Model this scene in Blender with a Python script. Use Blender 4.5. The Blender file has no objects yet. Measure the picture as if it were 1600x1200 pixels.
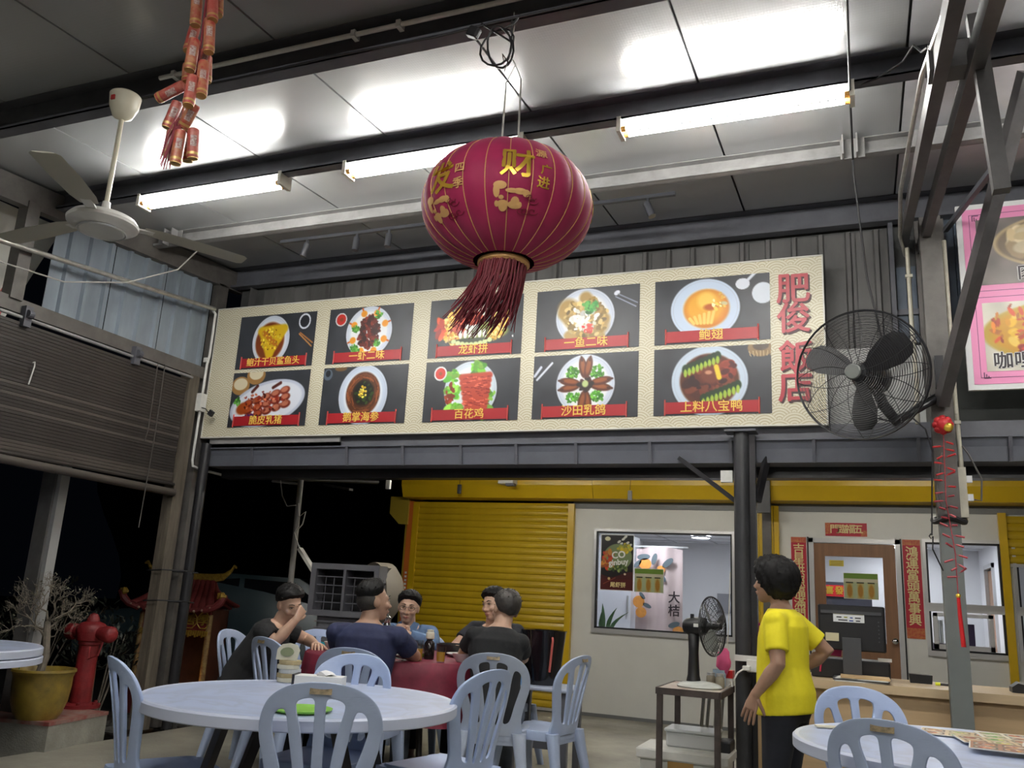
import bpy, bmesh, math, random
import numpy as np
from mathutils import Vector, Matrix

PI = math.pi
random.seed(7)
SC = bpy.context.scene
COL = SC.collection

# ------------------------------------------------------------------ camera
CAM_H = 1.22
_yaw, _pitch, _roll = math.radians(22.556), math.radians(13.849), math.radians(3.1785)
_f = Vector((-math.sin(_yaw) * math.cos(_pitch), math.cos(_yaw) * math.cos(_pitch), math.sin(_pitch)))
_r0 = Vector((math.cos(_yaw), math.sin(_yaw), 0))
_u0 = _r0.cross(_f)
_r = _r0 * math.cos(_roll) + _u0 * math.sin(_roll)
_u = -_r0 * math.sin(_roll) + _u0 * math.cos(_roll)
cam = bpy.data.cameras.new('camera')
camo = bpy.data.objects.new('camera', cam)
COL.objects.link(camo)
cam.sensor_width = 36.0
cam.lens = 36.0 * 1343.6 / 1600.0
cam.clip_start = 0.05
camo.matrix_world = Matrix(((_r.x, _u.x, -_f.x, 0), (_r.y, _u.y, -_f.y, 0), (_r.z, _u.z, -_f.z, CAM_H), (0, 0, 0, 1)))
SC.camera = camo

# ------------------------------------------------------------------ world: night sky
W = bpy.data.worlds.new('night'); SC.world = W
W.use_nodes = True
W.node_tree.nodes['Background'].inputs[0].default_value = (0.10, 0.13, 0.22, 1)
W.node_tree.nodes['Background'].inputs[1].default_value = 0.004

# ------------------------------------------------------------------ exposure
SC.view_settings.view_transform = 'Standard'
SC.view_settings.look = 'None'
SC.view_settings.gamma = 1.0
SC.view_settings.use_curve_mapping = False
SC.view_settings.exposure = 1.0
TUBE_POWER = 62.0          # emission of the fluorescent tubes
ROOM_POWER = 42.0           # emission of the cabin's ceiling panels

# ------------------------------------------------------------------ node helpers
class NX:
    """tiny operator overloading for scalar shader math"""
    def __init__(s, nt, sock): s.nt, s.k = nt, sock
    def _op(s, op, *a):
        n = s.nt.nodes.new('ShaderNodeMath'); n.operation = op
        for i, v in enumerate((s,) + a):
            if isinstance(v, NX): s.nt.links.new(v.k, n.inputs[i])
            else: n.inputs[i].default_value = v
        return NX(s.nt, n.outputs[0])
    def __add__(s, o): return s._op('ADD', o)
    def __sub__(s, o): return s._op('SUBTRACT', o)
    def __mul__(s, o): return s._op('MULTIPLY', o)
    def __truediv__(s, o): return s._op('DIVIDE', o)
    def f(s, op, *a): return s._op(op, *a)

MATS = {}
def mat(name, col, rough=0.5, metal=0.0, var=0.0, vs=6.0, bump=0.0, bs=80.0, spec=0.5, emit=None, es=1.0,
        col2=None, stretch=(1, 1, 1), coat=0.0, sss=0.0, sheen=0.0, trans=0.0):
    if name in MATS: return MATS[name]
    m = bpy.data.materials.new(name); m.use_nodes = True
    nt = m.node_tree; b = nt.nodes['Principled BSDF']
    b.inputs['Base Color'].default_value = (*col, 1)
    b.inputs['Roughness'].default_value = rough
    b.inputs['Metallic'].default_value = metal
    b.inputs['Specular IOR Level'].default_value = spec
    if coat: b.inputs['Coat Weight'].default_value = coat; b.inputs['Coat Roughness'].default_value = 0.15
    if sss:
        b.inputs['Subsurface Weight'].default_value = sss
        b.inputs['Subsurface Radius'].default_value = (0.01, 0.004, 0.002)
    if sheen: b.inputs['Sheen Weight'].default_value = sheen
    if trans: b.inputs['Transmission Weight'].default_value = trans
    if emit:
        b.inputs['Emission Color'].default_value = (*emit, 1); b.inputs['Emission Strength'].default_value = es
    if var or bump:
        tc = nt.nodes.new('ShaderNodeTexCoord'); mp = nt.nodes.new('ShaderNodeMapping')
        mp.inputs['Scale'].default_value = stretch
        nt.links.new(tc.outputs['Object'], mp.inputs['Vector'])
    if var:
        n = nt.nodes.new('ShaderNodeTexNoise'); n.inputs['Scale'].default_value = vs
        n.inputs['Detail'].default_value = 6; n.inputs['Roughness'].default_value = 0.62
        nt.links.new(mp.outputs[0], n.inputs['Vector'])
        r = nt.nodes.new('ShaderNodeValToRGB')
        c2 = col2 if col2 else tuple(max(0, c * (1 - var)) for c in col)
        r.color_ramp.elements[0].position = 0.32; r.color_ramp.elements[0].color = (*c2, 1)
        r.color_ramp.elements[1].position = 0.68
        r.color_ramp.elements[1].color = (*(tuple(min(1, c * (1 + var * .4)) for c in col) if not col2 else col), 1)
        nt.links.new(n.outputs['Fac'], r.inputs[0]); nt.links.new(r.outputs[0], b.inputs['Base Color'])
    if bump:
        n = nt.nodes.new('ShaderNodeTexNoise'); n.inputs['Scale'].default_value = bs; n.inputs['Detail'].default_value = 3
        nt.links.new(mp.outputs[0], n.inputs['Vector'])
        bp = nt.nodes.new('ShaderNodeBump'); bp.inputs['Strength'].default_value = bump; bp.inputs['Distance'].default_value = 0.01
        nt.links.new(n.outputs['Fac'], bp.inputs['Height']); nt.links.new(bp.outputs[0], b.inputs['Normal'])
    MATS[name] = m
    return m

def glass_mat(name='pane_glass', tint=(0.93, 0.95, 0.96)):
    if name in MATS: return MATS[name]
    m = bpy.data.materials.new(name); m.use_nodes = True; nt = m.node_tree
    nt.nodes.remove(nt.nodes['Principled BSDF'])
    t = nt.nodes.new('ShaderNodeBsdfTransparent'); t.inputs[0].default_value = (*tint, 1)
    g = nt.nodes.new('ShaderNodeBsdfGlossy'); g.inputs['Roughness'].default_value = 0.02
    lw = nt.nodes.new('ShaderNodeLayerWeight'); lw.inputs[0].default_value = 0.5
    fr = (NX(nt, lw.outputs['Facing']).f('POWER', 5.0) * 0.9 + 0.045)
    mx = nt.nodes.new('ShaderNodeMixShader')
    nt.links.new(fr.k, mx.inputs[0]); nt.links.new(t.outputs[0], mx.inputs[1]); nt.links.new(g.outputs[0], mx.inputs[2])
    nt.links.new(mx.outputs[0], nt.nodes['Material Output'].inputs[0])
    MATS[name] = m
    return m

def attr_mat(name, rough=0.4):
    if name in MATS: return MATS[name]
    m = bpy.data.materials.new(name); m.use_nodes = True; nt = m.node_tree
    a = nt.nodes.new('ShaderNodeVertexColor'); a.layer_name = 'print'
    b = nt.nodes['Principled BSDF']; b.inputs['Roughness'].default_value = rough
    nt.links.new(a.outputs[0], b.inputs['Base Color'])
    MATS[name] = m
    return m

# ------------------------------------------------------------------ object helpers
ROOT = {}
def tag(o, label=None, cat=None, group=None, kind=None):
    if label: o['label'] = label
    if cat: o['category'] = cat
    if group: o['group'] = group
    if kind: o['kind'] = kind
    return o

def thing(name, label, cat, loc=(0, 0, 0), rz=0.0, group=None, kind=None):
    o = bpy.data.objects.new(name, None); COL.objects.link(o)
    o.empty_display_size = 0.05
    o.location = loc; o.rotation_euler = (0, 0, rz)
    ROOT[o] = Matrix.Translation(Vector(loc)) @ Matrix.Rotation(rz, 4, 'Z')
    return tag(o, label, cat, group, kind)

def rootm(o):
    m = Matrix.Identity(4)
    while o is not None:
        m = ROOT.get(o, Matrix.Identity(4)) @ m; o = o.parent
    return m

def copy_tree(o, parent=None, group=None, label=None, loc=None, rz=None):
    c = o.copy(); COL.objects.link(c); c.parent = parent
    if o in ROOT: ROOT[c] = ROOT[o].copy()
    if label: c['label'] = label
    if group: c['group'] = group
    if loc is not None:
        c.location = loc; c.rotation_euler = (0, 0, rz or 0)
        ROOT[c] = Matrix.Translation(Vector(loc)) @ Matrix.Rotation(rz or 0, 4, 'Z')
    for ch in list(o.children): copy_tree(ch, c)
    return c

def frame_of(d, up=Vector((0, 0, 1))):
    d = d.normalized()
    if abs(d.dot(up)) > 0.97: up = Vector((0, 1, 0))
    x = up.cross(d).normalized(); y = d.cross(x)
    return x, y, d

class MB:
    def __init__(s): s.v = []; s.f = []; s.m = []; s.mi = 0
    def add(s, vs, fs):
        o = len(s.v); s.v += [tuple(v) for v in vs]
        s.f += [tuple(i + o for i in f) for f in fs]; s.m += [s.mi] * len(fs)
        return s
    def box(s, c, sz, rot=None):
        h = [x / 2 for x in sz]
        vs = [Vector((x * h[0], y * h[1], z * h[2])) for x in (-1, 1) for y in (-1, 1) for z in (-1, 1)]
        if rot is not None: vs = [rot @ v for v in vs]
        vs = [v + Vector(c) for v in vs]
        return s.add(vs, [(0, 1, 3, 2), (4, 6, 7, 5), (0, 4, 5, 1), (2, 3, 7, 6), (0, 2, 6, 4), (1, 5, 7, 3)])
    def bb(s, x0, x1, y0, y1, z0, z1):
        return s.box(((x0 + x1) / 2, (y0 + y1) / 2, (z0 + z1) / 2), (x1 - x0, y1 - y0, z1 - z0))
    def rbox(s, c, sz, r=0.01, rot=None, n=3):
        """box with rounded vertical (z) edges and small chamfers"""
        hx, hy, hz = sz[0] / 2, sz[1] / 2, sz[2] / 2
        r = min(r, hx * .98, hy * .98)
        def ring(k, z):
            out = []
            for cx, cy, a0 in ((hx - r, hy - r, 0), (-hx + r, hy - r, PI / 2), (-hx + r, -hy + r, PI), (hx - r, -hy + r, 1.5 * PI)):
                for i in range(n + 1):
                    a = a0 + PI / 2 * i / n
                    out.append(Vector((cx + (r - k) * math.cos(a), cy + (r - k) * math.sin(a), z)))
            return out
        ch = min(r * .5, hz * .6)
        rings = [ring(ch, -hz), ring(0, -hz + ch), ring(0, hz - ch), ring(ch, hz)]
        N = len(rings[0]); vs = [v for q in rings for v in q]
        if rot is not None: vs = [rot @ v for v in vs]
        vs = [v + Vector(c) for v in vs]
        fs = [tuple(range(N))[::-1], tuple(range(3 * N, 4 * N))]
        for k in range(3):
            for i in range(N): j = (i + 1) % N; fs.append((k * N + i, k * N + j, (k + 1) * N + j, (k + 1) * N + i))
        return s.add(vs, fs)
    def bar(s, p, q, w, h, up=Vector((0, 0, 1))):
        p, q = Vector(p), Vector(q); x, y, d = frame_of(q - p, up)
        vs = []
        for c in (p, q):
            for a, b in ((-1, -1), (1, -1), (1, 1), (-1, 1)): vs.append(c + x * a * w / 2 + y * b * h / 2)
        return s.add(vs, [(3, 2, 1, 0), (4, 5, 6, 7), (0, 1, 5, 4), (1, 2, 6, 5), (2, 3, 7, 6), (3, 0, 4, 7)])
    def tube(s, pts, r, n=8, cap=True, closed=False):
        pts = [Vector(p) for p in pts]; K = len(pts)
        rs = r if isinstance(r, (list, tuple)) else [r] * K
        vs = []; px = None
        for i, p in enumerate(pts):
            if closed: d = pts[(i + 1) % K] - pts[i - 1]
            else: d = pts[min(i + 1, K - 1)] - pts[max(i - 1, 0)]
            if d.length < 1e-9: d = Vector((0, 0, 1))
            d.normalize()
            if px is None: x, y, _ = frame_of(d)
            else:
                x = px - d * px.dot(d)
                if x.length < 1e-6: x, y, _ = frame_of(d)
                x.normalize(); y = d.cross(x)
            px = x
            for j in range(n):
                a = 2 * PI * j / n; vs.append(p + (x * math.cos(a) + y * math.sin(a)) * rs[i])
        fs = []
        for i in range(K if closed else K - 1):
            k = (i + 1) % K
            for j in range(n): jj = (j + 1) % n; fs.append((i * n + j, i * n + jj, k * n + jj, k * n + j))
        if cap and not closed: fs += [tuple(range(n))[::-1], tuple(range((K - 1) * n, K * n))]
        return s.add(vs, fs)
    def cyl(s, p, q, r, n=16, r2=None):
        return s.tube([p, q], [r, r if r2 is None else r2], n)
    def lathe(s, prof, c=(0, 0, 0), n=24, axis=None, wob=None, caps=True):
        """prof: list of (radius, height)"""
        c = Vector(c); vs = []; fs = []
        if axis is None: X, Y, Z = Vector((1, 0, 0)), Vector((0, 1, 0)), Vector((0, 0, 1))
        else: X, Y, Z = frame_of(Vector(axis))
        for i, (r, h) in enumerate(prof):
            for j in range(n):
                a = 2 * PI * j / n; rr = r * (wob(a, i) if wob else 1)
                vs.append(c + (X * math.cos(a) + Y * math.sin(a)) * rr + Z * h)
        for i in range(len(prof) - 1):
            for j in range(n): jj = (j + 1) % n; fs.append((i * n + j, i * n + jj, (i + 1) * n + jj, (i + 1) * n + j))
        if not caps: return s.add(vs, fs)
        if prof[0][0] > 1e-6: fs.append(tuple(range(n))[::-1])
        if prof[-1][0] > 1e-6: fs.append(tuple(range((len(prof) - 1) * n, len(prof) * n)))
        return s.add(vs, fs)
    def ell(s, c, r, rot=None, nu=16, nv=10, fn=None):
        c = Vector(c); vs = []; fs = []
        for i in range(nv + 1):
            t = PI * i / nv
            for j in range(nu):
                a = 2 * PI * j / nu
                d = Vector((math.sin(t) * math.cos(a), math.sin(t) * math.sin(a), math.cos(t)))
                k = fn(d) if fn else 1.0
                v = Vector((d.x * r[0] * k, d.y * r[1] * k, d.z * r[2] * k))
                if rot is not None: v = rot @ v
                vs.append(c + v)
        for i in range(nv):
            for j in range(nu): jj = (j + 1) % nu; fs.append((i * nu + j, (i + 1) * nu + j, (i + 1) * nu + jj, i * nu + jj))
        return s.add(vs, fs)
    def prism(s, poly, o, ax, ay, depth):
        """polygon (list of 2d) in plane o + ax*x + ay*y, extruded by depth vector"""
        o, ax, ay, dv = Vector(o), Vector(ax), Vector(ay), Vector(depth)
        n = len(poly); a = [o + ax * p[0] + ay * p[1] for p in poly]; b = [v + dv for v in a]
        fs = [tuple(range(n)), tuple(range(n, 2 * n))[::-1]] + [(i, n + i, n + (i + 1) % n, (i + 1) % n) for i in range(n)]
        return s.add(a + b, fs)
    def loft(s, secs, n=18, p=2.0):
        """secs: (centre, xvec, yvec, rx, ry) superellipse sections"""
        vs = []; fs = []
        for c, X, Y, rx, ry in secs:
            c, X, Y = Vector(c), Vector(X), Vector(Y)
            for j in range(n):
                a = 2 * PI * j / n; ca, sa = math.cos(a), math.sin(a)
                vs.append(c + X * rx * math.copysign(abs(ca) ** (2 / p), ca) + Y * ry * math.copysign(abs(sa) ** (2 / p), sa))
        K = len(secs)
        for i in range(K - 1):
            for j in range(n): jj = (j + 1) % n; fs.append((i * n + j, i * n + jj, (i + 1) * n + jj, (i + 1) * n + j))
        fs += [tuple(range(n))[::-1], tuple(range((K - 1) * n, K * n))]
        return s.add(vs, fs)
    def mesh(s, name, mats=None, smooth=False, inv=None):
        me = bpy.data.meshes.new(name)
        vs = s.v if inv is None else [inv @ Vector(v) for v in s.v]
        me.from_pydata(vs, [], s.f)
        bm = bmesh.new(); bm.from_mesh(me)
        bmesh.ops.recalc_face_normals(bm, faces=bm.faces[:]); bm.to_mesh(me); bm.free()
        if mats:
            for q in (mats if isinstance(mats, (list, tuple)) else [mats]): me.materials.append(q)
            if len(me.materials) > 1 and len(s.m) == len(me.polygons): me.polygons.foreach_set('material_index', s.m)
        if smooth is not False:
            me.polygons.foreach_set('use_smooth', [True] * len(me.polygons))
            me.set_sharp_from_angle(angle=math.radians(smooth if smooth is not True else 40))
        return me
    def build(s, name, mats, parent=None, smooth=False, local=False, label=None, kind=None):
        """verts are world coordinates unless local"""
        inv = None
        if parent is not None and not local: inv = rootm(parent).inverted()
        return link(name, s.mesh(name, mats, smooth, inv), parent, label, kind)

def link(name, me, parent=None, label=None, kind=None):
    o = bpy.data.objects.new(name, me); COL.objects.link(o)
    if parent is not None: o.parent = parent
    if label: o['label'] = label
    if kind: o['kind'] = kind
    return o

def single(name, mb, mats, label, cat, base=None, group=None, smooth=False):
    """a thing that is one mesh, origin at its base"""
    b = Vector(base) if base else Vector((0, 0, 0))
    me = mb.mesh(name, mats, smooth, Matrix.Translation(-b))
    o = link(name, me); o.location = b; ROOT[o] = Matrix.Translation(b)
    return tag(o, label, cat, group)

def struct(name, mb, mats, parent=None, smooth=False):
    o = mb.build(name, mats, parent, smooth)
    if parent is None: o['kind'] = 'structure'
    return o

def text_mesh(txt, size, bold=0.0, extrude=0.001, align='CENTER', res=3):
    c = bpy.data.curves.new('t', 'FONT'); c.body = txt; c.size = size; c.align_x = align; c.align_y = 'CENTER'
    c.extrude = extrude; c.resolution_u = res
    o = bpy.data.objects.new('t', c); COL.objects.link(o)
    dg = bpy.context.evaluated_depsgraph_get()
    me = bpy.data.meshes.new_from_object(o.evaluated_get(dg))
    bpy.data.objects.remove(o); bpy.data.curves.remove(c)
    if bold:                                     # heavier strokes: overlaid shifted outlines
        vs = [v.co.copy() for v in me.vertices]; fs = [tuple(p.vertices) for p in me.polygons]; n = len(vs); V2, F2 = [], []
        for k, (dx, dy) in enumerate(((1, 0), (-1, 0), (0, 1), (0, -1), (.7, .7), (-.7, -.7))):
            V2 += [(v.x + dx * bold * size, v.y + dy * bold * size, v.z + k * .00012) for v in vs]; F2 += [tuple(i + k * n for i in f) for f in fs]
        m2 = bpy.data.meshes.new('t'); m2.from_pydata(V2, [], F2); bpy.data.meshes.remove(me); me = m2
    return me

def text(name, txt, size, m, parent, at, right=(1, 0, 0), up=(0, 0, 1), bold=0.0, extrude=0.0012, sx=1.0, fn=None):
    """flat lettering; at/right/up in world coordinates"""
    me = text_mesh(txt, size, bold, extrude)
    R_, U_ = Vector(right).normalized(), Vector(up).normalized(); N_ = R_.cross(U_)
    inv = rootm(parent).inverted() if parent is not None else Matrix.Identity(4)
    for v in me.vertices:
        p = Vector(at) + R_ * v.co.x * sx + U_ * v.co.y + N_ * v.co.z
        if fn: p = fn(v.co)
        v.co = inv @ p
    me.materials.clear(); me.materials.append(m)
    return link(name, me, parent)

def painted(name, w, h, nx, ny, img, parent, at, right=(1, 0, 0), up=(0, 0, 1), m=None):
    """flat print: a grid of w x h at the lower-left corner 'at' with colours img[ny,nx,3] (row 0 = top)"""
    R_, U_ = np.array(right, float), np.array(up, float)
    us = np.linspace(0, w, nx); vs = np.linspace(h, 0, ny)
    inv = np.array(rootm(parent).inverted()) if parent is not None else np.eye(4)
    P = np.array(at)[None, None, :] + us[None, :, None] * R_ + vs[:, None, None] * U_
    P = P.reshape(-1, 3) @ inv[:3, :3].T + inv[:3, 3]
    i = np.arange(ny - 1)[:, None] * nx + np.arange(nx - 1)[None, :]
    F = np.stack([i, i + nx, i + nx + 1, i + 1], -1).reshape(-1, 4)
    me = bpy.data.meshes.new(name)
    me.from_pydata(P.tolist(), [], F.tolist())
    ca = me.color_attributes.new('print', 'FLOAT_COLOR', 'POINT')
    c = np.ones((ny * nx, 4), np.float32); c[:, :3] = np.clip(img, 0, 1).reshape(-1, 3) ** 2.2
    ca.data.foreach_set('color', c.ravel())
    me.materials.append(m or attr_mat('printed_vinyl'))
    return link(name, me, parent)

def pix(w, h, n):
    """image canvas: returns colour array + coordinate grids in units of the height (x: 0..w/h, y: 0..1 downwards)"""
    ny = n; nx = max(2, int(n * w / h))
    x, y = np.meshgrid(np.linspace(0, w / h, nx), np.linspace(0, 1, ny))
    return np.zeros((ny, nx, 3)), x, y
_rng = np.random.RandomState(5)
def vnoise(x, y, s, seed=0):
    r = np.random.RandomState(seed); T = r.rand(64, 64)
    X, Y = x * s + 7, y * s + 7; i, j = np.floor(X).astype(int), np.floor(Y).astype(int); a, b = X - i, Y - j
    a = a * a * (3 - 2 * a); b = b * b * (3 - 2 * b)
    g = lambda p, q: T[q % 64, p % 64]
    return (g(i, j) * (1 - a) + g(i + 1, j) * a) * (1 - b) + (g(i, j + 1) * (1 - a) + g(i + 1, j + 1) * a) * b
def disc(img, x, y, cx, cy, rx, ry, col, soft=0.02, rot=0.0, alpha=1.0):
    dx, dy = x - cx, y - cy; c, s = math.cos(rot), math.sin(rot)
    d = np.sqrt(((dx * c + dy * s) / rx) ** 2 + ((-dx * s + dy * c) / ry) ** 2)
    a = np.clip((1 - d) / soft + 0.5, 0, 1)[..., None] * alpha
    img[:] = img * (1 - a) + np.array(col) * a
def speckle(img, x, y, cx, cy, rx, ry, cols, n, r0, r1, seed=0, soft=0.25, rmin=0.0, stretch=1.6):
    q = np.random.RandomState(seed)
    for k in range(n):
        a = q.rand() * 2 * PI; rr = math.sqrt(rmin ** 2 + (1 - rmin ** 2) * q.rand()); r = r0 + (r1 - r0) * q.rand()
        c = np.array(cols[q.randint(len(cols))]) * (0.8 + 0.4 * q.rand())
        disc(img, x, y, cx + rx * rr * math.cos(a), cy + ry * rr * math.sin(a), r * stretch, r, c, soft, q.rand() * PI)
def seg(img, x, y, p, q, w, col):
    px, py = p; qx, qy = q; L2 = (qx - px) ** 2 + (qy - py) ** 2
    t = np.clip(((x - px) * (qx - px) + (y - py) * (qy - py)) / L2, 0, 1)
    d = np.hypot(x - px - t * (qx - px), y - py - t * (qy - py))
    a = np.clip((w - d) / (w * .5) + .5, 0, 1)[..., None]
    img[:] = img * (1 - a) + np.array(col) * a

def remesh(mb, voxel, smooth=3, m=None, name='body', inv=None):
    me0 = mb.mesh('tmp', None, False, inv)
    o = bpy.data.objects.new('tmp', me0); COL.objects.link(o)
    md = o.modifiers.new('r', 'REMESH'); md.mode = 'VOXEL'; md.voxel_size = voxel; md.use_smooth_shade = True
    if smooth:
        sm = o.modifiers.new('s', 'SMOOTH'); sm.factor = 0.5; sm.iterations = smooth
    dg = bpy.context.evaluated_depsgraph_get()
    me = bpy.data.meshes.new_from_object(o.evaluated_get(dg)); me.name = name
    bpy.data.objects.remove(o); bpy.data.meshes.remove(me0)
    me.materials.clear()
    if m: me.materials.append(m)
    me.polygons.foreach_set('use_smooth', [True] * len(me.polygons))
    return me
# ------------------------------------------------------------------ materials of the place
M_CONC = mat('concrete', (0.30, 0.285, 0.235), 0.55, var=0.35, vs=1.7, bump=0.25, bs=45, spec=0.4)
M_GROUND = mat('night_asphalt', (0.035, 0.034, 0.032), 0.9, var=0.5, vs=3, bump=0.5, bs=60)
M_STEEL = mat('dark_grey_painted_steel', (0.105, 0.108, 0.125), 0.5, metal=0.0, var=0.25, vs=5)
M_STEEL2 = mat('mid_grey_painted_steel', (0.27, 0.265, 0.262), 0.5, var=0.25, vs=7)
M_STEELB = mat('brown_grey_steel', (0.115, 0.106, 0.097), 0.55, var=0.35, vs=6)
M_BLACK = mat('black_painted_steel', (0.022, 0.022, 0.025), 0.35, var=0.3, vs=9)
M_DARKWALL = mat('dark_plywood', (0.085, 0.087, 0.085), 0.7, var=0.4, vs=3)
M_ZINC = mat('blue_zinc_sheet', (0.30, 0.35, 0.40), 0.42, metal=0.25, var=0.25, vs=4, stretch=(1, 1, .25))
M_CORR = mat('grey_brown_sheet', (0.125, 0.122, 0.118), 0.6, metal=0.1, var=0.3, vs=4, stretch=(1, 1, .3))
M_WHITEWALL = mat('white_panel_wall', (0.66, 0.66, 0.62), 0.45, var=0.06, vs=2)
M_INT = mat('interior_white', (0.78, 0.78, 0.80), 0.6)
M_YEL = mat('yellow_coated_steel', (0.62, 0.40, 0.010), 0.32, var=0.08, vs=3)
M_YELD = mat('yellow_shutter_steel', (0.50, 0.335, 0.012), 0.30, var=0.10, vs=5)
M_ORANGE = mat('orange_paint', (0.62, 0.16, 0.03), 0.4)
M_ALU = mat('aluminium_frame', (0.62, 0.62, 0.62), 0.35, metal=0.6)
M_GREYSTRIP = mat('grey_strip', (0.16, 0.165, 0.165), 0.5)
M_GASK = mat('black_gasket', (0.01, 0.01, 0.012), 0.5)
M_GUT = mat('slate_gutter', (0.105, 0.112, 0.135), 0.42, var=0.15, vs=6)
M_PVC = mat('white_pvc', (0.72, 0.72, 0.68), 0.4, var=0.15, vs=12)
M_OLDPVC = mat('aged_pvc', (0.55, 0.52, 0.42), 0.45, var=0.2, vs=12)
M_GALV = mat('galvanised_pipe', (0.55, 0.54, 0.50), 0.3, metal=0.7, var=0.25, vs=14)
M_CABLE = mat('black_cable', (0.012, 0.012, 0.014), 0.5)
M_WCABLE = mat('grey_cable', (0.35, 0.34, 0.31), 0.5)
M_WOODPOST = mat('weathered_timber', (0.12, 0.10, 0.075), 0.75, var=0.45, vs=5, stretch=(6, 6, .6), bump=0.4, bs=30)
M_DOOR = mat('brown_door_laminate', (0.235, 0.115, 0.055), 0.45, var=0.18, vs=4, stretch=(8, 8, .5))
M_GLASS = glass_mat()

def foil_material(name, base, rough, weave):
    m = bpy.data.materials.new(name); m.use_nodes = True; nt = m.node_tree; b = nt.nodes['Principled BSDF']
    b.inputs['Base Color'].default_value = (*base, 1); b.inputs['Metallic'].default_value = 0.30; b.inputs['Roughness'].default_value = rough
    tc = nt.nodes.new('ShaderNodeTexCoord'); sp = nt.nodes.new('ShaderNodeSeparateXYZ')
    nt.links.new(tc.outputs['Object'], sp.inputs[0])
    X, Y = NX(nt, sp.outputs[0]), NX(nt, sp.outputs[1])
    a = (X * 230.0 + Y * 145.0).f('SINE'); c = (X * 230.0 - Y * 145.0).f('SINE')
    n = nt.nodes.new('ShaderNodeTexNoise'); n.inputs['Scale'].default_value = 9; n.inputs['Detail'].default_value = 4
    nt.links.new(tc.outputs['Object'], n.inputs['Vector'])
    hgt = a * c * 0.5 + NX(nt, n.outputs['Fac']) * 0.12
    bp = nt.nodes.new('ShaderNodeBump'); bp.inputs['Strength'].default_value = weave; bp.inputs['Distance'].default_value = 0.0015
    nt.links.new(hgt.k, bp.inputs['Height']); nt.links.new(bp.outputs[0], b.inputs['Normal'])
    r = nt.nodes.new('ShaderNodeMapRange'); nt.links.new(n.outputs['Fac'], r.inputs[0])
    r.inputs[3].default_value = rough - 0.02; r.inputs[4].default_value = rough + 0.03
    nt.links.new(r.outputs[0], b.inputs['Roughness'])
    return m
M_FOIL = foil_material('foil_insulation', (0.43, 0.435, 0.44), 0.22, 0.15)
M_PALE = mat('pale_roof_sheet', (0.62, 0.63, 0.66), 0.5, metal=0.2, var=0.12, vs=3)

def roof(y): return 4.14 + 0.07 * (y - 6.2)

# ------------------------------------------------------------------ floor, ground
struct('floor', MB().bb(-5.38, 4.2, -6.5, 9.62, -0.12, 0.0), M_CONC)
struct('ground', MB().bb(-40, 30, -12, 45, -0.35, -0.13), M_GROUND)

# ------------------------------------------------------------------ ceiling: foil sheets between the purlins
ceil = MB()
ceil.add([(-5.75, -6.5, roof(-6.5) + .03), (4.2, -6.5, roof(-6.5) + .03), (4.2, 6.5, roof(6.5) + .03), (-5.75, 6.5, roof(6.5) + .03),
          (-5.75, -6.5, roof(-6.5) + .06), (4.2, -6.5, roof(-6.5) + .06), (4.2, 6.5, roof(6.5) + .06), (-5.75, 6.5, roof(6.5) + .06)],
         [(0, 1, 2, 3), (7, 6, 5, 4), (0, 4, 5, 1), (1, 5, 6, 2), (2, 6, 7, 3), (3, 7, 4, 0)])
ceiling = struct('ceiling', ceil, M_BLACK)  # black backing slab above the sheets, added to block the sky
XE = [-5.70, -4.66, -3.68, -2.70, -1.72, -0.74, 0.30, 1.25, 2.2, 3.2, 4.15]
YE = [-6.4, -4.2, -2.1, 0.0, 1.05, 2.1, 3.15, 4.27, 5.22, 6.42]
for i in range(len(XE) - 1):
    for j in range(len(YE) - 1):
        x0, x1, y0, y1 = XE[i] + .007, XE[i + 1] - .007, YE[j] + .002, YE[j + 1] - .002
        b = MB()
        vs = []
        for z in (0.0, 0.018):
            for x, y in ((x0, y0), (x1, y0), (x1, y1), (x0, y1)): vs.append((x, y, roof(y) + z))
        b.add(vs, [(3, 2, 1, 0), (4, 5, 6, 7), (0, 1, 5, 4), (1, 2, 6, 5), (2, 3, 7, 6), (3, 0, 4, 7)])
        b.build('ceiling_sheet', M_FOIL if x0 < 0.25 else M_PALE, ceiling)

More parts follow.
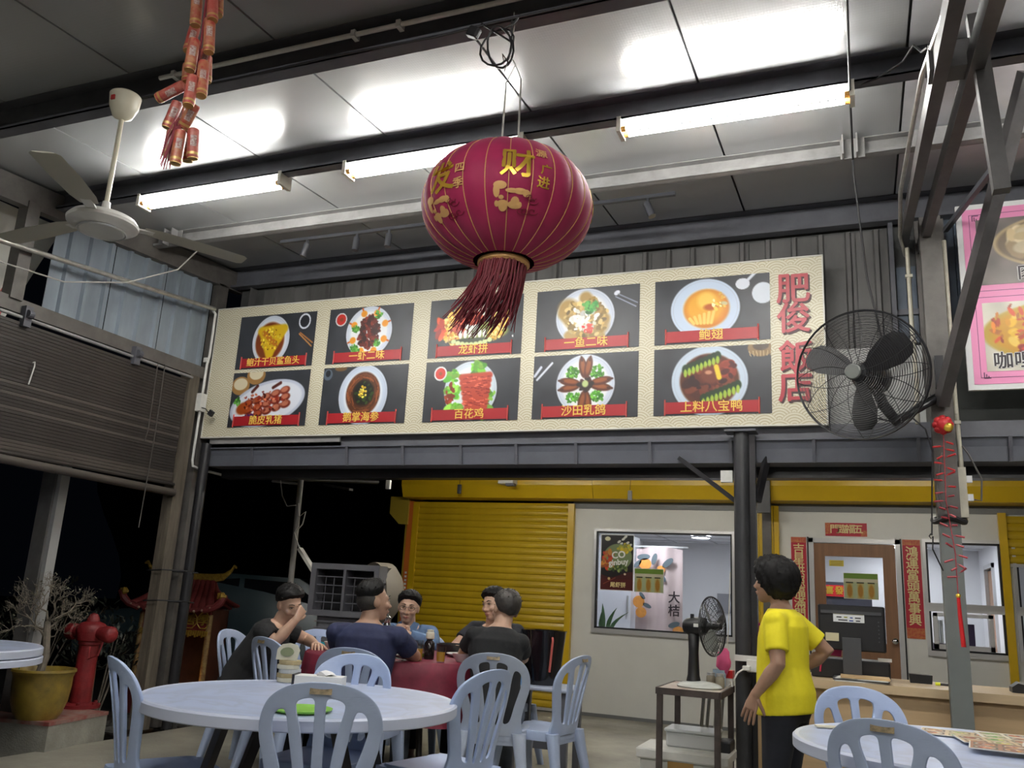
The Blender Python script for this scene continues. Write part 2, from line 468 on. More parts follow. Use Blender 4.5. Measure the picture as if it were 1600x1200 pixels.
# purlins along the facade
PUR = [(3.15, 0.19, 0.075, M_STEEL, 'deep dark purlin carrying the lantern and the ceiling fan'),
       (4.27, 0.145, 0.07, M_STEEL, 'dark purlin right above the three tube lights'),
       (5.22, 0.115, 0.06, M_STEEL2, 'light grey purlin with bracket plates, just above the spotlight track'),
       (6.24, 0.20, 0.08, M_STEEL, 'dark purlin along the top of the corrugated sign wall'),
       (1.9, 0.15, 0.07, M_STEEL, 'dark roof purlin nearest to the viewer, overhead'),
       (0.6, 0.15, 0.07, M_STEEL, 'dark roof purlin above and behind the viewer'),
       (-2.1, 0.15, 0.07, M_STEEL, 'dark roof purlin at the rear of the shed')]
for y, d, w, m, lab in PUR:
    b = MB(); z1 = roof(y) - 0.002; z0 = z1 - d
    b.bb(-5.6, 4.1, y - .006, y + .006, z0, z1)
    b.bb(-5.6, 4.1, y - w, y, z0, z0 + .008); b.bb(-5.6, 4.1, y - w, y, z1 - .008, z1)
    b.bb(-5.6, 4.1, y - w, y - w + .006, z0, z0 + .022)
    t = thing('roof_purlin', lab, 'beam', (-0.75, y, z0))
    b.build('channel', m, t)
    if y == 5.22:
        for bx in (-5.28, 0.03):
            q = MB(); q.bb(bx - .07, bx + .07, y - .08, y - .068, z0 - .03, z0 + .10)
            q.bb(bx - .06, bx - .05, y - .15, y - .07, z0 - .03, z0 + .10); q.bb(bx + .02, bx + .03, y - .15, y - .07, z0 - .03, z0 + .10)
            q.build('bracket_plate', M_STEEL2, t)
        q = MB(); q.bb(.36, .62, y - .085, y - .07, z0 - .01, z0 + .10); q.build('end_plate', M_STEEL2, t)

# white conduit along the first purlin with clips, cable below it
b = MB(); yy = 3.055; z = roof(3.15) - .10
t = thing('conduit_pipe', 'long white conduit pipe clipped along the deep dark purlin', 'pipe', (-1.2, yy, z))
b.tube([(-3.42, yy, z), (4.0, yy, z)], .0125, 10); b.build('pipe', M_PVC, t, True)
for x in (-3.32, -2.2, -1.95, -1.1, -0.2, 0.8):
    MB().bb(x - .012, x + .012, yy - .017, yy + .03, z - .018, z + .018).build('clip', M_PVC, t)
pts = [(-3.55, 3.05, 3.72), (-3.3, 3.06, 3.735), (-2.9, 3.06, 3.725), (-2.3, 3.06, 3.735), (-1.75, 3.06, 3.72), (-1.45, 3.06, 3.73), (-.9, 3.06, 3.735), (0.3, 3.06, 3.74), (1.5, 3.06, 3.74)]
single('electric_cable', MB().tube(pts, .006, 6), M_CABLE, 'thin black cable running under the deep dark purlin', 'cable', (-1.5, 3.06, 3.73))

# ------------------------------------------------------------------ left side: rafter, posts, zinc wall, blind
XL = -5.57
t = thing('roof_rafter', 'brown-grey sloping rafter along the top of the left side', 'beam', (XL, 4.0, 3.8))
b = MB(); b.bar((XL, -6.2, roof(-6.2) - .115), (XL, 6.35, roof(6.35) - .115), .08, .19); b.build('beam', M_STEELB, t)
b = MB(); b.bb(XL - .04, XL + .04, 6.02, 6.14, 0, roof(6.1) - .2)
wl = struct('wall_left', b, M_STEELB)
# corrugated zinc sheets
def corrugated(y0, y1, z0, fz1, x, m, parent, pitch=.19, axis='y', rib=.028, face=1):
    prof = []; s = y0
    while s < y1 - 1e-6:
        for d, h in ((0, 0), (.60, 0), (.66, 1), (.80, 1), (.86, 0)):
            q = s + d * pitch
            if q <= y1: prof.append((q, h * rib * face))
        s += pitch
    prof.append((y1, 0))
    vs = []; n = len(prof)
    for k, (q, h) in enumerate(prof):
        for off in (0, -.004 * face):
            if axis == 'y': vs += [(x + h + off, q, z0), (x + h + off, q, fz1(q))]
            else: vs += [(q, x + h + off, z0), (q, x + h + off, fz1(q))]
    fs = []
    for k in range(n - 1):
        a, c = 4 * k, 4 * (k + 1)
        fs += [(a, c, c + 1, a + 1), (a + 2, a + 3, c + 3, c + 2), (a + 1, c + 1, c + 3, a + 3), (a, a + 2, c + 2, c)]
    fs += [(0, 1, 3, 2), (4 * n - 4, 4 * n - 2, 4 * n - 1, 4 * n - 3)]
    return MB().add(vs, fs).build('corrugated_sheet', m, parent)
for a, c in ((4.30, 4.86), (4.87, 5.43), (5.44, 6.00)):
    corrugated(a, c, 3.06, lambda q: roof(q) - .2, XL - .03, M_ZINC, wl, .187)
corrugated(6.2, 6.9, 2.4, lambda q: 3.95, XL + .25, M_CORR, wl, .187)
t = thing('side_beam', 'brown-grey horizontal beam between zinc sheets and rolled blind', 'beam', (XL, 4.0, 3.0))
b = MB(); b.bar((XL, -6.2, 3.045), (XL, 6.0, 3.045), .07, .105); b.build('beam', M_STEELB, t)
# open bay with pale sheet outside
b = MB(); b.bb(XL - .05, XL + .05, 3.98, 4.08, 3.08, 3.82)
single('short_post', b, M_STEELB, 'short upright between rafter and side beam, by the pale sheet', 'post', (XL, 4.03, 3.08))
b = MB(); b.add([(-5.95, 1.5, 3.0), (-5.95, 4.26, 3.0), (-5.80, 4.50, 3.86), (-5.80, 1.5, 3.75), (-5.97, 1.5, 3.0), (-5.97, 4.26, 3.0), (-5.82, 4.50, 3.86), (-5.82, 1.5, 3.75)],
                [(0, 1, 2, 3), (7, 6, 5, 4), (0, 4, 5, 1), (1, 5, 6, 2), (2, 6, 7, 3), (3, 7, 4, 0)])
t = thing('tarpaulin', 'off-white sheet hung outside the open bay, top left', 'sheet', (-5.9, 3.5, 3.0))
b.build('sheet', mat('offwhite_sheet', (0.80, 0.79, 0.72), 0.6, var=.1, vs=3), t)
MB().add([(-5.93, 4.13, 3.02), (-5.93, 4.22, 3.02), (-5.88, 4.25, 3.30), (-5.88, 4.19, 3.30), (-5.95, 4.13, 3.02), (-5.95, 4.22, 3.02), (-5.90, 4.25, 3.30), (-5.90, 4.19, 3.30)],
         [(0, 1, 2, 3), (7, 6, 5, 4), (0, 4, 5, 1), (1, 5, 6, 2), (2, 6, 7, 3), (3, 7, 4, 0)]).build('pink_edge', mat('faded_red', (.62, .16, .16), .6), t)
# galvanised pipe + conduit down the post
b = MB(); b.tube([(XL + .10, -1.0, 2.93), (XL + .10, 3.87, 3.43), (XL + .10, 5.93, 3.64)], .02, 12)
single('steel_pipe', b, M_GALV, 'shiny galvanised pipe crossing in front of the blue zinc sheets', 'pipe', (XL + .1, 4.8, 3.5), smooth=True)
cd = thing('sign_conduit', 'white conduit running down the post beside the menu sign', 'pipe', (-5.5, 5.95, 2.2))
MB().tube([(-5.49, 5.93, 3.63), (-5.47, 5.95, 3.60), (-5.47, 5.95, 3.42), (-5.475, 5.955, 3.2), (-5.49, 5.955, 3.12), (-5.50, 5.955, 2.24), (-5.50, 5.97, 2.19), (-5.5, 6.05, 2.175), (-5.5, 6.45, 2.165), (-5.5, 6.49, 2.18), (-5.5, 6.50, 2.24)], .012, 10).build('pipe', M_PVC, cd, True)
MB().bb(-5.53, -5.46, 5.91, 5.98, 2.68, 2.84).build('junction_box', M_PVC, cd)
MB().bb(-5.52, -5.485, 5.935, 5.975, 3.14, 3.18).build('clip', M_PVC, cd)
MB().tube([(-5.5, 5.93, 2.72), (-5.42, 5.94, 2.70), (-5.38, 5.95, 2.66)], .005, 6).build('cable', M_CABLE, cd)
MB().box((-5.36, 5.95, 2.66), (.045, .03, .05), Matrix.Rotation(.6, 3, 'Y')).build('dark_plug', M_BLACK, cd)
# sagging cable over the zinc wall
single('sagging_wire', MB().tube([(-5.45, 2.6, 3.05), (-5.45, 3.7, 3.26), (-5.42, 4.3, 3.30), (-5.3, 4.75, 3.45), (-5.15, 5.1, 3.68), (-5.05, 5.22, 3.92)], .006, 6), M_WCABLE,
       'thin grey wire sagging across the blue zinc sheets', 'cable', (-5.45, 4.3, 3.3))

# posts below
t = thing('timber_post', 'weathered square timber post standing beside the red shrine', 'post', (XL, 5.86, 0))
MB().bb(XL - .055, XL + .055, 5.80, 5.92, 0, 2.99).build('post', M_WOODPOST, t)
for z in (1.27, 1.02):
    MB().tube([(XL - .075, 5.78, z), (XL + .075, 5.78, z + .01), (XL + .22, 5.9, z + .01), (XL + .22, 6.05, z), (XL - .075, 5.94, z)], .006, 5, closed=True).build('binding_wire', M_CABLE, t)
t = thing('steel_post', 'round black steel post strapped to the timber post', 'post', (XL + .12, 6.03, 0))
MB().cyl((XL + .13, 6.04, 0), (XL + .13, 6.04, 2.40), .045, 16).build('pipe', M_BLACK, t, True)
t = thing('side_post', 'dark post in the gloom behind the potted tree', 'post', (-5.9, 4.95, -.13))
MB().bb(-5.98, -5.84, 4.88, 5.0, -.13, 2.1).build('post', mat('gloomy_post', (.12, .115, .11), .7, var=.3), t)
MB().bb(-5.84, -5.80, 4.9, 4.98, -.13, 2.1).build('pale_edge', mat('pale_post_edge', (.33, .33, .32), .6), t)

# rolled blind of dark slats
bl = thing('roller_blind', 'dark brown slatted blind half lowered along the left side', 'blind', (XL + .03, 3.6, 1.95))
M_SLAT = mat('dark_bamboo', (0.038, 0.032, 0.028), 0.55, var=0.45, vs=3, stretch=(4, .5, 14))
M_SLAT2 = mat('paler_bamboo', (0.085, 0.073, 0.063), 0.55, var=0.4, vs=3, stretch=(4, .5, 14))
sl = MB().rbox((0, 0, 0), (.008, 3.9, .0235), .003, n=1).mesh('slat', M_SLAT)
sl2 = sl.copy(); sl2.materials.clear(); sl2.materials.append(M_SLAT2)
N = 37
for k in range(N):
    o = link('slat', sl2 if k in (17, 20, 24, 33, 34, 35) else sl, bl)
    z = 2.93 - (k + .5) * .0252
    o.matrix_local = rootm(bl).inverted() @ Matrix.Translation((XL + .05 + random.uniform(-.002, .002), 3.82, z)) @ Matrix.Rotation(random.uniform(-.12, .12), 4, 'Y')
MB().cyl((XL + .06, 1.85, 1.985), (XL + .06, 5.8, 1.93), .032, 14).build('bottom_roll', M_SLAT2, bl, True)
MB().cyl((XL + .05, 1.85, 2.0), (XL + .05, 5.8, 2.0), .014, 8).build('bottom_rail', M_SLAT, bl, True)
MB().cyl((XL + .06, 1.7, 2.962), (XL + .06, 5.82, 2.962), .013, 10).build('head_rod', M_STEEL2, bl, True)
for y, n in ((4.12, 0), (5.15, 1)):
    q = MB(); q.bb(XL + .04, XL + .09, y - .03, y + .03, 2.90, 3.05); q.cyl((XL + .10, y - .02, 2.99), (XL + .10, y + .02, 2.99), .03, 12); q.build('pulley', M_STEEL, bl)
for y in (5.36, 5.44):
    MB().tube([(XL + .1, y, 2.98), (XL + .1, y + .01, 2.4), (XL + .09, y, 1.6 if y > 5.4 else 2.3)], .004, 5).build('pull_cord', M_STEELB, bl)
MB().tube([(XL + .09, 4.22, 2.66), (XL + .09, 4.235, 2.67), (XL + .09, 4.24, 2.64), (XL + .09, 4.22, 2.50)], .005, 6).build('hook', M_PVC, bl)

# ------------------------------------------------------------------ sign wall above the gutter
b = MB(); b.bb(-5.5, 4.1, 6.30, 6.33, 2.36, roof(6.3) - .02)
wb = struct('wall_back', b, M_DARKWALL)
x = -5.22
while x < .20:
    corrugated(x, min(x + .745, .24), 2.42, lambda q: 3.925, 6.285, M_CORR, wb, .187, 'x', .03, -1); x += .75
b = MB(); b.bb(.245, .275, 6.2, 6.3, 2.4, 3.95); b.build('upright', M_STEEL, wb)
b = MB(); b.bb(.415, .60, 6.22, 6.3, 2.4, 3.98); b.build('upright', M_STEELB, wb)
M_PANE = mat('blue_louvre_pane', (0.10, 0.125, 0.16), 0.3, var=.2, vs=6)
for z0, z1 in ((3.30, 3.62), (3.06, 3.26)):
    for a, c in ((.285, .345), (.35, .41)):
        MB().bb(a, c, 6.26, 6.29, z0, z1).build('pane', M_PANE, wb)
MB().bb(.275, .415, 6.24, 6.29, 3.26, 3.30).build('transom', M_STEEL, wb)
for a, c in ((.60, .66), (.665, .73)): MB().bb(a, c, 6.26, 6.29, 2.98, 3.95).build('pane', M_PANE, wb)
M_PLY = mat('pale_plywood', (0.36, 0.365, 0.35), 0.6, var=.2, vs=4)
MB().bb(-.19, .415, 6.19, 6.21, 2.43, 3.02).build('plywood_panel', M_PLY, wb)
MB().bb(.60, 4.1, 6.22, 6.24, 2.43, 2.99).build('plywood_panel', mat('green_grey_board', (.075, .08, .075), .6, var=.3, vs=3), wb)
MB().bb(-5.42, -4.05, 6.05, 6.07, 2.40, 2.465).build('fascia_board', M_STEEL2, wb)
MB().bb(-4.05, 4.1, 6.08, 6.10, 2.36, 2.465).build('fascia_board', M_STEEL, wb)

# gutter with straps
g = thing('rain_gutter', 'long slate-grey rain gutter below the menu sign', 'gutter', (-1, 6.15, 2.2))
b = MB(); b.prism([(0, 0), (.20, 0), (.20, .16), (.19, .16), (.19, .01), (.012, .01), (-.02, .15), (-.035, .15), (-.035, .16), (-.012, .16)], (-5.45, 6.08, 2.205), (0, 1, 0), (0, 0, 1), (9.55, 0, 0))
b.build('trough', M_GUT, g)
for x in (-4.95, -3.98, -3.45, -2.93, -2.46, -1.98, -1.42, -.85, -.30, .34, .86, 1.5, 2.2):
    MB().prism([(-.002, -.004), (.008, -.004), (-.024, .154), (-.034, .154)], (x, 6.07, 2.205), (0, 1, 0), (0, 0, 1), (.022, 0, 0)).build('strap', M_STEEL, g)
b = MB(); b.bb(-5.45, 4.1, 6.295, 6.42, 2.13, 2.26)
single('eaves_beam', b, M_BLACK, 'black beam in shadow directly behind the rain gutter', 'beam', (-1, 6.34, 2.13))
# low black canopy between gutter and cabins, added to block the sky
struct('ceiling_added_canopy', MB().bb(-5.5, 4.1, 6.34, 9.75, 2.72, 2.78), M_BLACK)

# ------------------------------------------------------------------ cabin facade
YF = 9.6
def wall_holes(x0, x1, z0, z1, holes, y, th):
    xs = sorted({x0, x1} | {h[0] for h in holes} | {h[1] for h in holes}); zs = sorted({z0, z1} | {h[2] for h in holes} | {h[3] for h in holes})
    b = MB()
    for i in range(len(xs) - 1):
        for j in range(len(zs) - 1):
            cx, cz = (xs[i] + xs[i + 1]) / 2, (zs[j] + zs[j + 1]) / 2
            if any(h[0] < cx < h[1] and h[2] < cz < h[3] for h in holes): continue
            b.bb(xs[i], xs[i + 1], y, y + th, zs[j], zs[j + 1])
    return b
W1 = (-2.83, -1.32, .93, 1.995); D1 = (-.54, .33, 0, 1.98); W2 = (.56, 1.21, .93, 1.965); W3 = (1.34, 2.5, .93, 1.965)
wc = struct('wall_cabin', wall_holes(-3.12, 3.2, 0, 2.25, [W1, D1, W2, W3], YF, .06), M_WHITEWALL)
MB().bb(-3.12, 3.2, YF - .012, YF + .05, 2.25, 2.36).build('grey_strip', M_GREYSTRIP, wc)
MB().bb(-3.12, -.55, YF - .008, YF, 0, .035).build('skirting', M_GREYSTRIP, wc)

# yellow housing box across the whole facade
yb = thing('shutter_housing', 'long bright yellow shutter housing above the white cabins', 'housing', (-2, 9.4, 2.3))
prof = [(9.30, 2.485), (9.30, 2.70), (9.586, 2.70), (9.586, 2.33), (9.36, 2.34)]
for a, c in ((-5.26, -2.82), (-2.815, 3.2)):
    MB().prism(prof, (a, 0, 0), (0, 1, 0), (0, 0, 1), (c - a, 0, 0)).build('panel', M_YEL, yb)
MB().prism([(0, .34), (.26, .34), (.26, 0), (.14, 0), (0, .13)], (-5.52, 9.52, 2.02), (1, 0, 0), (0, 0, 1), (0, .6, 0)).build('end_cap', mat('dull_yellow', (.40, .29, .03), .5), yb)

def shutter(x0, x1, z0, z1, lab, n0):
    s = thing('roller_shutter', lab, 'shutter', ((x0 + x1) / 2, YF - .02, z0))
    pitch = .0755
    pr = [(0, 0), (-.012, .012), (-.016, .032), (-.012, .054), (-.004, .066), (-.001, .0755), (.006, .0755), (.006, 0)]
    b = MB().prism(pr, (x0 + .05, YF - .02, 0), (0, 1, 0), (0, 0, 1), (x1 - x0 - .1, 0, 0))
    me = b.mesh('slat', M_YELD, 30, rootm(s).inverted())
    k = 0
    while z0 + (k + 1) * pitch <= z1 + .02:
        o = link('slat', me, s); o.location = (0, 0, z0 + k * pitch); k += 1
    for a in (x0, x1 - .07):
        MB().bb(a, a + .07, YF - .06, YF + .04, 0, z1).build('guide_rail', M_YEL, s)
    MB().bb(x0 + .05, x1 - .05, YF - .03, YF, z0 - .03, z0).build('bottom_bar', M_ALU, s)
    MB().bb(x0 + .03, x1 - .03, YF + .01, YF + .03, z0, z1).build('shadow_backing', M_YELD, s)
    return s
shutter(-5.20, -3.10, .04, 2.30, 'closed yellow roller shutter behind the diners', 0)
shutter(1.21, 3.1, 1.78, 2.26, 'half open yellow roller shutter at the right edge', 1)
t = thing('corner_strip', 'orange painted corner strip with tiny white lettering beside yellow shutter', 'trim', (-5.25, YF, 0))
MB().bb(-5.275, -5.20, YF - .05, YF + .03, 0, 2.31).build('strip', M_ORANGE, t)
MB().bb(-5.31, -5.275, YF - .03, YF + 2.6, 0, 2.31).build('cabin_side', mat('dull_yellow', (.40, .29, .03), .5), t)
for k in range(5):
    MB().bb(-5.252, -5.225, YF - .052, YF - .05, 1.42 - k * .045, 1.445 - k * .045).build('letter_mark', M_PVC, t)
# double yellow posts with a steel post between the two cabins
t = thing('cabin_corner_post', 'yellow and grey corner posts between the two white cabins', 'post', (-.96, YF - .05, 0))
for a, c in ((-1.085, -1.035), (-1.03, -.995), (-.905, -.885), (-.88, -.83)):
    MB().bb(a, c, YF - .07, YF - .002, 0, 2.30).build('yellow_flange', M_YEL, t)
MB().bb(-.995, -.905, YF - .10, YF - .002, 0, 2.30).build('grey_web', M_STEELB, t)
MB().bb(-1.03, -.885, YF - .36, YF - .26, 2.20, 2.72).build('dark_bracket', M_BLACK, t)

# windows
def window(name, W, mull, parent=None):
    x0, x1, z0, z1 = W
    b = MB()
    for a, c, d, e in ((x0 - .03, x1 + .03, z0 - .05, z0), (x0 - .03, x1 + .03, z1, z1 + .03), (x0 - .03, x0, z0, z1), (x1, x1 + .03, z0, z1)):
        b.bb(a, c, YF - .025, YF + .07, d, e)
    w = struct(name, b, M_ALU)
    q = MB()
    for a, c, d, e in ((x0, x1, z0, z0 + .018), (x0, x1, z1 - .018, z1), (x0, x0 + .018, z0, z1), (x1 - .018, x1, z0, z1)):
        q.bb(a, c, YF - .01, YF + .03, d, e)
    q.build('gasket', M_GASK, w)
    if mull:
        MB().bb(x0, x1, YF - .03, YF + .06, mull - .04, mull + .04).build('transom', M_ALU, w)
        MB().bb(x0 + .02, x1 - .02, YF + .012, YF + .016, mull + .04, z1 - .02).build('pane', M_GLASS, w)
        s = MB(); a, c, d, e = x0 + .03, x1 - .10, z0 + .02, mull - .05
        for p in ((a, c, d, d + .045), (a, c, e - .035, e), (a, a + .04, d, e), (c - .04, c, d, e)): s.bb(p[0], p[1], YF - .02, YF + .015, p[2], p[3])
        s.build('sash', M_ALU, w)
        MB().bb(a + .04, c - .04, YF - .004, YF, d + .045, e - .035).build('pane', M_GLASS, w)
    else:
        MB().bb(x0 + .018, x1 - .018, YF + .012, YF + .016, z0 + .018, z1 - .018).build('pane', M_GLASS, w)
    return w
win1 = window('window_1', W1, None)
win2 = window('window_2', W2, 1.34)
win3 = window('window_3', W3, 1.34)

# door with glass
b = MB()
for a, c, d, e in ((-.54, -.495, 0, 1.98), (.285, .33, 0, 1.98), (-.54, .33, 1.935, 1.98)): b.bb(a, c, YF - .02, YF + .07, d, e)
door = struct('door_1', b, M_ALU)
for a, c in ((-.555, -.54), (.33, .345)): MB().bb(a, c, YF - .012, YF, 0, 1.99).build('seal', M_GASK, door)
q = MB()
for a, c, d, e in ((-.492, -.385, .02, 1.93), (.165, .282, .02, 1.93), (-.385, .165, 1.80, 1.93), (-.385, .165, .02, .96)): q.bb(a, c, YF + .005, YF + .045, d, e)
q.build('leaf', M_DOOR, door)
MB().bb(-.385, .165, YF + .02, YF + .025, .96, 1.80).build('pane', M_GLASS, door)
k = MB(); k.lathe([(.0, 0), (.028, 0), (.030, .006), (.012, .010), (.012, .03), (.026, .04), (.028, .055), (.015, .068), (0, .07)], (.245, YF + .005, .995), 16, (0, -1, 0))
k.build('knob', mat('chrome', (.8, .8, .8), .12, 1.0), door, True)

# ------------------------------------------------------------------ cabin interior
b = MB()
b.bb(-3.12, 3.2, 13.0, 13.05, 0, 2.25)
b.bb(-3.14, -3.10, YF + .06, 13.0, 0, 2.25); b.bb(3.18, 3.22, YF + .06, 13.0, 0, 2.25)
wi = struct('wall_interior', b, M_INT)
struct('floor_interior', MB().bb(-3.12, 3.2, YF + .06, 13.0, .0, .03), mat('interior_tile', (.55, .54, .52), .3, var=.05))
ci = struct('ceiling_interior', MB().bb(-3.12, 3.2, YF + .06, 13.0, 2.13, 2.2), mat('interior_ceiling', (.70, .70, .74), .7))
for x in (-2.6, -2.0, -1.4, -.8, -.2, .4, 1.0, 1.6, 2.2):
    MB().bb(x - .012, x + .012, YF + .07, 12.99, 2.124, 2.13).build('ceiling_tee', mat('tee_grey', (.45, .45, .48), .6), ci)
for y in (10.2, 10.8, 11.4, 12.0, 12.6):
    MB().bb(-3.1, 3.18, y - .012, y + .012, 2.124, 2.13).build('ceiling_tee', MATS['tee_grey'], ci)
# partition with a doorway on the right
struct('wall_partition', wall_holes(10.9, 13.0, 0, 2.13, [(11.6, 12.3, 0, 1.85)], 0, .06), M_INT)
p = [o for o in COL.objects if o.name == 'wall_partition'][0]
p.rotation_euler = (0, 0, PI / 2); p.location = (1.45, 0, 0)
ROOT[p] = Matrix.Translation((1.45, 0, 0)) @ Matrix.Rotation(PI / 2, 4, 'Z')
M_PANELLAMP = mat('led_panel', (.9, .9, .95), .4, emit=(.93, .95, 1.0), es=ROOM_POWER)
for i, (x, y) in enumerate(((-2.0, 11.6), (-.2, 11.6), (.75, 11.3), (2.3, 11.0), (-2.35, 9.95), (.4, 12.4))):
    t = thing('ceiling_lamp', ('round recessed ceiling lamp inside the cabin, seen through the window', 'recessed ceiling lamp inside the cabin behind the door glass',
              'recessed ceiling lamp inside the right cabin window', 'recessed ceiling lamp inside behind the half open shutter', 'recessed ceiling lamp inside close behind the window poster',
              'recessed ceiling lamp at the back of the cabin')[i], 'lamp', (x, y, 2.10))
    MB().lathe([(.13, .0), (.13, .024), (.115, .024), (.115, 0), (.13, 0)], (x, y, 2.10), 24, caps=False).build('ring', M_ALU, t)
    MB().cyl((x, y, 2.104), (x, y, 2.122), .115, 24).build('diffuser', M_PANELLAMP, t)
# ------------------------------------------------------------------ fluorescent fixtures
M_TUBE = mat('fluorescent_tube', (1, 1, 1), .3, emit=(1.0, .985, .95), es=TUBE_POWER)
M_TUBE2 = mat('dimmed_fluorescent_tube', (1, 1, 1), .3, emit=(1.0, .96, .88), es=TUBE_POWER * .5)
M_LAMPBODY = mat('cream_lamp_body', (.70, .68, .58), .4, var=.1, vs=10)
M_AMBER = mat('amber_lampholder', (.55, .27, .05), .35)
def tube_light(loc, lab, rz=0.0):
    t = thing('tube_light', lab, 'light', loc, rz, 'twin tube lights')
    b = MB(); b.prism([(-.045, .075), (.045, .075), (.03, .035), (-.03, .035)], (-.61, 0, 0), (0, 1, 0), (0, 0, 1), (1.22, 0, 0)); b.build('body', M_LAMPBODY, t, local=True)
    for s in (-1, 1):
        MB().bb(s * .61 - .012, s * .61 + .012, -.06, .06, -.012, .08).build('end_cap', M_LAMPBODY, t, local=True)
        for y in (-.032, .032):
            h = MB(); h.cyl((s * .598, y, .012), (s * .572, y, .012), .016, 12); h.build('lampholder', M_AMBER, t, True, True)
    for y in (-.032, .032):
        MB().cyl((-.572, y, .012), (.572, y, .012), .013, 12).build('tube', M_TUBE, t, True, True)
    return t
L0 = tube_light((-4.10, 4.255, 3.79), 'lit twin tube light leftmost under the purlin, beside the ceiling fan')
for loc, rz, lab in (((-2.38, 4.255, 3.79), 0, 'lit twin tube light partly hidden behind the red lantern'),
                     ((-.575, 4.255, 3.79), 0, 'lit twin tube light right of the red lantern'),
                     ((1.62, 4.255, 3.79), 0, 'lit twin tube light cut off by the right edge of the view'),
                     ((-1.9, .5, 3.55), 0, 'lit twin tube light overhead, just behind the viewer to the left'),
                     ((.2, .5, 3.55), 0, 'lit twin tube light overhead, just behind the viewer to the right'),
                     ((-.9, -2.2, 3.36), 0, 'lit twin tube light on the rearmost purlin'),
                     ((2.4, .5, 3.55), 0, 'lit twin tube light overhead, far right of and behind the viewer'),
                     ((-3.6, 7.55, 2.60), 0, 'lit twin tube light under the low canopy before the closed shutter'),
                     ((-1.7, 7.55, 2.60), 0, 'lit twin tube light under the low canopy before the window'),
                     ((.5, 7.55, 2.60), 0, 'lit twin tube light under the low canopy before the door')):
    o = copy_tree(L0, label=lab, loc=loc, rz=rz)
    if loc[1] > 7:                               # canopy tubes dimmed to half so the facade stays darker
        for ch in o.children:
            if ch.name.startswith('tube'):
                if M_TUBE2 not in ch.data.materials[:]:
                    ch.data = ch.data.copy(); ch.data.materials.clear(); ch.data.materials.append(M_TUBE2)

# ------------------------------------------------------------------ big red lantern
LC = Vector((-1.378, 3.15, 2.849)); LR, LH = .371, .266
ln = thing('silk_lantern', 'big round crimson cloth lantern with gold ribs and characters', 'lantern', (LC.x, LC.y, LC.z - LH))
M_SILK = mat('crimson_silk', (.35, .016, .080), .6, var=.12, vs=9, sheen=.1, spec=.3)
M_GOLD = mat('gold_foil', (.78, .52, .07), .28, metal=.65)
M_GOLDT = mat('gold_thread', (.72, .42, .16), .5, metal=.2)
M_TASSEL = mat('dark_red_fringe', (.17, .006, .018), .6)
def lsurf(a, t, k=1.0):
    """a: azimuth (0 = towards the viewer), t: polar angle from the top"""
    az = -PI / 2 + a + math.radians(23.6)
    st = math.sin(t); ct = math.cos(t)
    rr = LR * k * (abs(st) ** .92) * (1.0 if st >= 0 else -1)
    return LC + Vector((rr * math.cos(az), rr * math.sin(az), LH * k * ct))
nu, nv = 144, 48
vs, fs = [], []
t0, t1 = .20, PI - .33
for i in range(nv + 1):
    t_ = t0 + (t1 - t0) * i / nv
    for j in range(nu):
        a = 2 * PI * j / nu
        rib = 1 - .016 * (1 - abs(math.sin(a * 12)) ** .6) * 1.0 + .004 * math.sin(60 * t_ + 3 * math.sin(a * 5)) * (1 if (j // 12) % 4 == 1 else .2)
        vs.append(lsurf(a, t_, rib))
for i in range(nv):
    for j in range(nu): jj = (j + 1) % nu; fs.append((i * nu + j, i * nu + jj, (i + 1) * nu + jj, (i + 1) * nu + j))
body = MB().add(vs, fs).build('lantern_body', M_SILK, ln, 80)
for k in range(24):
    a = 2 * PI * k / 24 + .0
    p = [lsurf(a, t0 + (t1 - t0) * i / 30, .989 if i else .98) for i in range(31)]
    MB().tube(p, .0022, 5).build('rib_thread', M_GOLDT, body)
MB().lathe([(.105, 0), (.112, -.008), (.112, -.02), (.10, -.028), (.085, -.02), (.105, 0)], LC + Vector((0, 0, -LH + .022)), 32, caps=False).build('bottom_ring', M_GOLDT, ln, True)
MB().lathe([(.085, 0), (.09, .01), (.085, .02), (.06, .02)], LC + Vector((0, 0, LH - .012)), 28).build('top_ring', M_GOLDT, ln, True)
# fringe blown to the left
fr = MB(); rq = random.Random(3)
for k in range(150):
    a = rq.uniform(0, 2 * PI); r = .103 * math.sqrt(rq.uniform(.75, 1)); L = rq.uniform(.20, .30)
    p0 = LC + Vector((r * math.cos(a), r * math.sin(a), -LH + .005))
    dx = -.10 + rq.uniform(-.05, .05); dy = rq.uniform(-.03, .03)
    fr.tube([p0, p0 + Vector((dx * .15, dy * .2, -L * .35)), p0 + Vector((dx * .55, dy * .6, -L * .7)), p0 + Vector((dx + rq.uniform(-.02, .02), dy, -L))], [.004, .004, .0034, .0018], 5)
fr.build('fringe', M_TASSEL, ln, True, kind='stuff')
# hanging rods + wire to the purlin
for dx in (-.045, .035):
    MB().cyl(LC + Vector((dx, 0, LH + .0)), LC + Vector((dx * .9, 0, LH + .36)), .0045, 6).build('hanging_rod', M_GALV, ln)
MB().tube([LC + Vector((-.04, 0, LH + .36)), LC + Vector((0, 0, LH + .44)), LC + Vector((.032, 0, LH + .36))], .003, 5).build('hanging_wire', M_GALV, ln)
MB().tube([LC + Vector((0, 0, LH + .44)), LC + Vector((-.03, -.01, LH + .50)), LC + Vector((.005, -.05, LH + .60)), LC + Vector((0, -.05, LH + .68))], .003, 5).build('hanging_wire', M_GALV, ln)
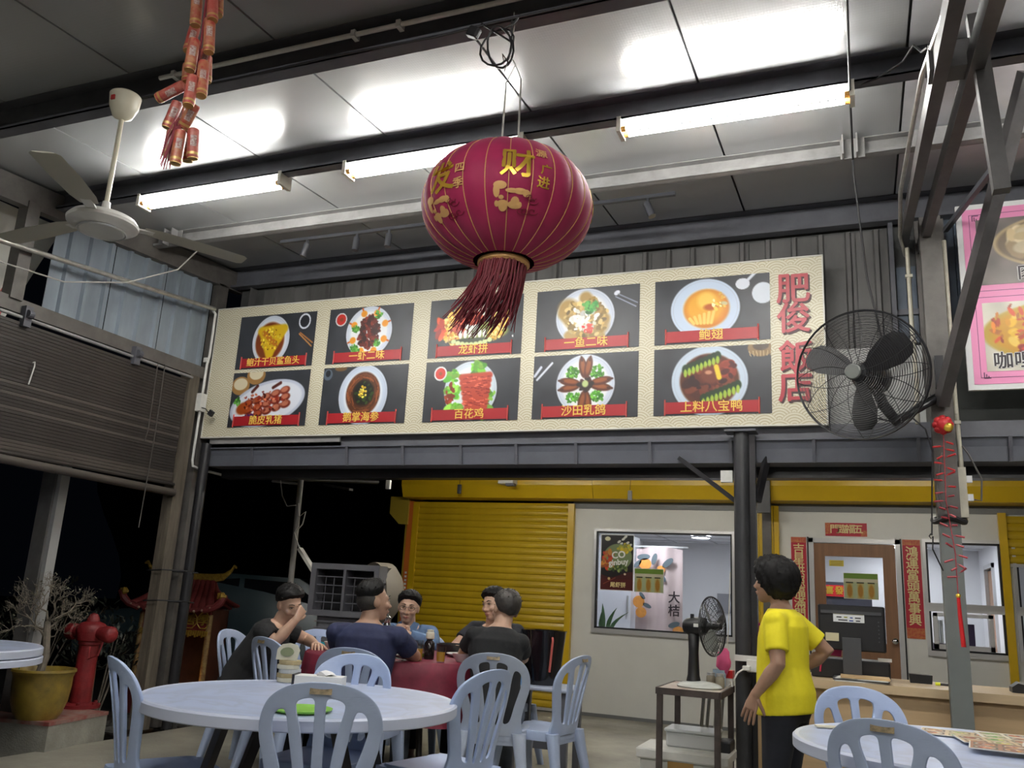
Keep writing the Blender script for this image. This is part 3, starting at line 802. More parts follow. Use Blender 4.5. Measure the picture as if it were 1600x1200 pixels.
# characters wrapped on the cloth
def wrap(a0, t0_, k=1.006):
    def fn(co): return lsurf(a0 + co.x / LR / max(.3, math.sin(t0_)), t0_ - co.y / LH * .92, k + co.z)
    return fn
for a0, tq, ch, sz, mm in ((.09, 1.50, '财', .145, M_GOLD), (.36, 1.24, '源', .052, M_GOLDT), (.41, 1.53, '广', .052, M_GOLD), (.385, 1.74, '进', .056, M_GOLD),
                           (-.83, 1.60, '发', .15, M_GOLD), (-.56, 1.52, '四', .05, M_GOLDT), (-.58, 1.76, '季', .05, M_GOLDT),
                           (1.55, 1.5, '财', .145, M_GOLD), (-2.3, 1.5, '发', .15, M_GOLD)):
    text('gold_character', ch, sz, mm, body, (0, 0, 0), bold=.022, extrude=.0008, fn=wrap(a0, tq))
# gold ingots and clouds under the characters
for base in (0.0, -.98):
    for da, tt, rx, ry in ((-.09, 1.10, .028, .016), (-.13, 1.18, .014, .026), (-.075, 1.27, .012, .008), (.05, 1.17, .030, .009), (.14, 1.17, .030, .012), (.21, 1.19, .016, .014),
                           (-.055, 1.36, .026, .015), (-.055, 1.40, .020, .018), (.09, 1.33, .020, .022), (.09, 1.365, .033, .015), (-.13, 1.36, .010, .012), (.15, 1.36, .010, .012)):
        c2 = []
        for q in range(14):
            a = 2 * PI * q / 14; c2.append(lsurf(base + da + rx * math.cos(a) / LR, tt + .74 + ry * math.sin(a) / LH, 1.004))
        ctr = lsurf(base + da, tt + .74, 1.007)
        MB().add(c2 + [ctr], [(q, (q + 1) % 14, 14) for q in range(14)]).build('gold_ornament', M_GOLDT, body)
    for da, tt in ((.26, 1.31), (.30, 1.36), (.23, 1.51), (.33, 1.50), (.18, 1.52)):
        p = [lsurf(base + da + .028 * math.cos(q * .55) * (1 - q / 16) / LR, tt + .66 + .014 * math.sin(q * .55) * (1 - q / 18) / LH, 1.003) for q in range(13)]
        MB().tube(p, .0016, 4).build('cloud_line', M_TASSEL, body)

# tangled black cable next to the lantern hook
wp = Vector((-1.50, 3.06, 3.70)); q = []
for k in range(60):
    a = k * .42; q.append(wp + Vector((.07 + .075 * math.cos(a) * (1 + .25 * math.sin(k * .21)), .02 * math.sin(k * .3), -.10 + .10 * math.sin(a * .97))))
t = thing('cable_coil', 'tangled loops of black cable with plug hanging by the lantern hook', 'cable', (-1.45, 3.06, 3.6))
MB().tube([(-1.52, 3.06, 3.74)] + q[:34] + [(-1.36, 3.06, 3.70), (-1.33, 3.06, 3.74)], .005, 6).build('cable', M_CABLE, t, True)
MB().tube([(-1.37, 3.06, 3.73), (-1.36, 3.05, 3.55), (-1.385, 3.05, 3.46), (-1.40, 3.05, 3.55), (-1.37, 3.05, 3.50)], .003, 5).build('wire_loop', M_CABLE, t, True)
MB().rbox((-1.555, 3.06, 3.70), (.06, .035, .05), .01, Matrix.Rotation(.5, 3, 'Y')).build('plug', M_CABLE, t)

# ------------------------------------------------------------------ ceiling fan (at rest)
FX, FY, FD = -3.57, 2.99, -.083
cf = thing('ceiling_fan', 'cream white ceiling fan on a long down rod, top left', 'fan', (FX, FY, 2.92))
M_CREAM = mat('cream_enamel', (.68, .64, .50), .35, var=.06, vs=8)
M_WHITEN = mat('white_enamel', (.70, .69, .65), .35, var=.05, vs=8)
MB().lathe([(.012, 3.645), (.05, 3.665), (.073, 3.72), (.080, 3.785), (.076, 3.79), (.06, 3.80)], (FX, FY, FD), 28).build('canopy', M_CREAM, cf, True)
MB().bb(FX - .012, FX + .012, FY - .081, FY - .072, 3.725 + FD, 3.75 + FD).build('maker_badge', mat('badge_red', (.45, .03, .03), .4), cf)
MB().cyl((FX, FY, 3.12 + FD), (FX, FY, 3.66 + FD), .0125, 12).build('down_rod', M_CREAM, cf, True)
MB().lathe([(.02, 3.17), (.022, 3.12), (.03, 3.105), (.03, 3.09)], (FX, FY, FD), 16).build('coupling', M_WHITEN, cf, True)
hub = MB().lathe([(.03, 3.10), (.10, 3.095), (.155, 3.08), (.175, 3.055), (.172, 3.04), (.15, 3.025), (.115, 3.015), (.105, 3.005), (.02, 3.0)], (FX, FY, FD), 36).build('motor_housing', M_WHITEN, cf, True)
MB().lathe([(.112, 3.008), (.118, 3.012), (.122, 3.008), (.118, 3.003), (.112, 3.008)], (FX, FY, FD), 36, caps=False).build('trim_ring', M_ALU, hub, True)
for a in (math.radians(58), math.radians(178), math.radians(-62)):
    d = Vector((math.cos(a), math.sin(a), 0)); s = Vector((-d.y, d.x, 0)); o = Vector((FX, FY, 3.06 + FD))
    b = MB(); secs = []
    for r, w, z in ((.20, .045, .012), (.28, .062, .01), (.5, .072, .004), (.72, .068, -.004), (.74, .05, -.005)):
        secs.append((o + d * r + Vector((0, 0, z)), s, Vector((0, 0, 1)) + s * .25, w, .004))
    b.loft(secs, 12); b.build('blade', mat('fan_blade_cream', (.46, .44, .37), .4), cf, True)
    q = MB(); q.bar(o + d * .14, o + d * .26 + Vector((0, 0, .012)), .05, .008); q.build('blade_iron', M_WHITEN, cf)

# ------------------------------------------------------------------ string of toy firecrackers (foreground left)
fc = thing('firecracker_garland', 'long red and gold garland of fake firecracker tubes hanging top left', 'garland', (-2.42, 2.30, 2.72))
M_CRK = mat('red_gold_print', (.34, .025, .025), .4, var=.9, vs=38, col2=(.40, .20, .10))
M_CRK2 = mat('salmon_print', (.42, .14, .10), .4, var=.9, vs=34, col2=(.33, .03, .03))
M_CRKW = mat('crk_label_white', (.50, .46, .42), .4, var=.9, vs=120, col2=(.22, .04, .04))
M_BRASS = mat('brass_end', (.50, .33, .12), .35, metal=.5)
def px2(x, y, Y):      # image position -> point at depth Y (layout of the measured photograph, real depth and size)
    d = _r * (x - 800) - _u * (y - 600) + _f * 1343.6
    return Vector((0, 0, CAM_H)) + d * (Y / d.y)
CR = [((309, -25), (305, 40), 0, 0), ((332, -30), (332, 32), 1, .02), ((341, -20), (340, 24), 0, .07), ((328, 30), (326, 82), 0, .02), ((305, 42), (294, 80), 1, .08), ((304, 62), (296, 110), 0, -.03),
      ((322, 80), (316, 118), 1, .07), ((294, 105), (292, 130), 0, .08), ((319, 98), (314, 150), 0, .0), ((323, 88), (322, 128), 0, .10), ((288, 133), (246, 154), 1, .05), ((302, 120), (294, 165), 1, -.04),
      ((278, 160), (261, 200), 1, .05), ((305, 163), (285, 200), 0, .0), ((281, 168), (275, 200), 0, .09), ((283, 205), (274, 256), 0, -.02), ((270, 205), (262, 244), 0, .06), ((303, 202), (301, 248), 1, -.01), ((296, 205), (293, 252), 0, .06)]
q = MB()
q.tube([(-2.36, 2.30, roof(2.3) + .0), px2(325, -20, 2.32), px2(315, 60, 2.32), px2(308, 110, 2.32), px2(296, 160, 2.32), px2(288, 205, 2.32), px2(280, 240, 2.32)], .005, 5)
q.build('cord', M_TASSEL, fc)
for a, c, k, dy in CR:
    p, e = px2(*a, 2.30 + dy), px2(*c, 2.30 + dy + random.uniform(-.02, .02))
    L = (e - p).length; r = .0225
    ax = (e - p).normalized()
    if L < .105: p = e - ax * .105; L = .105
    cr = MB().lathe([(.0, 0), (r * .8, 0), (r * .98, .004), (r, .01), (r, L - .01), (r * .98, L - .004), (r * .8, L), (0, L - .004)], p, 16, ax).build('firecracker', M_CRK2 if k else M_CRK, fc, 35)
    MB().lathe([(r * 1.03, L - .022), (r * 1.03, L - .012)], p, 16, ax, caps=False).build('gold_band', M_BRASS, cr, True)
    MB().lathe([(r * .55, L - .001), (r * .9, L + .001), (r * .92, L - .006)], p, 16, ax).build('brass_rim', M_BRASS, cr, True)
    X_, Y_, _ = frame_of(ax); cen = p + ax * (L * .45); view = (Vector((0, 0, CAM_H)) - cen); view -= ax * view.dot(ax); view.normalize(); side = ax.cross(view)
    vs = []
    for i in range(5):
        for j in range(5):
            an = (j - 2) * .26; vs.append(cen + ax * (i - 2) * .011 + (view * math.cos(an) + side * math.sin(an)) * r * 1.015)
    MB().add(vs, [(i * 5 + j, i * 5 + j + 1, (i + 1) * 5 + j + 1, (i + 1) * 5 + j) for i in range(4) for j in range(4)]).build('paper_label', M_CRKW, cr)
q = MB(); rq = random.Random(9)
for k in range(26):
    p = px2(280 + rq.uniform(-8, 8), 190 + rq.uniform(-8, 20), 2.30); e = px2(262 + rq.uniform(-14, 14), 235 + rq.uniform(-5, 30), 2.29 + rq.uniform(-.02, .04))
    q.tube([p, (p + e) / 2 + Vector((rq.uniform(-.01, .01), 0, .01)), e], [.004, .004, .002], 4)
q.build('tassel', M_TASSEL, fc, kind='stuff')

# ------------------------------------------------------------------ spotlight tracks
M_SPOT = mat('dark_spot', (.04, .042, .05), .4)
tr = thing('spotlight_track', 'thin dark track with three small spotlights, above the sign', 'light', (-3.9, 5.36, 3.85))
MB().bb(-4.35, -2.5, 5.345, 5.375, 3.93, 3.955).build('rail', M_SPOT, tr)
tr2 = thing('spotlight_track', 'thin dark track with one small spotlight, right of the red lantern', 'light', (-1.0, 5.36, 3.85))
MB().bb(-1.95, -1.1, 5.345, 5.375, 3.93, 3.955).build('rail', M_SPOT, tr2)
for x, dx, T_ in ((-4.09, -.02, tr), (-3.62, 0, tr), (-3.33, 0, tr), (-1.29, .035, tr2)):
    s = MB(); s.cyl((x, 5.36, 3.93), (x, 5.36, 3.89), .012, 10); s.bb(x - .015, x + .015, 5.34, 5.38, 3.885, 3.905)
    s.cyl((x - dx * .2, 5.36, 3.895), (x + dx, 5.35, 3.79), .027, 16); s.build('spotlight', M_SPOT, T_, 40)
# ------------------------------------------------------------------ menu sign
YS = 6.03
def seigaiha(name, base, line):
    m = bpy.data.materials.new(name); m.use_nodes = True; nt = m.node_tree; bs = nt.nodes['Principled BSDF']
    tc = nt.nodes.new('ShaderNodeTexCoord'); sp = nt.nodes.new('ShaderNodeSeparateXYZ'); nt.links.new(tc.outputs['Object'], sp.inputs[0])
    R = .098; DX = 2 * R; DZ = R * .5
    X, Z = NX(nt, sp.outputs[0]) + 20.0, NX(nt, sp.outputs[2]) + 20.0
    row0 = (Z / DZ).f('FLOOR')
    covered = None; out = None
    for k in range(-2, 1):                   # frontmost rows (lower centres) first
        row = row0 + float(k)
        off = (row.f('FLOORED_MODULO', 2.0)) * R
        ux = ((X + off).f('FLOORED_MODULO', DX)) - R
        dz = Z - row * DZ
        d = (ux * ux + dz * dz).f('SQRT') / R
        inside = d.f('LESS_THAN', 1.0)
        ring = ((d * 5.0).f('FLOORED_MODULO', 1.0) - .5).f('ABSOLUTE')       # 5 concentric lines
        ln_ = ring.f('GREATER_THAN', .30)
        if out is None: out = inside * ln_; covered = inside
        else:
            vis = inside * (covered * -1.0 + 1.0)
            out = out + vis * ln_; covered = covered.f('MAXIMUM', inside)
    mx = nt.nodes.new('ShaderNodeMix'); mx.data_type = 'RGBA'
    mx.inputs[6].default_value = (*base, 1); mx.inputs[7].default_value = (*line, 1)
    nt.links.new((out * .8).k, mx.inputs[0]); nt.links.new(mx.outputs[2], bs.inputs['Base Color'])
    bs.inputs['Roughness'].default_value = .42
    return m
sg = thing('menu_sign', 'long cream menu sign with ten dish photographs and red characters', 'sign', (-2.85, YS, 2.455))
MB().bb(-5.50, -.20, YS, YS + .035, 2.46, 3.665).build('board', seigaiha('cream_wave_print', (.66, .63, .50), (.44, .38, .22)), sg)
for a, c, d, e in ((-5.505, -.195, 3.665, 3.675), (-5.505, -.195, 2.45, 2.46), (-5.51, -5.50, 2.45, 3.675), (-.20, -.19, 2.45, 3.675)):
    MB().bb(a, c, YS - .006, YS + .04, d, e).build('frame', mat('pale_frame', (.62, .61, .55), .4), sg)
M_BAN = mat('caption_red', (.36, .012, .018), .42); M_BAND = mat('caption_scroll_red', (.48, .06, .05), .4)
M_CAPT = mat('caption_gold', (.80, .56, .10), .4)

PW, PH, PN = .828, .500, 92
def base_img(seed):
    img, x, y = pix(PW, PH, PN)
    n = vnoise(x, y, 5, seed); img[:] = np.array([.20, .21, .23]) * (0.9 + .2 * n[..., None]); return img, x, y
def plate(img, x, y, cx, cy, rx, ry, rim=(.80, .83, .88), inner=(.87, .89, .92), k=.80):
    disc(img, x, y, cx + .012, cy + .02, rx * 1.02, ry * 1.02, (.12, .12, .13), .06, alpha=.7)
    disc(img, x, y, cx, cy, rx, ry, rim, .03); disc(img, x, y, cx, cy, rx * .94, ry * .94, (.70, .74, .80), .02); disc(img, x, y, cx, cy, rx * .92, ry * .92, rim, .03)
    disc(img, x, y, cx, cy, rx * k, ry * k, inner, .10)
def p1():
    g, x, y = base_img(1); plate(g, x, y, .72, .48, .40, .46)
    disc(g, x, y, .70, .50, .31, .36, (.45, .20, .06), .12); disc(g, x, y, .80, .30, .16, .12, (.60, .36, .18), .3)
    for (a, c, w) in (((.50, .30), (.98, .28), .085), ((.55, .36), (.72, .74), .085), ((.95, .34), (.72, .74), .075), ((.70, .42), (.85, .42), .12)): seg(g, x, y, a, c, w, (.80, .66, .10))
    seg(g, x, y, (.56, .34), (.82, .55), .05, (.72, .42, .10)); speckle(g, x, y, .72, .46, .22, .22, [(.85, .72, .16), (.60, .38, .06), (.9, .8, .3)], 70, .008, .02, 2)
    disc(g, x, y, 1.41, .17, .125, .145, (.86, .88, .92), .05); disc(g, x, y, 1.41, .17, .098, .115, (.14, .15, .17), .05)
    seg(g, x, y, (1.32, .40), (1.60, .64), .012, (.72, .50, .28)); seg(g, x, y, (1.34, .38), (1.62, .58), .012, (.66, .44, .24)); return g
def p2():
    g, x, y = base_img(2); plate(g, x, y, .82, .46, .45, .46, inner=(.90, .91, .92))
    speckle(g, x, y, .82, .46, .20, .28, [(.35, .10, .06), (.45, .15, .10), (.22, .06, .04)], 150, .015, .04, 3)
    for i in range(8):
        a = 2 * PI * i / 8 + .4; X, Y = .82 + .33 * math.cos(a), .46 + .36 * math.sin(a)
        seg(g, x, y, (X, Y), (X + .10 * math.cos(a), Y + .10 * math.sin(a)), .016, (.75, .35, .12)); disc(g, x, y, X, Y, .06, .06, (.90, .58, .14), .3)
    for X, Y in ((.55, .38), (.55, .72), (1.0, .66), (.98, .16), (.60, .80)): speckle(g, x, y, X, Y, .07, .07, [(.22, .48, .15), (.35, .62, .22)], 22, .01, .022, int(X * 100))
    disc(g, x, y, .24, .20, .115, .12, (.86, .86, .86), .05); disc(g, x, y, .24, .20, .095, .10, (.74, .16, .12), .08); disc(g, x, y, .25, .20, .04, .035, (.55, .22, .1), .4); return g
def p3():
    g, x, y = base_img(3)
    disc(g, x, y, .80, .60, .62, .18, (.52, .55, .30), .1)
    speckle(g, x, y, .40, .50, .26, .17, [(.75, .22, .12), (.88, .35, .20), (.62, .15, .10)], 70, .015, .05, 5, stretch=2.4)
    for X, Y in ((.44, .30), (.34, .42), (.55, .24), (1.22, .34), (1.32, .46), (1.25, .60), (1.14, .66), (.38, .64), (.48, .70), (1.36, .28)):
        speckle(g, x, y, X, Y, .09, .09, [(.92, .70, .32), (.95, .80, .50), (.85, .58, .20)], 26, .012, .03, int(X * 77))
    speckle(g, x, y, .80, .34, .24, .16, [(.90, .88, .84), (.82, .30, .20), (.96, .94, .92)], 40, .03, .07, 8)
    for i in range(6): disc(g, x, y, .58 + i * .085, .62, .035, .075, (.93, .92, .88), .3); 
    disc(g, x, y, .78, .74, .40, .05, (.22, .25, .17), .3)
    for i in range(9): disc(g, x, y, .46 + i * .08, .80 - .004 * (i - 4) ** 2, .045, .04, (.80, .84, .60), .3)
    disc(g, x, y, 1.50, .70, .012, .02, (.9, .9, .9), .4); return g
def p4():
    g, x, y = base_img(4); plate(g, x, y, .80, .47, .47, .46, inner=(.90, .91, .92))
    for a, c, w in (((.52, .32), (1.02, .62), .16), ((.46, .40), (.80, .80), .10), ((.80, .16), (1.10, .52), .10), ((.55, .76), (1.05, .80), .08)): seg(g, x, y, a, c, w, (.66, .54, .30))
    speckle(g, x, y, .82, .48, .36, .34, [(.72, .60, .34), (.55, .44, .20), (.80, .70, .46), (.46, .36, .16)], 130, .012, .04, 6)
    speckle(g, x, y, .78, .50, .22, .20, [(.92, .92, .88), (.86, .86, .80)], 50, .015, .035, 7)
    speckle(g, x, y, .88, .32, .13, .09, [(.20, .52, .22), (.35, .66, .30), (.14, .38, .16)], 45, .012, .03, 8)
    speckle(g, x, y, .84, .66, .10, .08, [(.80, .20, .16), (.86, .32, .26)], 18, .012, .03, 9)
    disc(g, x, y, 1.30, .12, .05, .035, (.85, .87, .92), .2, -.5); seg(g, x, y, (1.28, .18), (1.60, .36), .009, (.55, .58, .66)); seg(g, x, y, (1.32, .14), (1.62, .30), .009, (.5, .53, .6)); return g
def p5():
    g, x, y = base_img(5); plate(g, x, y, .74, .48, .50, .46, (.76, .82, .90), (.82, .87, .93), .66)
    disc(g, x, y, .76, .48, .33, .30, (.80, .48, .14), .12); disc(g, x, y, .74, .46, .28, .25, (.90, .64, .20), .4)
    for i in range(6): seg(g, x, y, (.52 + .07 * i, .62 - .02 * i), (.58 + .05 * i, .70), .022, (.95, .80, .42))
    disc(g, x, y, .76, .36, .13, .13, (.96, .78, .34), .5); disc(g, x, y, .82, .46, .10, .05, (.70, .34, .08), .6); speckle(g, x, y, .95, .40, .10, .14, [(.96, .90, .66), (.92, .72, .3)], 16, .01, .03, 3)
    disc(g, x, y, 1.28, .14, .10, .085, (.84, .86, .90), .08); seg(g, x, y, (1.32, .12), (1.50, -.06), .022, (.84, .86, .90)); disc(g, x, y, 1.56, .30, .15, .16, (.83, .86, .90), .06); return g
def p6():
    g, x, y = base_img(6)
    for X, Y in ((.18, .24), (.50, .06)): disc(g, x, y, X, Y, .20, .17, (.62, .46, .26), .06); disc(g, x, y, X, Y - .03, .15, .11, (.84, .80, .68), .1)
    disc(g, x, y, .80, .58, .80, .40, (.74, .77, .84), .03, -.22); disc(g, x, y, .80, .58, .74, .35, (.86, .88, .92), .06, -.22)
    for i in range(5):
        for j in range(3):
            X, Y = .40 + i * .19 + j * .02, .70 - i * .055 + (j - 1) * .125
            disc(g, x, y, X, Y, .105, .070, (.42, .13, .07), .3, -.3); disc(g, x, y, X - .01, Y - .012, .078, .045, ((.66, .30, .16) if i < 2 else (.72, .44, .34)), .5, -.3)
    disc(g, x, y, .30, .66, .15, .11, (.62, .28, .10), .3, -.3); speckle(g, x, y, .75, .55, .50, .22, [(.50, .14, .08), (.75, .42, .30), (.30, .08, .05)], 60, .01, .025, 4)
    seg(g, x, y, (.46, .36), (.56, .26), .03, (.30, .09, .05)); seg(g, x, y, (.90, .30), (1.05, .22), .03, (.30, .09, .05))
    speckle(g, x, y, .16, .52, .06, .07, [(.25, .50, .18), (.36, .62, .24)], 20, .01, .025, 5); speckle(g, x, y, .52, .84, .20, .06, [(.30, .12, .34), (.42, .18, .42), (.16, .20, .14)], 35, .012, .03, 6); return g
def p7():
    g, x, y = base_img(7); plate(g, x, y, .82, .50, .47, .52, (.76, .81, .88), (.86, .89, .93))
    disc(g, x, y, .82, .48, .33, .38, (.32, .17, .10), .08)
    q = np.random.RandomState(4)
    for k in range(90):
        a = q.rand() * 2 * PI; rr = .22 + .10 * q.rand(); b_ = a + .6
        seg(g, x, y, (.82 + rr * math.cos(a), .48 + rr * 1.15 * math.sin(a)), (.82 + rr * math.cos(b_), .48 + rr * 1.15 * math.sin(b_)), .010, np.array([.46, .26, .15]) * (.7 + .6 * q.rand()))
    disc(g, x, y, .83, .46, .20, .22, (.10, .10, .08), .3); speckle(g, x, y, .84, .48, .16, .18, [(.18, .26, .10), (.08, .08, .07)], 30, .015, .03, 4)
    speckle(g, x, y, .82, .44, .08, .10, [(.90, .74, .22), (.95, .84, .36)], 24, .014, .022, 5, stretch=1)
    disc(g, x, y, .09, .12, .09, .10, (.35, .40, .45), .1); disc(g, x, y, .09, .10, .05, .06, (.12, .14, .16), .2); disc(g, x, y, .34, .02, .12, .05, (.42, .32, .20), .2); return g
def p8():
    g, x, y = base_img(8); plate(g, x, y, .82, .50, .46, .48, (.78, .83, .86), (.88, .91, .92))
    for X, Y in ((.50, .24), (.52, .50), (1.12, .58), (1.08, .84), (.56, .80), (.92, .14)): speckle(g, x, y, X, Y, .13, .10, [(.42, .70, .22), (.30, .58, .18), (.55, .78, .30)], 28, .02, .05, int(X * 90 + Y * 7))
    for i in range(7): seg(g, x, y, (.66 + .02 * i, .28 + i * .085), (1.14 - .01 * i, .26 + i * .085), .055, (.70, .26, .18))
    q = np.random.RandomState(4)
    for k in range(70):
        X, Y = .68 + .44 * q.rand(), .26 + .50 * q.rand(); seg(g, x, y, (X, Y), (X + .06, Y + .03 * (q.rand() - .5)), .008, [(.88, .42, .32), (.52, .12, .10)][q.randint(2)])
    speckle(g, x, y, .46, .56, .07, .18, [(.56, .24, .12), (.46, .16, .08)], 22, .015, .035, 3)
    disc(g, x, y, .27, .20, .115, .12, (.88, .88, .88), .05); disc(g, x, y, .27, .20, .09, .095, (.76, .18, .13), .08); disc(g, x, y, .27, .20, .03, .03, (.50, .25, .1), .4); return g
def p9():
    g, x, y = base_img(9); plate(g, x, y, .84, .48, .46, .47, inner=(.90, .91, .92))
    for k in range(4):
        a = PI / 4 + k * PI / 2; speckle(g, x, y, .84 + .27 * math.cos(a), .48 + .27 * math.sin(a), .10, .09, [(.28, .55, .16), (.40, .68, .24), (.2, .42, .12)], 40, .012, .025, k)
    for k in range(8):
        a = 2 * PI * (k + .5) / 8; a += .22 * (1 if k % 2 else -1); c, s = math.cos(a), math.sin(a)
        disc(g, x, y, .84 + .25 * c, .48 + .27 * s, .17, .062, (.32, .14, .06), .2, a); disc(g, x, y, .84 + .24 * c, .47 + .27 * s, .12, .035, (.55, .30, .14), .6, a); seg(g, x, y, (.84 + .36 * c, .48 + .38 * s), (.84 + .43 * c, .48 + .44 * s), .016, (.28, .12, .05))
    speckle(g, x, y, .84, .48, .09, .09, [(.14, .08, .05), (.24, .10, .06)], 20, .02, .04, 4); disc(g, x, y, .84, .47, .05, .055, (.70, .76, .50), .4)
    seg(g, x, y, (.06, .38), (.30, .12), .016, (.82, .84, .88)); seg(g, x, y, (.02, .32), (.12, .18), .02, (.78, .80, .86)); return g
def p10():
    g, x, y = base_img(10); plate(g, x, y, .80, .50, .54, .52, (.74, .80, .86), (.80, .85, .90), .74)
    disc(g, x, y, .80, .50, .42, .40, (.34, .17, .08), .08); disc(g, x, y, .78, .48, .36, .34, (.28, .12, .06), .2)
    speckle(g, x, y, .80, .44, .34, .26, [(.36, .15, .09), (.20, .07, .05), (.46, .22, .14)], 70, .02, .07, 3)
    for X0, Y0, X1, Y1 in ((.46, .34, .92, .16), (.72, .78, 1.20, .60)):
        for i in range(9):
            X, Y = X0 + (X1 - X0) * i / 8, Y0 + (Y1 - Y0) * i / 8; disc(g, x, y, X, Y - .02, .05, .07, (.10, .20, .08), .3); disc(g, x, y, X, Y + .04, .025, .06, (.62, .72, .26), .4)
    disc(g, x, y, .82, .42, .15, .13, (.42, .20, .13), .4); disc(g, x, y, .79, .38, .05, .03, (.75, .52, .40), .6); speckle(g, x, y, 1.06, .34, .13, .12, [(.50, .20, .14), (.30, .10, .07)], 30, .02, .05, 6)
    seg(g, x, y, (.90, .30), (.94, .46), .035, (.92, .78, .22)); disc(g, x, y, 1.52, .05, .18, .13, (.50, .40, .26), .08); disc(g, x, y, 1.52, .02, .11, .07, (.26, .20, .13), .2)
    for i in range(7): seg(g, x, y, (1.36 + i * .05, .10), (1.38 + i * .045, .17), .006, (.72, .62, .44))
    return g
XC = (-5.228, -4.262, -3.270, -2.326, -1.381)
CAPS = (('鲍汁干贝鲨鱼头', '一虾二味', '龙虾拼', '一鱼二味', '鲍翅'), ('脆皮乳猪', '鹅掌海参', '百花鸡', '沙田乳鸽', '上料八宝鸭'))
PF = ((p1, p2, p3, p4, p5), (p6, p7, p8, p9, p10))
for r, z0 in enumerate((3.074, 2.541)):
    for c, x0 in enumerate(XC):
        img = PF[r][c](); ny, nx = img.shape[:2]
        ph = painted('dish_photo', PW, PH, nx, ny, img, sg, (x0, YS - .004, z0))
        # caption scroll
        w = .66 if c else .70; cx = x0 + PW / 2 + .0; zz = z0 + .012
        MB().bb(cx - w / 2, cx + w / 2, YS - .009, YS - .005, zz, zz + .085).build('caption_banner', M_BAN, ph)
        for s in (-1, 1):
            MB().cyl((cx + s * w / 2, YS - .009, zz - .012), (cx + s * w / 2, YS - .009, zz + .105), .006, 8).build('scroll_rod', M_BAND, ph)
        tx = CAPS[r][c]; sz = .088 if len(tx) < 6 else .082
        text('caption_lettering', tx, sz, M_CAPT, ph, (cx, YS - .0105, zz + .043), bold=.010, sx=1.0)
M_TITLE = mat('title_crimson', (.42, .035, .05), .4); M_TSH = mat('title_shadow', (.07, .03, .035), .5)
for ch, z, dx in (('肥', 3.425, 0), ('俊', 3.205, .0), ('飯', 2.925, .01), ('店', 2.71, .0)):
    text('title_shadow', ch, .235, M_TSH, sg, (-.385 + dx, YS - .003, z - .012), bold=.022)
    text('title_character', ch, .235, M_TITLE, sg, (-.395 + dx, YS - .006, z), bold=.018)

# ------------------------------------------------------------------ pink sign at the right
ps = thing('pink_sign', 'pink framed menu board with two dish photographs at the right edge', 'sign', (1.3, 5.9, 2.62))
YP = 5.90
MB().bb(.645, 2.05, YP, YP + .03, 2.625, 3.875).build('board', mat('sign_white', (.70, .71, .70), .4), ps)
M_PINK = mat('sign_pink', (.78, .27, .48), .42); M_PLINE = mat('sign_dark_line', (.12, .04, .10), .5)
MB().bb(.68, 2.02, YP - .003, YP, 2.66, 3.84).build('pink_field', M_PINK, ps)
for z0, z1 in ((3.27, 3.80), (2.70, 3.23)):
    q = MB()
    for a, c, d, e in ((.718, 1.98, z1 - .003, z1), (.718, 1.98, z0, z0 + .003), (.718, .721, z0, z1), (1.977, 1.98, z0, z1)): q.bb(a, c, YP - .004, YP - .003, d, e)
    q.build('border_line', M_PLINE, ps)
def soup():
    img, x, y = pix(1.19, .45, 80); n = vnoise(x, y, 6, 3); img[:] = np.array([.45, .42, .40]) * (.85 + .3 * n[..., None])
    disc(img, x, y, 1.15, .40, .95, .42, (.70, .62, .48), .03); disc(img, x, y, 1.15, .40, .90, .38, (.46, .40, .33), .05)
    speckle(img, x, y, 1.1, .38, .75, .28, [(.86, .80, .66), (.76, .68, .52), (.62, .54, .42)], 60, .05, .12, 4, stretch=1.8); return img
def curry():
    img, x, y = pix(1.19, .45, 80); n = vnoise(x, y, 5, 6); img[:] = np.array([.80, .78, .72]) * (.9 + .2 * n[..., None])
    disc(img, x, y, 1.1, .46, 1.12, .46, (.70, .58, .22), .05); disc(img, x, y, 1.1, .46, 1.02, .42, (.74, .54, .12), .1)
    speckle(img, x, y, 1.1, .44, .9, .34, [(.82, .64, .16), (.72, .50, .10), (.86, .72, .30)], 90, .03, .07, 4)
    speckle(img, x, y, .32, .36, .22, .30, [(.66, .26, .12), (.74, .44, .14)], 26, .012, .03, 8, stretch=2.5); speckle(img, x, y, .42, .74, .16, .10, [(.60, .18, .12), (.52, .14, .08)], 12, .03, .05, 9); return img
img = soup(); painted('dish_photo', 1.19, .45, img.shape[1], 80, img, ps, (.755, YP - .005, 3.31))
img = curry(); painted('dish_photo', 1.19, .45, img.shape[1], 80, img, ps, (.755, YP - .005, 2.74))
M_INK = mat('dark_ink', (.03, .02, .025), .5); M_PW = mat('paper_white', (.75, .75, .72), .5)
for txt, x, z in (('肉', 1.0, 3.375), ('咖哩鱼头', 1.0, 2.80)):
    x = 1.02 if len(txt) == 1 else 1.02
    text('dish_name_outline', txt, .115, M_PW, ps, (x, YP - .0065, z), bold=.05)
    text('dish_name', txt, .115, M_INK, ps, (x, YP - .0085, z), bold=.015)
for z in (3.775, 2.715):
    q = MB()
    for k in range(3): q.bb(.735 + k * .012, .741 + k * .012, YP - .005, YP - .004, z - .02, z + .02 - k * .012)
    q.bb(.735, .775, YP - .005, YP - .004, z + (.014 if z > 3 else -.02), z + (.02 if z > 3 else -.014)); q.build('corner_fret', M_PLINE, ps)
for x, z in ((.70, 3.858), (.66, 3.02), (1.3, 3.858)):
    MB().lathe([(.007, 0), (.007, .004), (.004, .006), (0, .006)], (x, YP, z), 10, (0, -1, 0)).build('bolt', M_BLACK, ps)
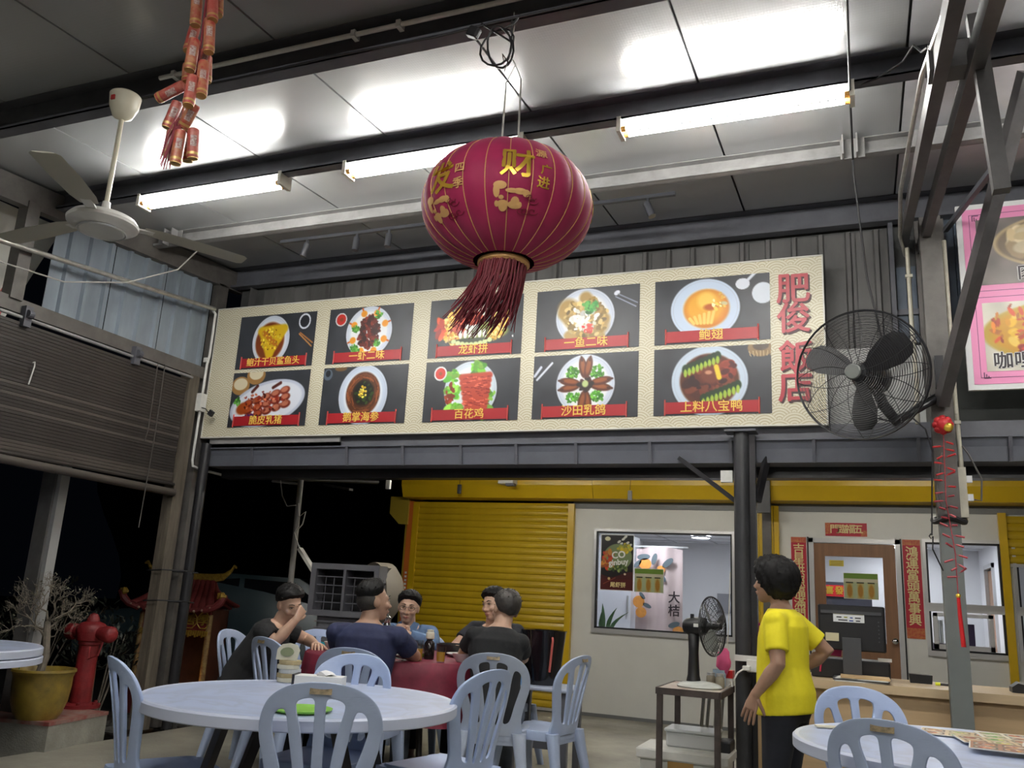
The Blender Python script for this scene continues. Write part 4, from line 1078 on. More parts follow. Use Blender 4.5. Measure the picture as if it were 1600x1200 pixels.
# ------------------------------------------------------------------ centre pillar and right column with truss
t = thing('steel_pillar', 'round dark steel pillar standing under the menu sign', 'pillar', (-.755, 5.97, 0))
MB().cyl((-.755, 5.97, 0), (-.755, 5.97, 2.40), .052, 20).build('pipe', mat('charcoal_pipe', (.045, .046, .05), .38, var=.2, vs=7), t, True)
MB().bb(-.86, -.65, 5.90, 6.05, 2.395, 2.41).build('cap_plate', M_STEEL, t)
MB().bb(-.71, -.665, 5.98, 6.06, 0, 2.38).build('channel', M_BLACK, t)
MB().bar((-.80, 6.02, 1.93), (-1.20, 6.06, 2.24), .03, .03).build('knee_brace', M_BLACK, t)
MB().bar((-.66, 6.02, 1.93), (-.60, 6.1, 2.24), .03, .05).build('knee_brace', M_BLACK, t)
MB().bb(-.90, -.82, 6.0, 6.04, 2.06, 2.14).build('small_box', M_PVC, t)

cx, cyy = .475, 5.78
c_ = thing('steel_column', 'square steel column, dark above and grey below, in front of the counter', 'column', (cx, cyy, 0))
MB().bb(cx - .056, cx + .056, cyy - .056, cyy + .056, 0, 1.80).build('grey_base', mat('painted_grey_column', (.155, .172, .168), .5, var=.08, vs=3), c_)
MB().bb(cx - .062, cx + .062, cyy - .05, cyy + .07, 1.80, 3.75).build('dark_upper', M_STEELB, c_)
MB().tube([(cx + .085 * math.cos(a), cyy + .08 * math.sin(a), 1.80 + .012 * math.sin(3 * a)) for a in [k * PI / 10 for k in range(20)]], .018, 8, closed=True).build('black_tie', M_CABLE, c_, True)
MB().bb(cx - .03, cx + .02, cyy - .10, cyy - .05, 2.60, 2.80).build('mount_plate', M_BLACK, c_)
tr_ = thing('roof_truss', 'dark steel twin rafters with struts rising beside the column, top right', 'truss', (.4, 4.2, 3.4))
MB().bar((.340, 1.4, 2.93), (.340, 6.2, 3.79), .05, .09).build('chord', mat('dark_truss_steel', (.082, .077, .078), .5, var=.35, vs=6), tr_)
MB().bar((.452, 1.4, 2.93), (.452, 6.2, 3.73), .05, .09).build('chord', mat('dark_truss_steel', (.082, .077, .078), .5, var=.35, vs=6), tr_)
M_TRUSS = mat('dark_truss_steel', (.082, .077, .078), .5, var=.35, vs=6)
MB().bb(.300, .485, 3.20, 3.30, 3.225, 3.335).build('cross_piece', M_TRUSS, tr_)
MB().bar((.462, 3.2, 3.42), (.50, 3.2, 2.70), .055, .05).build('strut', M_TRUSS, tr_)
MB().bar((.47, 5.70, 2.50), (.86, 4.48, 3.93), .065, .085).build('knee_brace', M_TRUSS, tr_)
MB().bar((.72, 4.7, 3.55), (.60, 6.1, 3.80), .03, .03).build('tie', M_STEEL, tr_)
# conduits on the column
for i, (x, y, z0, z1, lab) in enumerate(((.345, 5.92, 2.42, 3.62, 'aged cream conduit left of the square steel column'), (.555, 5.80, 1.85, 3.60, 'aged cream conduit right of the square steel column'))):
    t = thing('column_conduit', lab, 'pipe', (x, y, z0))
    MB().tube([(x, y, z0), (x + .008, y, z0 + .3), (x, y, z0 + .7), (x, y, z1)], .014, 10).build('pipe', M_OLDPVC, t, True)
    for z in (z0 + .12, z0 + .55, z0 + 1.0): MB().bb(x - .022, x + .022, y - .016, y + .02, z - .01, z + .01).build('clip', M_OLDPVC, t)
    if i:
        MB().bb(x - .028, x + .028, y - .03, y + .02, 1.82, 2.12).build('switch_box', M_OLDPVC, t)
        for z in (2.05, 1.94): MB().bb(x + .03, x + .06, y - .02, y + .01, z - .02, z + .02).build('switch', M_ALU, t)
        MB().tube([(x + .05, y - .01, 1.93), (x + .10, y - .02, 1.92), (x + .11, y - .02, 2.05), (x + .05, y - .02, 2.20), (x + .02, y - .02, 2.25)], .006, 6).build('cable', M_STEELB, t, True)
        MB().tube([(x - .03, y - .03, 1.9), (x - .12, y - .10, 1.86), (x - .14, y - .1, 2.0), (x - .10, y - .09, 2.2)], .006, 6).build('cable', M_STEELB, t, True)
MB_ = MB().tube([(.365, 2.0, 2.98), (.30, 3.5, 3.40), (.29, 4.4, 3.55), (.275, 5.0, 3.60), (.30, 5.8, 3.66), (.335, 6.0, 3.6)], .012, 8)
single('truss_cable', MB_, M_GALV, 'grey flexible conduit bent along the left rafter of the truss', 'cable', (.29, 4.4, 3.5), smooth=True)
single('tube_light_cable', MB().tube([(.04, 4.27, 3.87), (.15, 4.2, 3.85), (.27, 4.1, 3.86), (.31, 3.95, 3.84), (.33, 3.8, 3.70), (.34, 3.65, 3.62)], .006, 6), M_CABLE, 'thin black cable from the right tube light to the truss', 'cable', (.2, 4.2, 3.85))
single('ceiling_cable', MB().tube([(.02, 0.2, roof(.2) - .03), (.02, 2.0, roof(2) - .03), (.025, 3.1, roof(3.1) - .24), (.025, 4.2, roof(4.2) - .19), (.03, 5.12, roof(5.12) - .16), (.03, 5.14, 3.80), (.08, 5.3, 3.2), (.16, 5.35, 2.75)], .006, 6), M_CABLE,
       'long dark cable dropping from the ceiling to the wall fan', 'cable', (.03, 5.1, 3.8))

# ------------------------------------------------------------------ big wall fan
def guard_wires(b, o, ax, R, d0, d1, rings, rad, thin=.0016, hub=.06, sway=0.0):
    X, Y, Z = frame_of(Vector(ax)); o = Vector(o)
    prof = lambda q: d0 + (d1 - d0) * (1 - q ** 2.2)        # dome
    for k in range(rings):
        q = hub / R + (1 - hub / R) * k / (rings - 1)
        b.tube([o + (X * math.cos(a) + Y * math.sin(a)) * R * q + Z * prof(q) for a in [2 * PI * i / 44 for i in range(44)]], thin if k < rings - 1 else thin * 4, 4, closed=True)
    for k in range(rad):
        a0 = 2 * PI * k / rad
        b.tube([o + (X * math.cos(a0 + sway * q) + Y * math.sin(a0 + sway * q)) * R * q + Z * prof(q) for q in [hub / R + (1 - hub / R) * i / 8 for i in range(9)]], thin * 1.5, 4)
    return b
wf = thing('wall_fan', 'large black wall fan with wire guard on the right column', 'fan', (.1, 5.35, 2.6))
AX = Vector((-.30, -.94, -.12)).normalized(); WC = Vector((.02, 5.33, 2.61)); WR = .385
M_WIRE = mat('black_wire', (.016, .016, .018), .35)
guard_wires(MB(), WC, AX, WR, .0, .13, 30, 12, hub=.048, sway=.5).build('front_guard', M_WIRE, wf)
guard_wires(MB(), WC, AX, WR, -.012, -.12, 20, 12, hub=.08, sway=-.5).build('rear_guard', M_WIRE, wf)
MB().lathe([(.0, .150), (.040, .149), (.046, .142), (.046, .130), (0, .130)], WC, 28, AX).build('guard_badge', mat('fan_badge', (.14, .15, .14), .4), wf, 40)
MB().lathe([(0, .07), (.05, .06), (.055, .0), (.06, -.05), (0, -.05)], WC, 20, AX).build('hub', M_BLACK, wf, 40)
MB().lathe([(.04, -.04), (.085, -.09), (.10, -.16), (.10, -.28), (.08, -.31), (0, -.32)], WC, 24, AX).build('motor', M_BLACK, wf, 40)
X_, Y_, Z_ = frame_of(AX)
for k in range(3):
    a = k * 2 * PI / 3 + .55
    d = X_ * math.cos(a) + Y_ * math.sin(a); s = Z_.cross(d)
    secs = [(WC + d * r + Z_ * .01, s * math.cos(tw) + Z_ * math.sin(tw), Z_ * math.cos(tw) - s * math.sin(tw), w, .0025) for r, w, tw in ((.05, .03, .7), (.12, .075, .6), (.22, .10, .5), (.30, .085, .42), (.335, .04, .4))]
    MB().loft(secs, 12).build('blade', mat('fan_black_blade', (.022, .022, .024), .55), wf, True)
pm = WC - AX * .2
MB().tube([pm, pm + Vector((.06, .05, -.16)), pm + Vector((.14, .10, -.27))], [.03, .035, .03], 10).build('neck', M_BLACK, wf, True)
MB().tube([pm + Vector((.13, .10, -.25)), (.30, 5.62, 2.43), (.445, 5.70, 2.53)], [.028, .022, .022], 10).build('wall_arm', M_BLACK, wf, True)
MB().tube([(.02, 5.60, 2.42), (.2, 5.55, 2.36), (.32, 5.6, 2.47), (.44, 5.7, 2.56)], .006, 5).build('power_cord', M_CABLE, wf)
MB().tube([(.30, 5.62, 2.40), (.37, 5.63, 2.33), (.40, 5.65, 2.2), (.385, 5.66, 1.95), (.37, 5.66, 1.70)], .005, 5).build('power_cord', M_CABLE, wf)
MB().tube([(.365, 5.66, 1.71), (.355, 5.66, 1.695), (.365, 5.66, 1.68), (.375, 5.66, 1.695), (.37, 5.665, 1.62), (.42, 5.70, 1.50)], .004, 5).build('pull_loop', M_CABLE, wf)

# ------------------------------------------------------------------ red knot with cracker string on the column
M_REDPL = mat('red_plastic', (.55, .02, .025), .35); M_REDDK = mat('faded_red_plastic', (.42, .045, .06), .45)
hk = thing('cracker_string', 'thin string of small red crackers with red knot hung on the column', 'garland', (.46, 5.66, .95))
HX, HY = .465, 5.64
b = MB()
for k in range(8):
    a = k * PI / 4; b.ell((HX + .035 * math.cos(a), HY, 2.355 + .035 * math.sin(a)), (.026, .03, .026), nu=10, nv=6)
b.ell((HX, HY, 2.355), (.05, .045, .05), nu=12, nv=8); b.build('knot', M_REDPL, hk, True)
MB().ell((HX + .025, HY - .035, 2.335), (.028, .012, .028), nu=10, nv=6).build('gold_flower', M_GOLD, hk, True)
MB().tube([(HX, HY, 2.3), (HX - .01, HY, 1.9), (HX + .02, HY, 1.6), (HX + .02, HY, 1.36)], .003, 5).build('cord', M_REDDK, hk)
rq = random.Random(4)
for k in range(30):
    z = 2.26 - k * .0275 + rq.uniform(-.008, .008); s = -1 if k % 2 else 1
    x0 = HX + (-.01 * (2.3 - z) / .4 if z > 1.9 else -.01 + .03 * (1.9 - z) / .3); dz = rq.uniform(-.03, .03)
    p = Vector((x0, HY - .005, z)); e = p + Vector((s * rq.uniform(.035, .065), rq.uniform(-.03, .0), dz))
    MB().tube([p, p + (e - p) * .25, p + (e - p) * .3, e], [.0015, .0015, .006, .006], 6).build('small_cracker', M_REDDK if k > 10 else M_REDPL, hk)
MB().ell((HX + .02, HY, 1.36), (.014, .014, .013), nu=10, nv=6).build('gold_bead', M_GOLD, hk, True)
MB().tube([(HX + .02, HY, 1.35), (HX + .022, HY, 1.25), (HX + .03, HY, 1.08)], [.009, .011, .013], 8).build('tassel', M_REDPL, hk, True)

# ------------------------------------------------------------------ counter
M_LAM = mat('beech_laminate', (.56, .40, .23), .42, var=.10, vs=3, stretch=(.6, 4, 9))
M_LAMT = mat('beech_top', (.60, .46, .29), .38, var=.10, vs=3, stretch=(.6, 4, 9))
ct = thing('service_counter', 'beech laminate service counter before the cabin door', 'counter', (.8, 6.2, 0))
MB().bb(-.665, 2.7, 5.875, 6.55, .775, .825).build('worktop', M_LAMT, ct)
for a, c in ((-.62, .05), (.055, .905), (.91, 1.76), (1.765, 2.65)):
    MB().bb(a, c, 5.92, 5.94, .0, .775).build('front_panel', M_LAM, ct)
MB().bb(-.65, -.62, 5.89, 6.53, 0, .775).build('end_panel', M_LAM, ct)
MB().bb(-.66, -.60, 5.88, 5.92, 0, .775).build('corner_post', mat('dark_beech_edge', (.36, .24, .12), .5), ct)
mo = thing('monitor', 'black computer monitor seen from behind, white sticker on its back', 'monitor', (-.1, 6.1, .825))
M_PLA = mat('black_plastic', (.014, .014, .016), .4); M_PLG = mat('dark_grey_plastic', (.06, .062, .068), .45)
MB().rbox((-.098, 6.10, 1.14), (.40, .035, .28), .015, n=2).build('screen_housing', M_PLA, mo)
MB().bb(-.28, .08, 6.075, 6.082, 1.225, 1.245).build('vent_strip', M_PLG, mo)
MB().bb(-.155, -.045, 6.05, 6.085, .86, 1.08).build('stand_neck', M_PLG, mo)
MB().rbox((-.10, 6.10, .835), (.24, .17, .02), .05).build('stand_base', M_PLA, mo)
MB().bb(-.205, -.02, 6.078, 6.0815, 1.175, 1.245).build('sticker', mat('sticker_white', (.78, .80, .80), .4), mo)
MB().bb(-.200, -.025, 6.0765, 6.078, 1.224, 1.242).build('sticker_band', mat('sticker_yellow', (.75, .68, .10), .4), mo)
for k, (a, c, z, m_) in enumerate(((-.185, -.155, 1.205, M_PLG), (-.14, -.12, 1.205, mat('sticker_olive', (.35, .33, .05), .5)), (-.105, -.088, 1.203, mat('sticker_blue', (.06, .10, .35), .5)), (-.075, -.04, 1.203, M_PLG), (-.175, -.12, 1.187, M_PLG), (-.11, -.085, 1.185, MATS['sticker_blue']), (-.07, -.045, 1.185, M_PLG))):
    MB().bb(a, c, 6.077, 6.078, z - .004, z + .004).build('sticker_mark', m_, mo)
MB().bb(-.255, -.175, 6.077, 6.082, 1.055, 1.105).build('paper_note', mat('note_cream', (.60, .55, .35), .6), mo)
for k in range(6): MB().lathe([(.005, 0), (.005, .002), (0, .002)], (.062, 6.082, 1.185 - k * .024), 8, (0, -1, 0)).build('button', M_PLG, mo)
pr = thing('receipt_printer', 'low black cash drawer box under the monitor on the counter', 'cash drawer', (-.11, 6.25, .825))
MB().rbox((-.115, 6.28, .885), (.47, .32, .115), .012, n=2).build('casing', M_PLA, pr)
MB().bb(.05, .13, 6.13, 6.17, .946, .965).build('paper_block', M_PW, pr)
MB().tube([(-.30, 6.115, .95), (-.29, 6.11, .90), (-.295, 6.11, .86)], .006, 6).build('red_cord', mat('cord_red', (.5, .03, .08), .5), pr)
fo = MB().box((-.23, 6.2, .99), (.13, .04, .055), Matrix.Rotation(.1, 3, 'Y'))
single('pink_pouch', fo, mat('hot_pink', (.62, .03, .18), .45), 'hot pink pouch resting on the black cash drawer', 'pouch', (-.23, 6.2, .945))
cl = thing('clipboard_stack', 'stack of clipboards and brown envelope on the counter edge', 'papers', (-.05, 5.97, .825))
for k, (z, m_, w, r) in enumerate(((.829, M_PW, .30, .08), (.836, M_PLG, .32, -.03), (.843, M_PW, .30, -.10), (.853, mat('manila', (.66, .46, .24), .6), .28, .02))):
    MB().box((-.06 + .01 * k, 5.985, z), (w, .2, .006 if k < 3 else .012), Matrix.Rotation(r, 3, 'Z')).build('sheet', m_, cl)
og = MB(); og.prism([(0, 0), (.125, 0), (.13, .052), (-.005, .055)], (.235, 6.28, .825), (1, 0, 0), (0, 0, 1), (0, .09, 0))
single('black_tray', og, M_PLA, 'small black tray standing on the counter near the column', 'tray', (.30, 6.3, .825))
mk = thing('highlighter_pen', 'yellow and black highlighter lying on the counter by the column', 'pen', (.40, 6.2, .825))
MB().cyl((.372, 6.2, .836), (.40, 6.2, .836), .010, 10).build('cap', mat('neon_yellow', (.75, .80, .03), .4), mk, True)
MB().cyl((.40, 6.2, .836), (.46, 6.19, .836), .009, 10).build('barrel', M_PLA, mk, True)
tm = thing('card_terminal', 'grey and black card terminal on the counter at the right edge', 'terminal', (.86, 6.2, .825))
MB().prism([(0, 0), (.22, 0), (.22, .025), (.04, .06), (0, .03)], (.78, 6.12, .826), (1, 0, 0), (0, 0, 1), (0, .13, 0)).build('casing', M_PLA, tm)
MB().prism([(.04, .062), (.225, .027), (.225, .02), (.03, .055)], (.78, 6.112, .826), (1, 0, 0), (0, 0, 1), (0, .008, 0)).build('trim', M_ALU, tm)

# ------------------------------------------------------------------ door couplets and banner
M_CPL = mat('couplet_red', (.42, .01, .03), .5); M_CPG = mat('couplet_gold', (.72, .60, .28), .4); M_CPO = mat('couplet_orange', (.52, .20, .05), .5, var=.8, vs=40, col2=(.40, .03, .03))
def couplet(x0, x1, z0, z1, chars, lab, nm='couplet'):
    t = thing(nm, lab, 'couplet', ((x0 + x1) / 2, YF - .004, z0))
    MB().bb(x0, x1, YF - .005, YF - .001, z0, z1).build('paper', M_CPL, t)
    if z1 - z0 > .5:
        MB().bb(x0, x1, YF - .006, YF - .005, z1 - .055, z1).build('gold_border', M_CPO, t); MB().bb(x0, x1, YF - .006, YF - .005, z0, z0 + .10).build('gold_border', M_CPO, t)
        n = len(chars); H = (z1 - z0 - .19)
        for k, ch in enumerate(chars): text('character', ch, .118, M_CPG, t, ((x0 + x1) / 2, YF - .008, z1 - .075 - H * (k + .5) / n), bold=.016)
    else:
        MB().bb(x0, x0 + .05, YF - .006, YF - .005, z0 + .02, z1).build('gold_border', M_CPO, t); MB().bb(x1 - .06, x1, YF - .006, YF - .005, z0, z0 + .06).build('gold_border', M_CPO, t)
        for k, ch in enumerate(chars): text('character', ch, .098, M_CPG, t, (x0 + .055 + (x1 - x0 - .10) * (k + .5) / len(chars), YF - .008, (z0 + z1) / 2), bold=.016)
couplet(.352, .515, 1.03, 1.985, '鴻運當頭萬事興', 'tall red couplet with gold characters right of the brown door')
couplet(-.715, -.565, 1.03, 1.985, '吉星拱照福滿門', 'tall red couplet with gold characters left of the brown door')
couplet(-.372, .03, 2.005, 2.14, '門臨福五', 'short red banner with four gold characters above the brown door', 'door_banner')

# ------------------------------------------------------------------ posters on the glass
YG = YF + .008
def oilposter():
    img, x, y = pix(.38, .62, 120); img[:] = (.055, .045, .06); X = x / (38 / 62)
    disc(img, x, y, .12, .07, .055, .04, (.84, .82, .66), .2)
    for a, c in ((.42, .07), (.34, .12), (.50, .14), (.46, .03), (.38, .16), (.55, .18)): disc(img, x, y, a, c, .04, .022, (.82, .82, .78), .3, -.6)
    disc(img, x, y, .32, .40, .27, .24, (.44, .50, .34), .06)
    speckle(img, x, y, .14, .46, .12, .16, [(.70, .22, .12), (.76, .50, .20), (.62, .34, .12)], 40, .015, .04, 3); speckle(img, x, y, .45, .25, .12, .07, [(.75, .66, .15), (.60, .60, .20)], 26, .012, .03, 4)
    speckle(img, x, y, .34, .60, .2, .05, [(.25, .35, .14), (.5, .55, .3)], 24, .012, .03, 5)
    img[y > .80] = (.30, .06, .05); a = (y > .72 + .05 * np.sin(X * 5)) & (y <= .80); img[a] = (.26, .05, .05)
    seg(img, x, y, (.05, .90), (.28, .78), .006, (.55, .28, .2)); disc(img, x, y, .16, .80, .025, .025, (.82, .72, .5), .3); disc(img, x, y, .46, .71, .02, .02, (.85, .78, .66), .3); return img
po = thing('window_poster', 'black and red food poster stuck inside the cabin window corner', 'poster', (-2.6, YG, 1.36))
MB().bb(-2.785, -2.40, YG + .001, YG + .004, 1.345, 1.965).build('sheet', M_PW, po)
img = oilposter(); painted('print', .372, .605, img.shape[1], img.shape[0], img, po, (-2.778, YG, 1.352))
for s, z, sz, tt in (('CO', 1.735, .105, 0), ('ginbuy', 1.655, .088, 0), ('尾虾拼', 1.405, .06, 0)):
    text('lettering', s, sz, M_PW if sz > .07 else M_CPG, po, (-2.575, YG - .003, z), bold=.03, right=(1, 0, .12) if sz > .07 else (1, 0, 0), up=(-.12, 0, 1) if sz > .07 else (0, 0, 1))
def drinks():
    img, x, y = pix(.33, .25, 60); img[:] = (.62, .66, .52); img[y < .22] = (.38, .50, .16); img[(y > .22) & (y < .34)] = (.72, .70, .60)
    for k in range(3):
        cxx = .22 + k * .42; a = (np.abs(x - cxx) < .13) & (y > .40); img[a] = (.66, .62, .40); disc(img, x, y, cxx, .70, .10, .26, (.62, .44, .14), .4); a = (np.abs(x - cxx) < .14) & (y > .34) & (y < .40); img[a] = (.12, .16, .08)
    return img
for i, (x, y, z, lab, m_) in enumerate(((-2.385, YG, 1.345, 'small green drinks poster beside the black poster on window', 0), (-.21, YF + .01, 1.385, 'small green drinks poster on the glass of the brown door', 0))):
    t = thing('drinks_poster', lab, 'poster', (x + .16, y, z))
    MB().bb(x - .004, x + .324, y + .001, y + .004, z - .004, z + .254).build('sheet', M_PW, t)
    g_ = drinks(); painted('print', .32, .25, g_.shape[1], g_.shape[0], g_, t, (x, y - .001, z))
t = thing('door_sticker', 'small yellow notice at the top of the door glass', 'sticker', (-.27, YF + .01, 1.69))
MB().bb(-.345, -.205, YF + .012, YF + .016, 1.70, 1.76).build('label', mat('notice_yellow', (.62, .50, .06), .5), t)
for z in (1.745, 1.728, 1.712): MB().bb(-.33, -.22, YF + .0105, YF + .012, z - .003, z + .003).build('print_line', mat('notice_brown', (.30, .20, .03), .5), t)
# hanging cloth with tangerines
M_CLOTH = mat('pink_cloth', (.62, .50, .50), .7, var=.08, vs=3)
nc = thing('door_curtain', 'pale pink cloth with tangerines and black characters hanging inside the window', 'curtain', (-2.25, 10.35, 1.0))
vs, fs, n_, m_ = [], [], 36, 12
for i in range(m_ + 1):
    for j in range(n_ + 1):
        u = j / n_; x = -2.56 + .57 * u; z = 1.86 - (1.02) * i / m_
        vs.append((x, 10.35 + .018 * math.sin(u * 17) + .03 * math.sin(u * 5 + 1), z + (.03 * math.sin(u * 3.2) if i == 0 else 0)))
for i in range(m_):
    for j in range(n_): a = i * (n_ + 1) + j; fs.append((a, a + 1, a + n_ + 2, a + n_ + 1))
MB().add(vs, fs).build('cloth', M_CLOTH, nc, True)
MB().bb(-2.62, -1.93, 10.36, 10.38, 1.88, 1.90).build('curtain_rod', M_ALU, nc)
M_TAN = mat('tangerine', (.72, .30, .06), .6, var=.2, vs=20); M_LEAF = mat('printed_leaf', (.10, .13, .15), .6)
def dec(cx, cz, r, m_, rot=0, k=.45, y=10.285):
    p = [(math.cos(a) * r, math.sin(a) * r * k) for a in [2 * PI * i / 14 for i in range(14)]]
    MB().prism([(x * math.cos(rot) - z * math.sin(rot) + cx, x * math.sin(rot) + z * math.cos(rot) + cz) for x, z in p], (0, y, 0), (1, 0, 0), (0, 0, 1), (0, .003, 0)).build('printed_fruit' if k > .8 else 'printed_leaf', m_, nc)
for a in ((-2.43, 1.68, .075, M_TAN, 0, .9), (-2.24, 1.62, .05, M_TAN, 0, .95), (-2.50, 1.24, .07, M_TAN, 0, 1), (-2.47, 1.12, .065, M_TAN, 0, .95), (-2.03, .92, .07, M_TAN, 0, .95),
          (-2.45, 1.76, .08, M_LEAF, .1), (-2.52, 1.68, .06, M_LEAF, .8), (-2.32, 1.74, .07, M_LEAF, 1.3), (-2.16, 1.70, .08, M_LEAF, .7), (-2.22, 1.53, .06, M_LEAF, -.9), (-2.40, 1.20, .055, M_LEAF, -.4), (-2.46, 1.31, .05, M_LEAF, -.9), (-2.08, 1.0, .07, M_LEAF, .3)): dec(*a)
for ch, z in (('大', 1.30), ('桔', 1.15)): text('black_character', ch, .14, M_INK, nc, (-2.08, 10.28, z), bold=.02)
# cabinet behind the poster, plant
t = thing('white_cabinet', 'white cabinet standing right behind the window below the poster', 'cabinet', (-2.83, 10.4, 0))
MB().bb(-3.09, -2.575, 10.2, 10.6, .03, 2.0).build('body', mat('cabinet_white', (.72, .73, .80), .35), t)
MB().bb(-2.62, -2.60, 10.185, 10.2, 1.1, 1.3).build('handle', M_ALU, t)
pl = thing('snake_plant', 'green upright leaves in the lower left window corner', 'plant', (-2.7, 9.74, .90))
M_LEAFG = mat('leaf_green', (.06, .14, .05), .4, var=.4, vs=18)
for dx, lean, L in ((-.05, -.02, .30), (0.0, .10, .26), (.04, .20, .22), (-.08, .0, .20)):
    o = Vector((-2.72 + dx, 9.74, .90)); secs = []
    for k in range(6):
        q = k / 5; secs.append((o + Vector((lean * q * q, .02 * q, L * q)), Vector((1, .2, 0)), Vector((0, 1, 0)), .024 * math.sin(PI * (.25 + .75 * q)) + .0005, .003))
    MB().loft(secs, 8).build('leaf', M_LEAFG, pl, True)
MB().lathe([(.07, .75), (.09, .88), (.095, .92), (.08, .92), (.08, .9)], (-2.71, 9.76, 0), 20).build('pot', M_PVC, pl, True)
MB().bb(-2.82, -2.6, 9.67, 9.84, .03, .75).build('stand', M_PVC, pl)
# inside behind the door
t = thing('dark_cabinet', 'dark tall cabinet inside behind the brown door', 'cabinet', (-.25, 12.2, 0))
MB().bb(-.75, .06, 12.0, 12.5, .03, 1.62).build('body', mat('dark_cab', (.05, .05, .065), .35), t)
t = thing('fortune_banner', 'red new-year banner with gold characters on the cabinet behind the door', 'banner', (-.3, 11.97, 1.44))
MB().bb(-.62, -.14, 11.98, 11.99, 1.44, 1.58).build('paper', M_REDPL, t)
for k, ch in enumerate('恭喜發財'): text('character', ch, .105, M_GOLD, t, (-.55 + .115 * k, 11.975, 1.51), bold=.03)
t = thing('purple_binder', 'dark purple box standing on the sill inside the right window', 'box', (.90, 9.72, .95))
MB().rbox((.905, 9.73, 1.07), (.105, .05, .25), .008).build('box', mat('aubergine', (.06, .035, .09), .4), t)
MB().bb(.52, 1.30, 9.67, 9.95, .90, .945).build('sill_board', M_PVC, t)
t = thing('paper_tray', 'white paper files standing on the sill inside the right window', 'files', (.64, 9.75, .95))
for k in range(3): MB().bb(.60 + k * .03, .622 + k * .03, 9.71, 9.8, .96, 1.22).build('file', M_PW, t)
MB().bb(.59, .72, 9.70, 9.82, .945, 1.0).build('base', MATS['aubergine'], t)
t = thing('inner_door', 'brown inner door standing open in the right cabin', 'door', (1.42, 11.95, 0))
MB().bb(1.40, 1.44, 11.62, 12.28, .03, 1.83).build('leaf', mat('inner_door_brown', (.34, .19, .11), .5), t)
for y in (11.57, 12.29): MB().bb(1.36, 1.46, y, y + .04, .03, 1.90).build('jamb', M_ALU, t)
MB().bb(1.36, 1.46, 11.57, 12.33, 1.85, 1.90).build('head', M_ALU, t)
cam_ = thing('security_camera', 'small dark dome camera on the far wall inside the right cabin', 'camera', (1.05, 12.95, 1.98))
MB().ell((1.05, 12.95, 1.98), (.045, .045, .045), nu=14, nv=8).build('dome', M_PLA, cam_, True)
MB().cyl((1.05, 13.0, 2.0), (1.05, 12.96, 2.0), .06, 14).build('base', M_PVC, cam_, True)
t = thing('pink_balloon', 'pink cloth bunch hanging inside behind the half open shutter', 'decoration', (1.72, 9.95, 1.62))
MB().ell((1.72, 9.95, 1.68), (.10, .08, .09), nu=14, nv=9, fn=lambda d: 1 + .12 * math.sin(6 * d.x) * math.cos(7 * d.z)).build('bunch', mat('bunch_pink', (.75, .20, .30), .5), t, True)
MB().cyl((1.72, 9.95, 1.76), (1.72, 9.95, 2.12), .003, 6).build('string', M_PVC, t)
t = thing('wall_clock', 'white digital clock showing ten on the wall inside the window', 'clock', (-1.62, 12.95, 1.2))
MB().bb(-2.0, -1.25, 12.96, 12.99, 1.15, 1.42).build('case', mat('clock_grey', (.30, .30, .33), .4), t)
text('digits', '10:05', .20, mat('clock_digit', (.9, .9, .95), .4, emit=(.9, .92, 1), es=3), t, (-1.62, 12.955, 1.285), bold=.02)
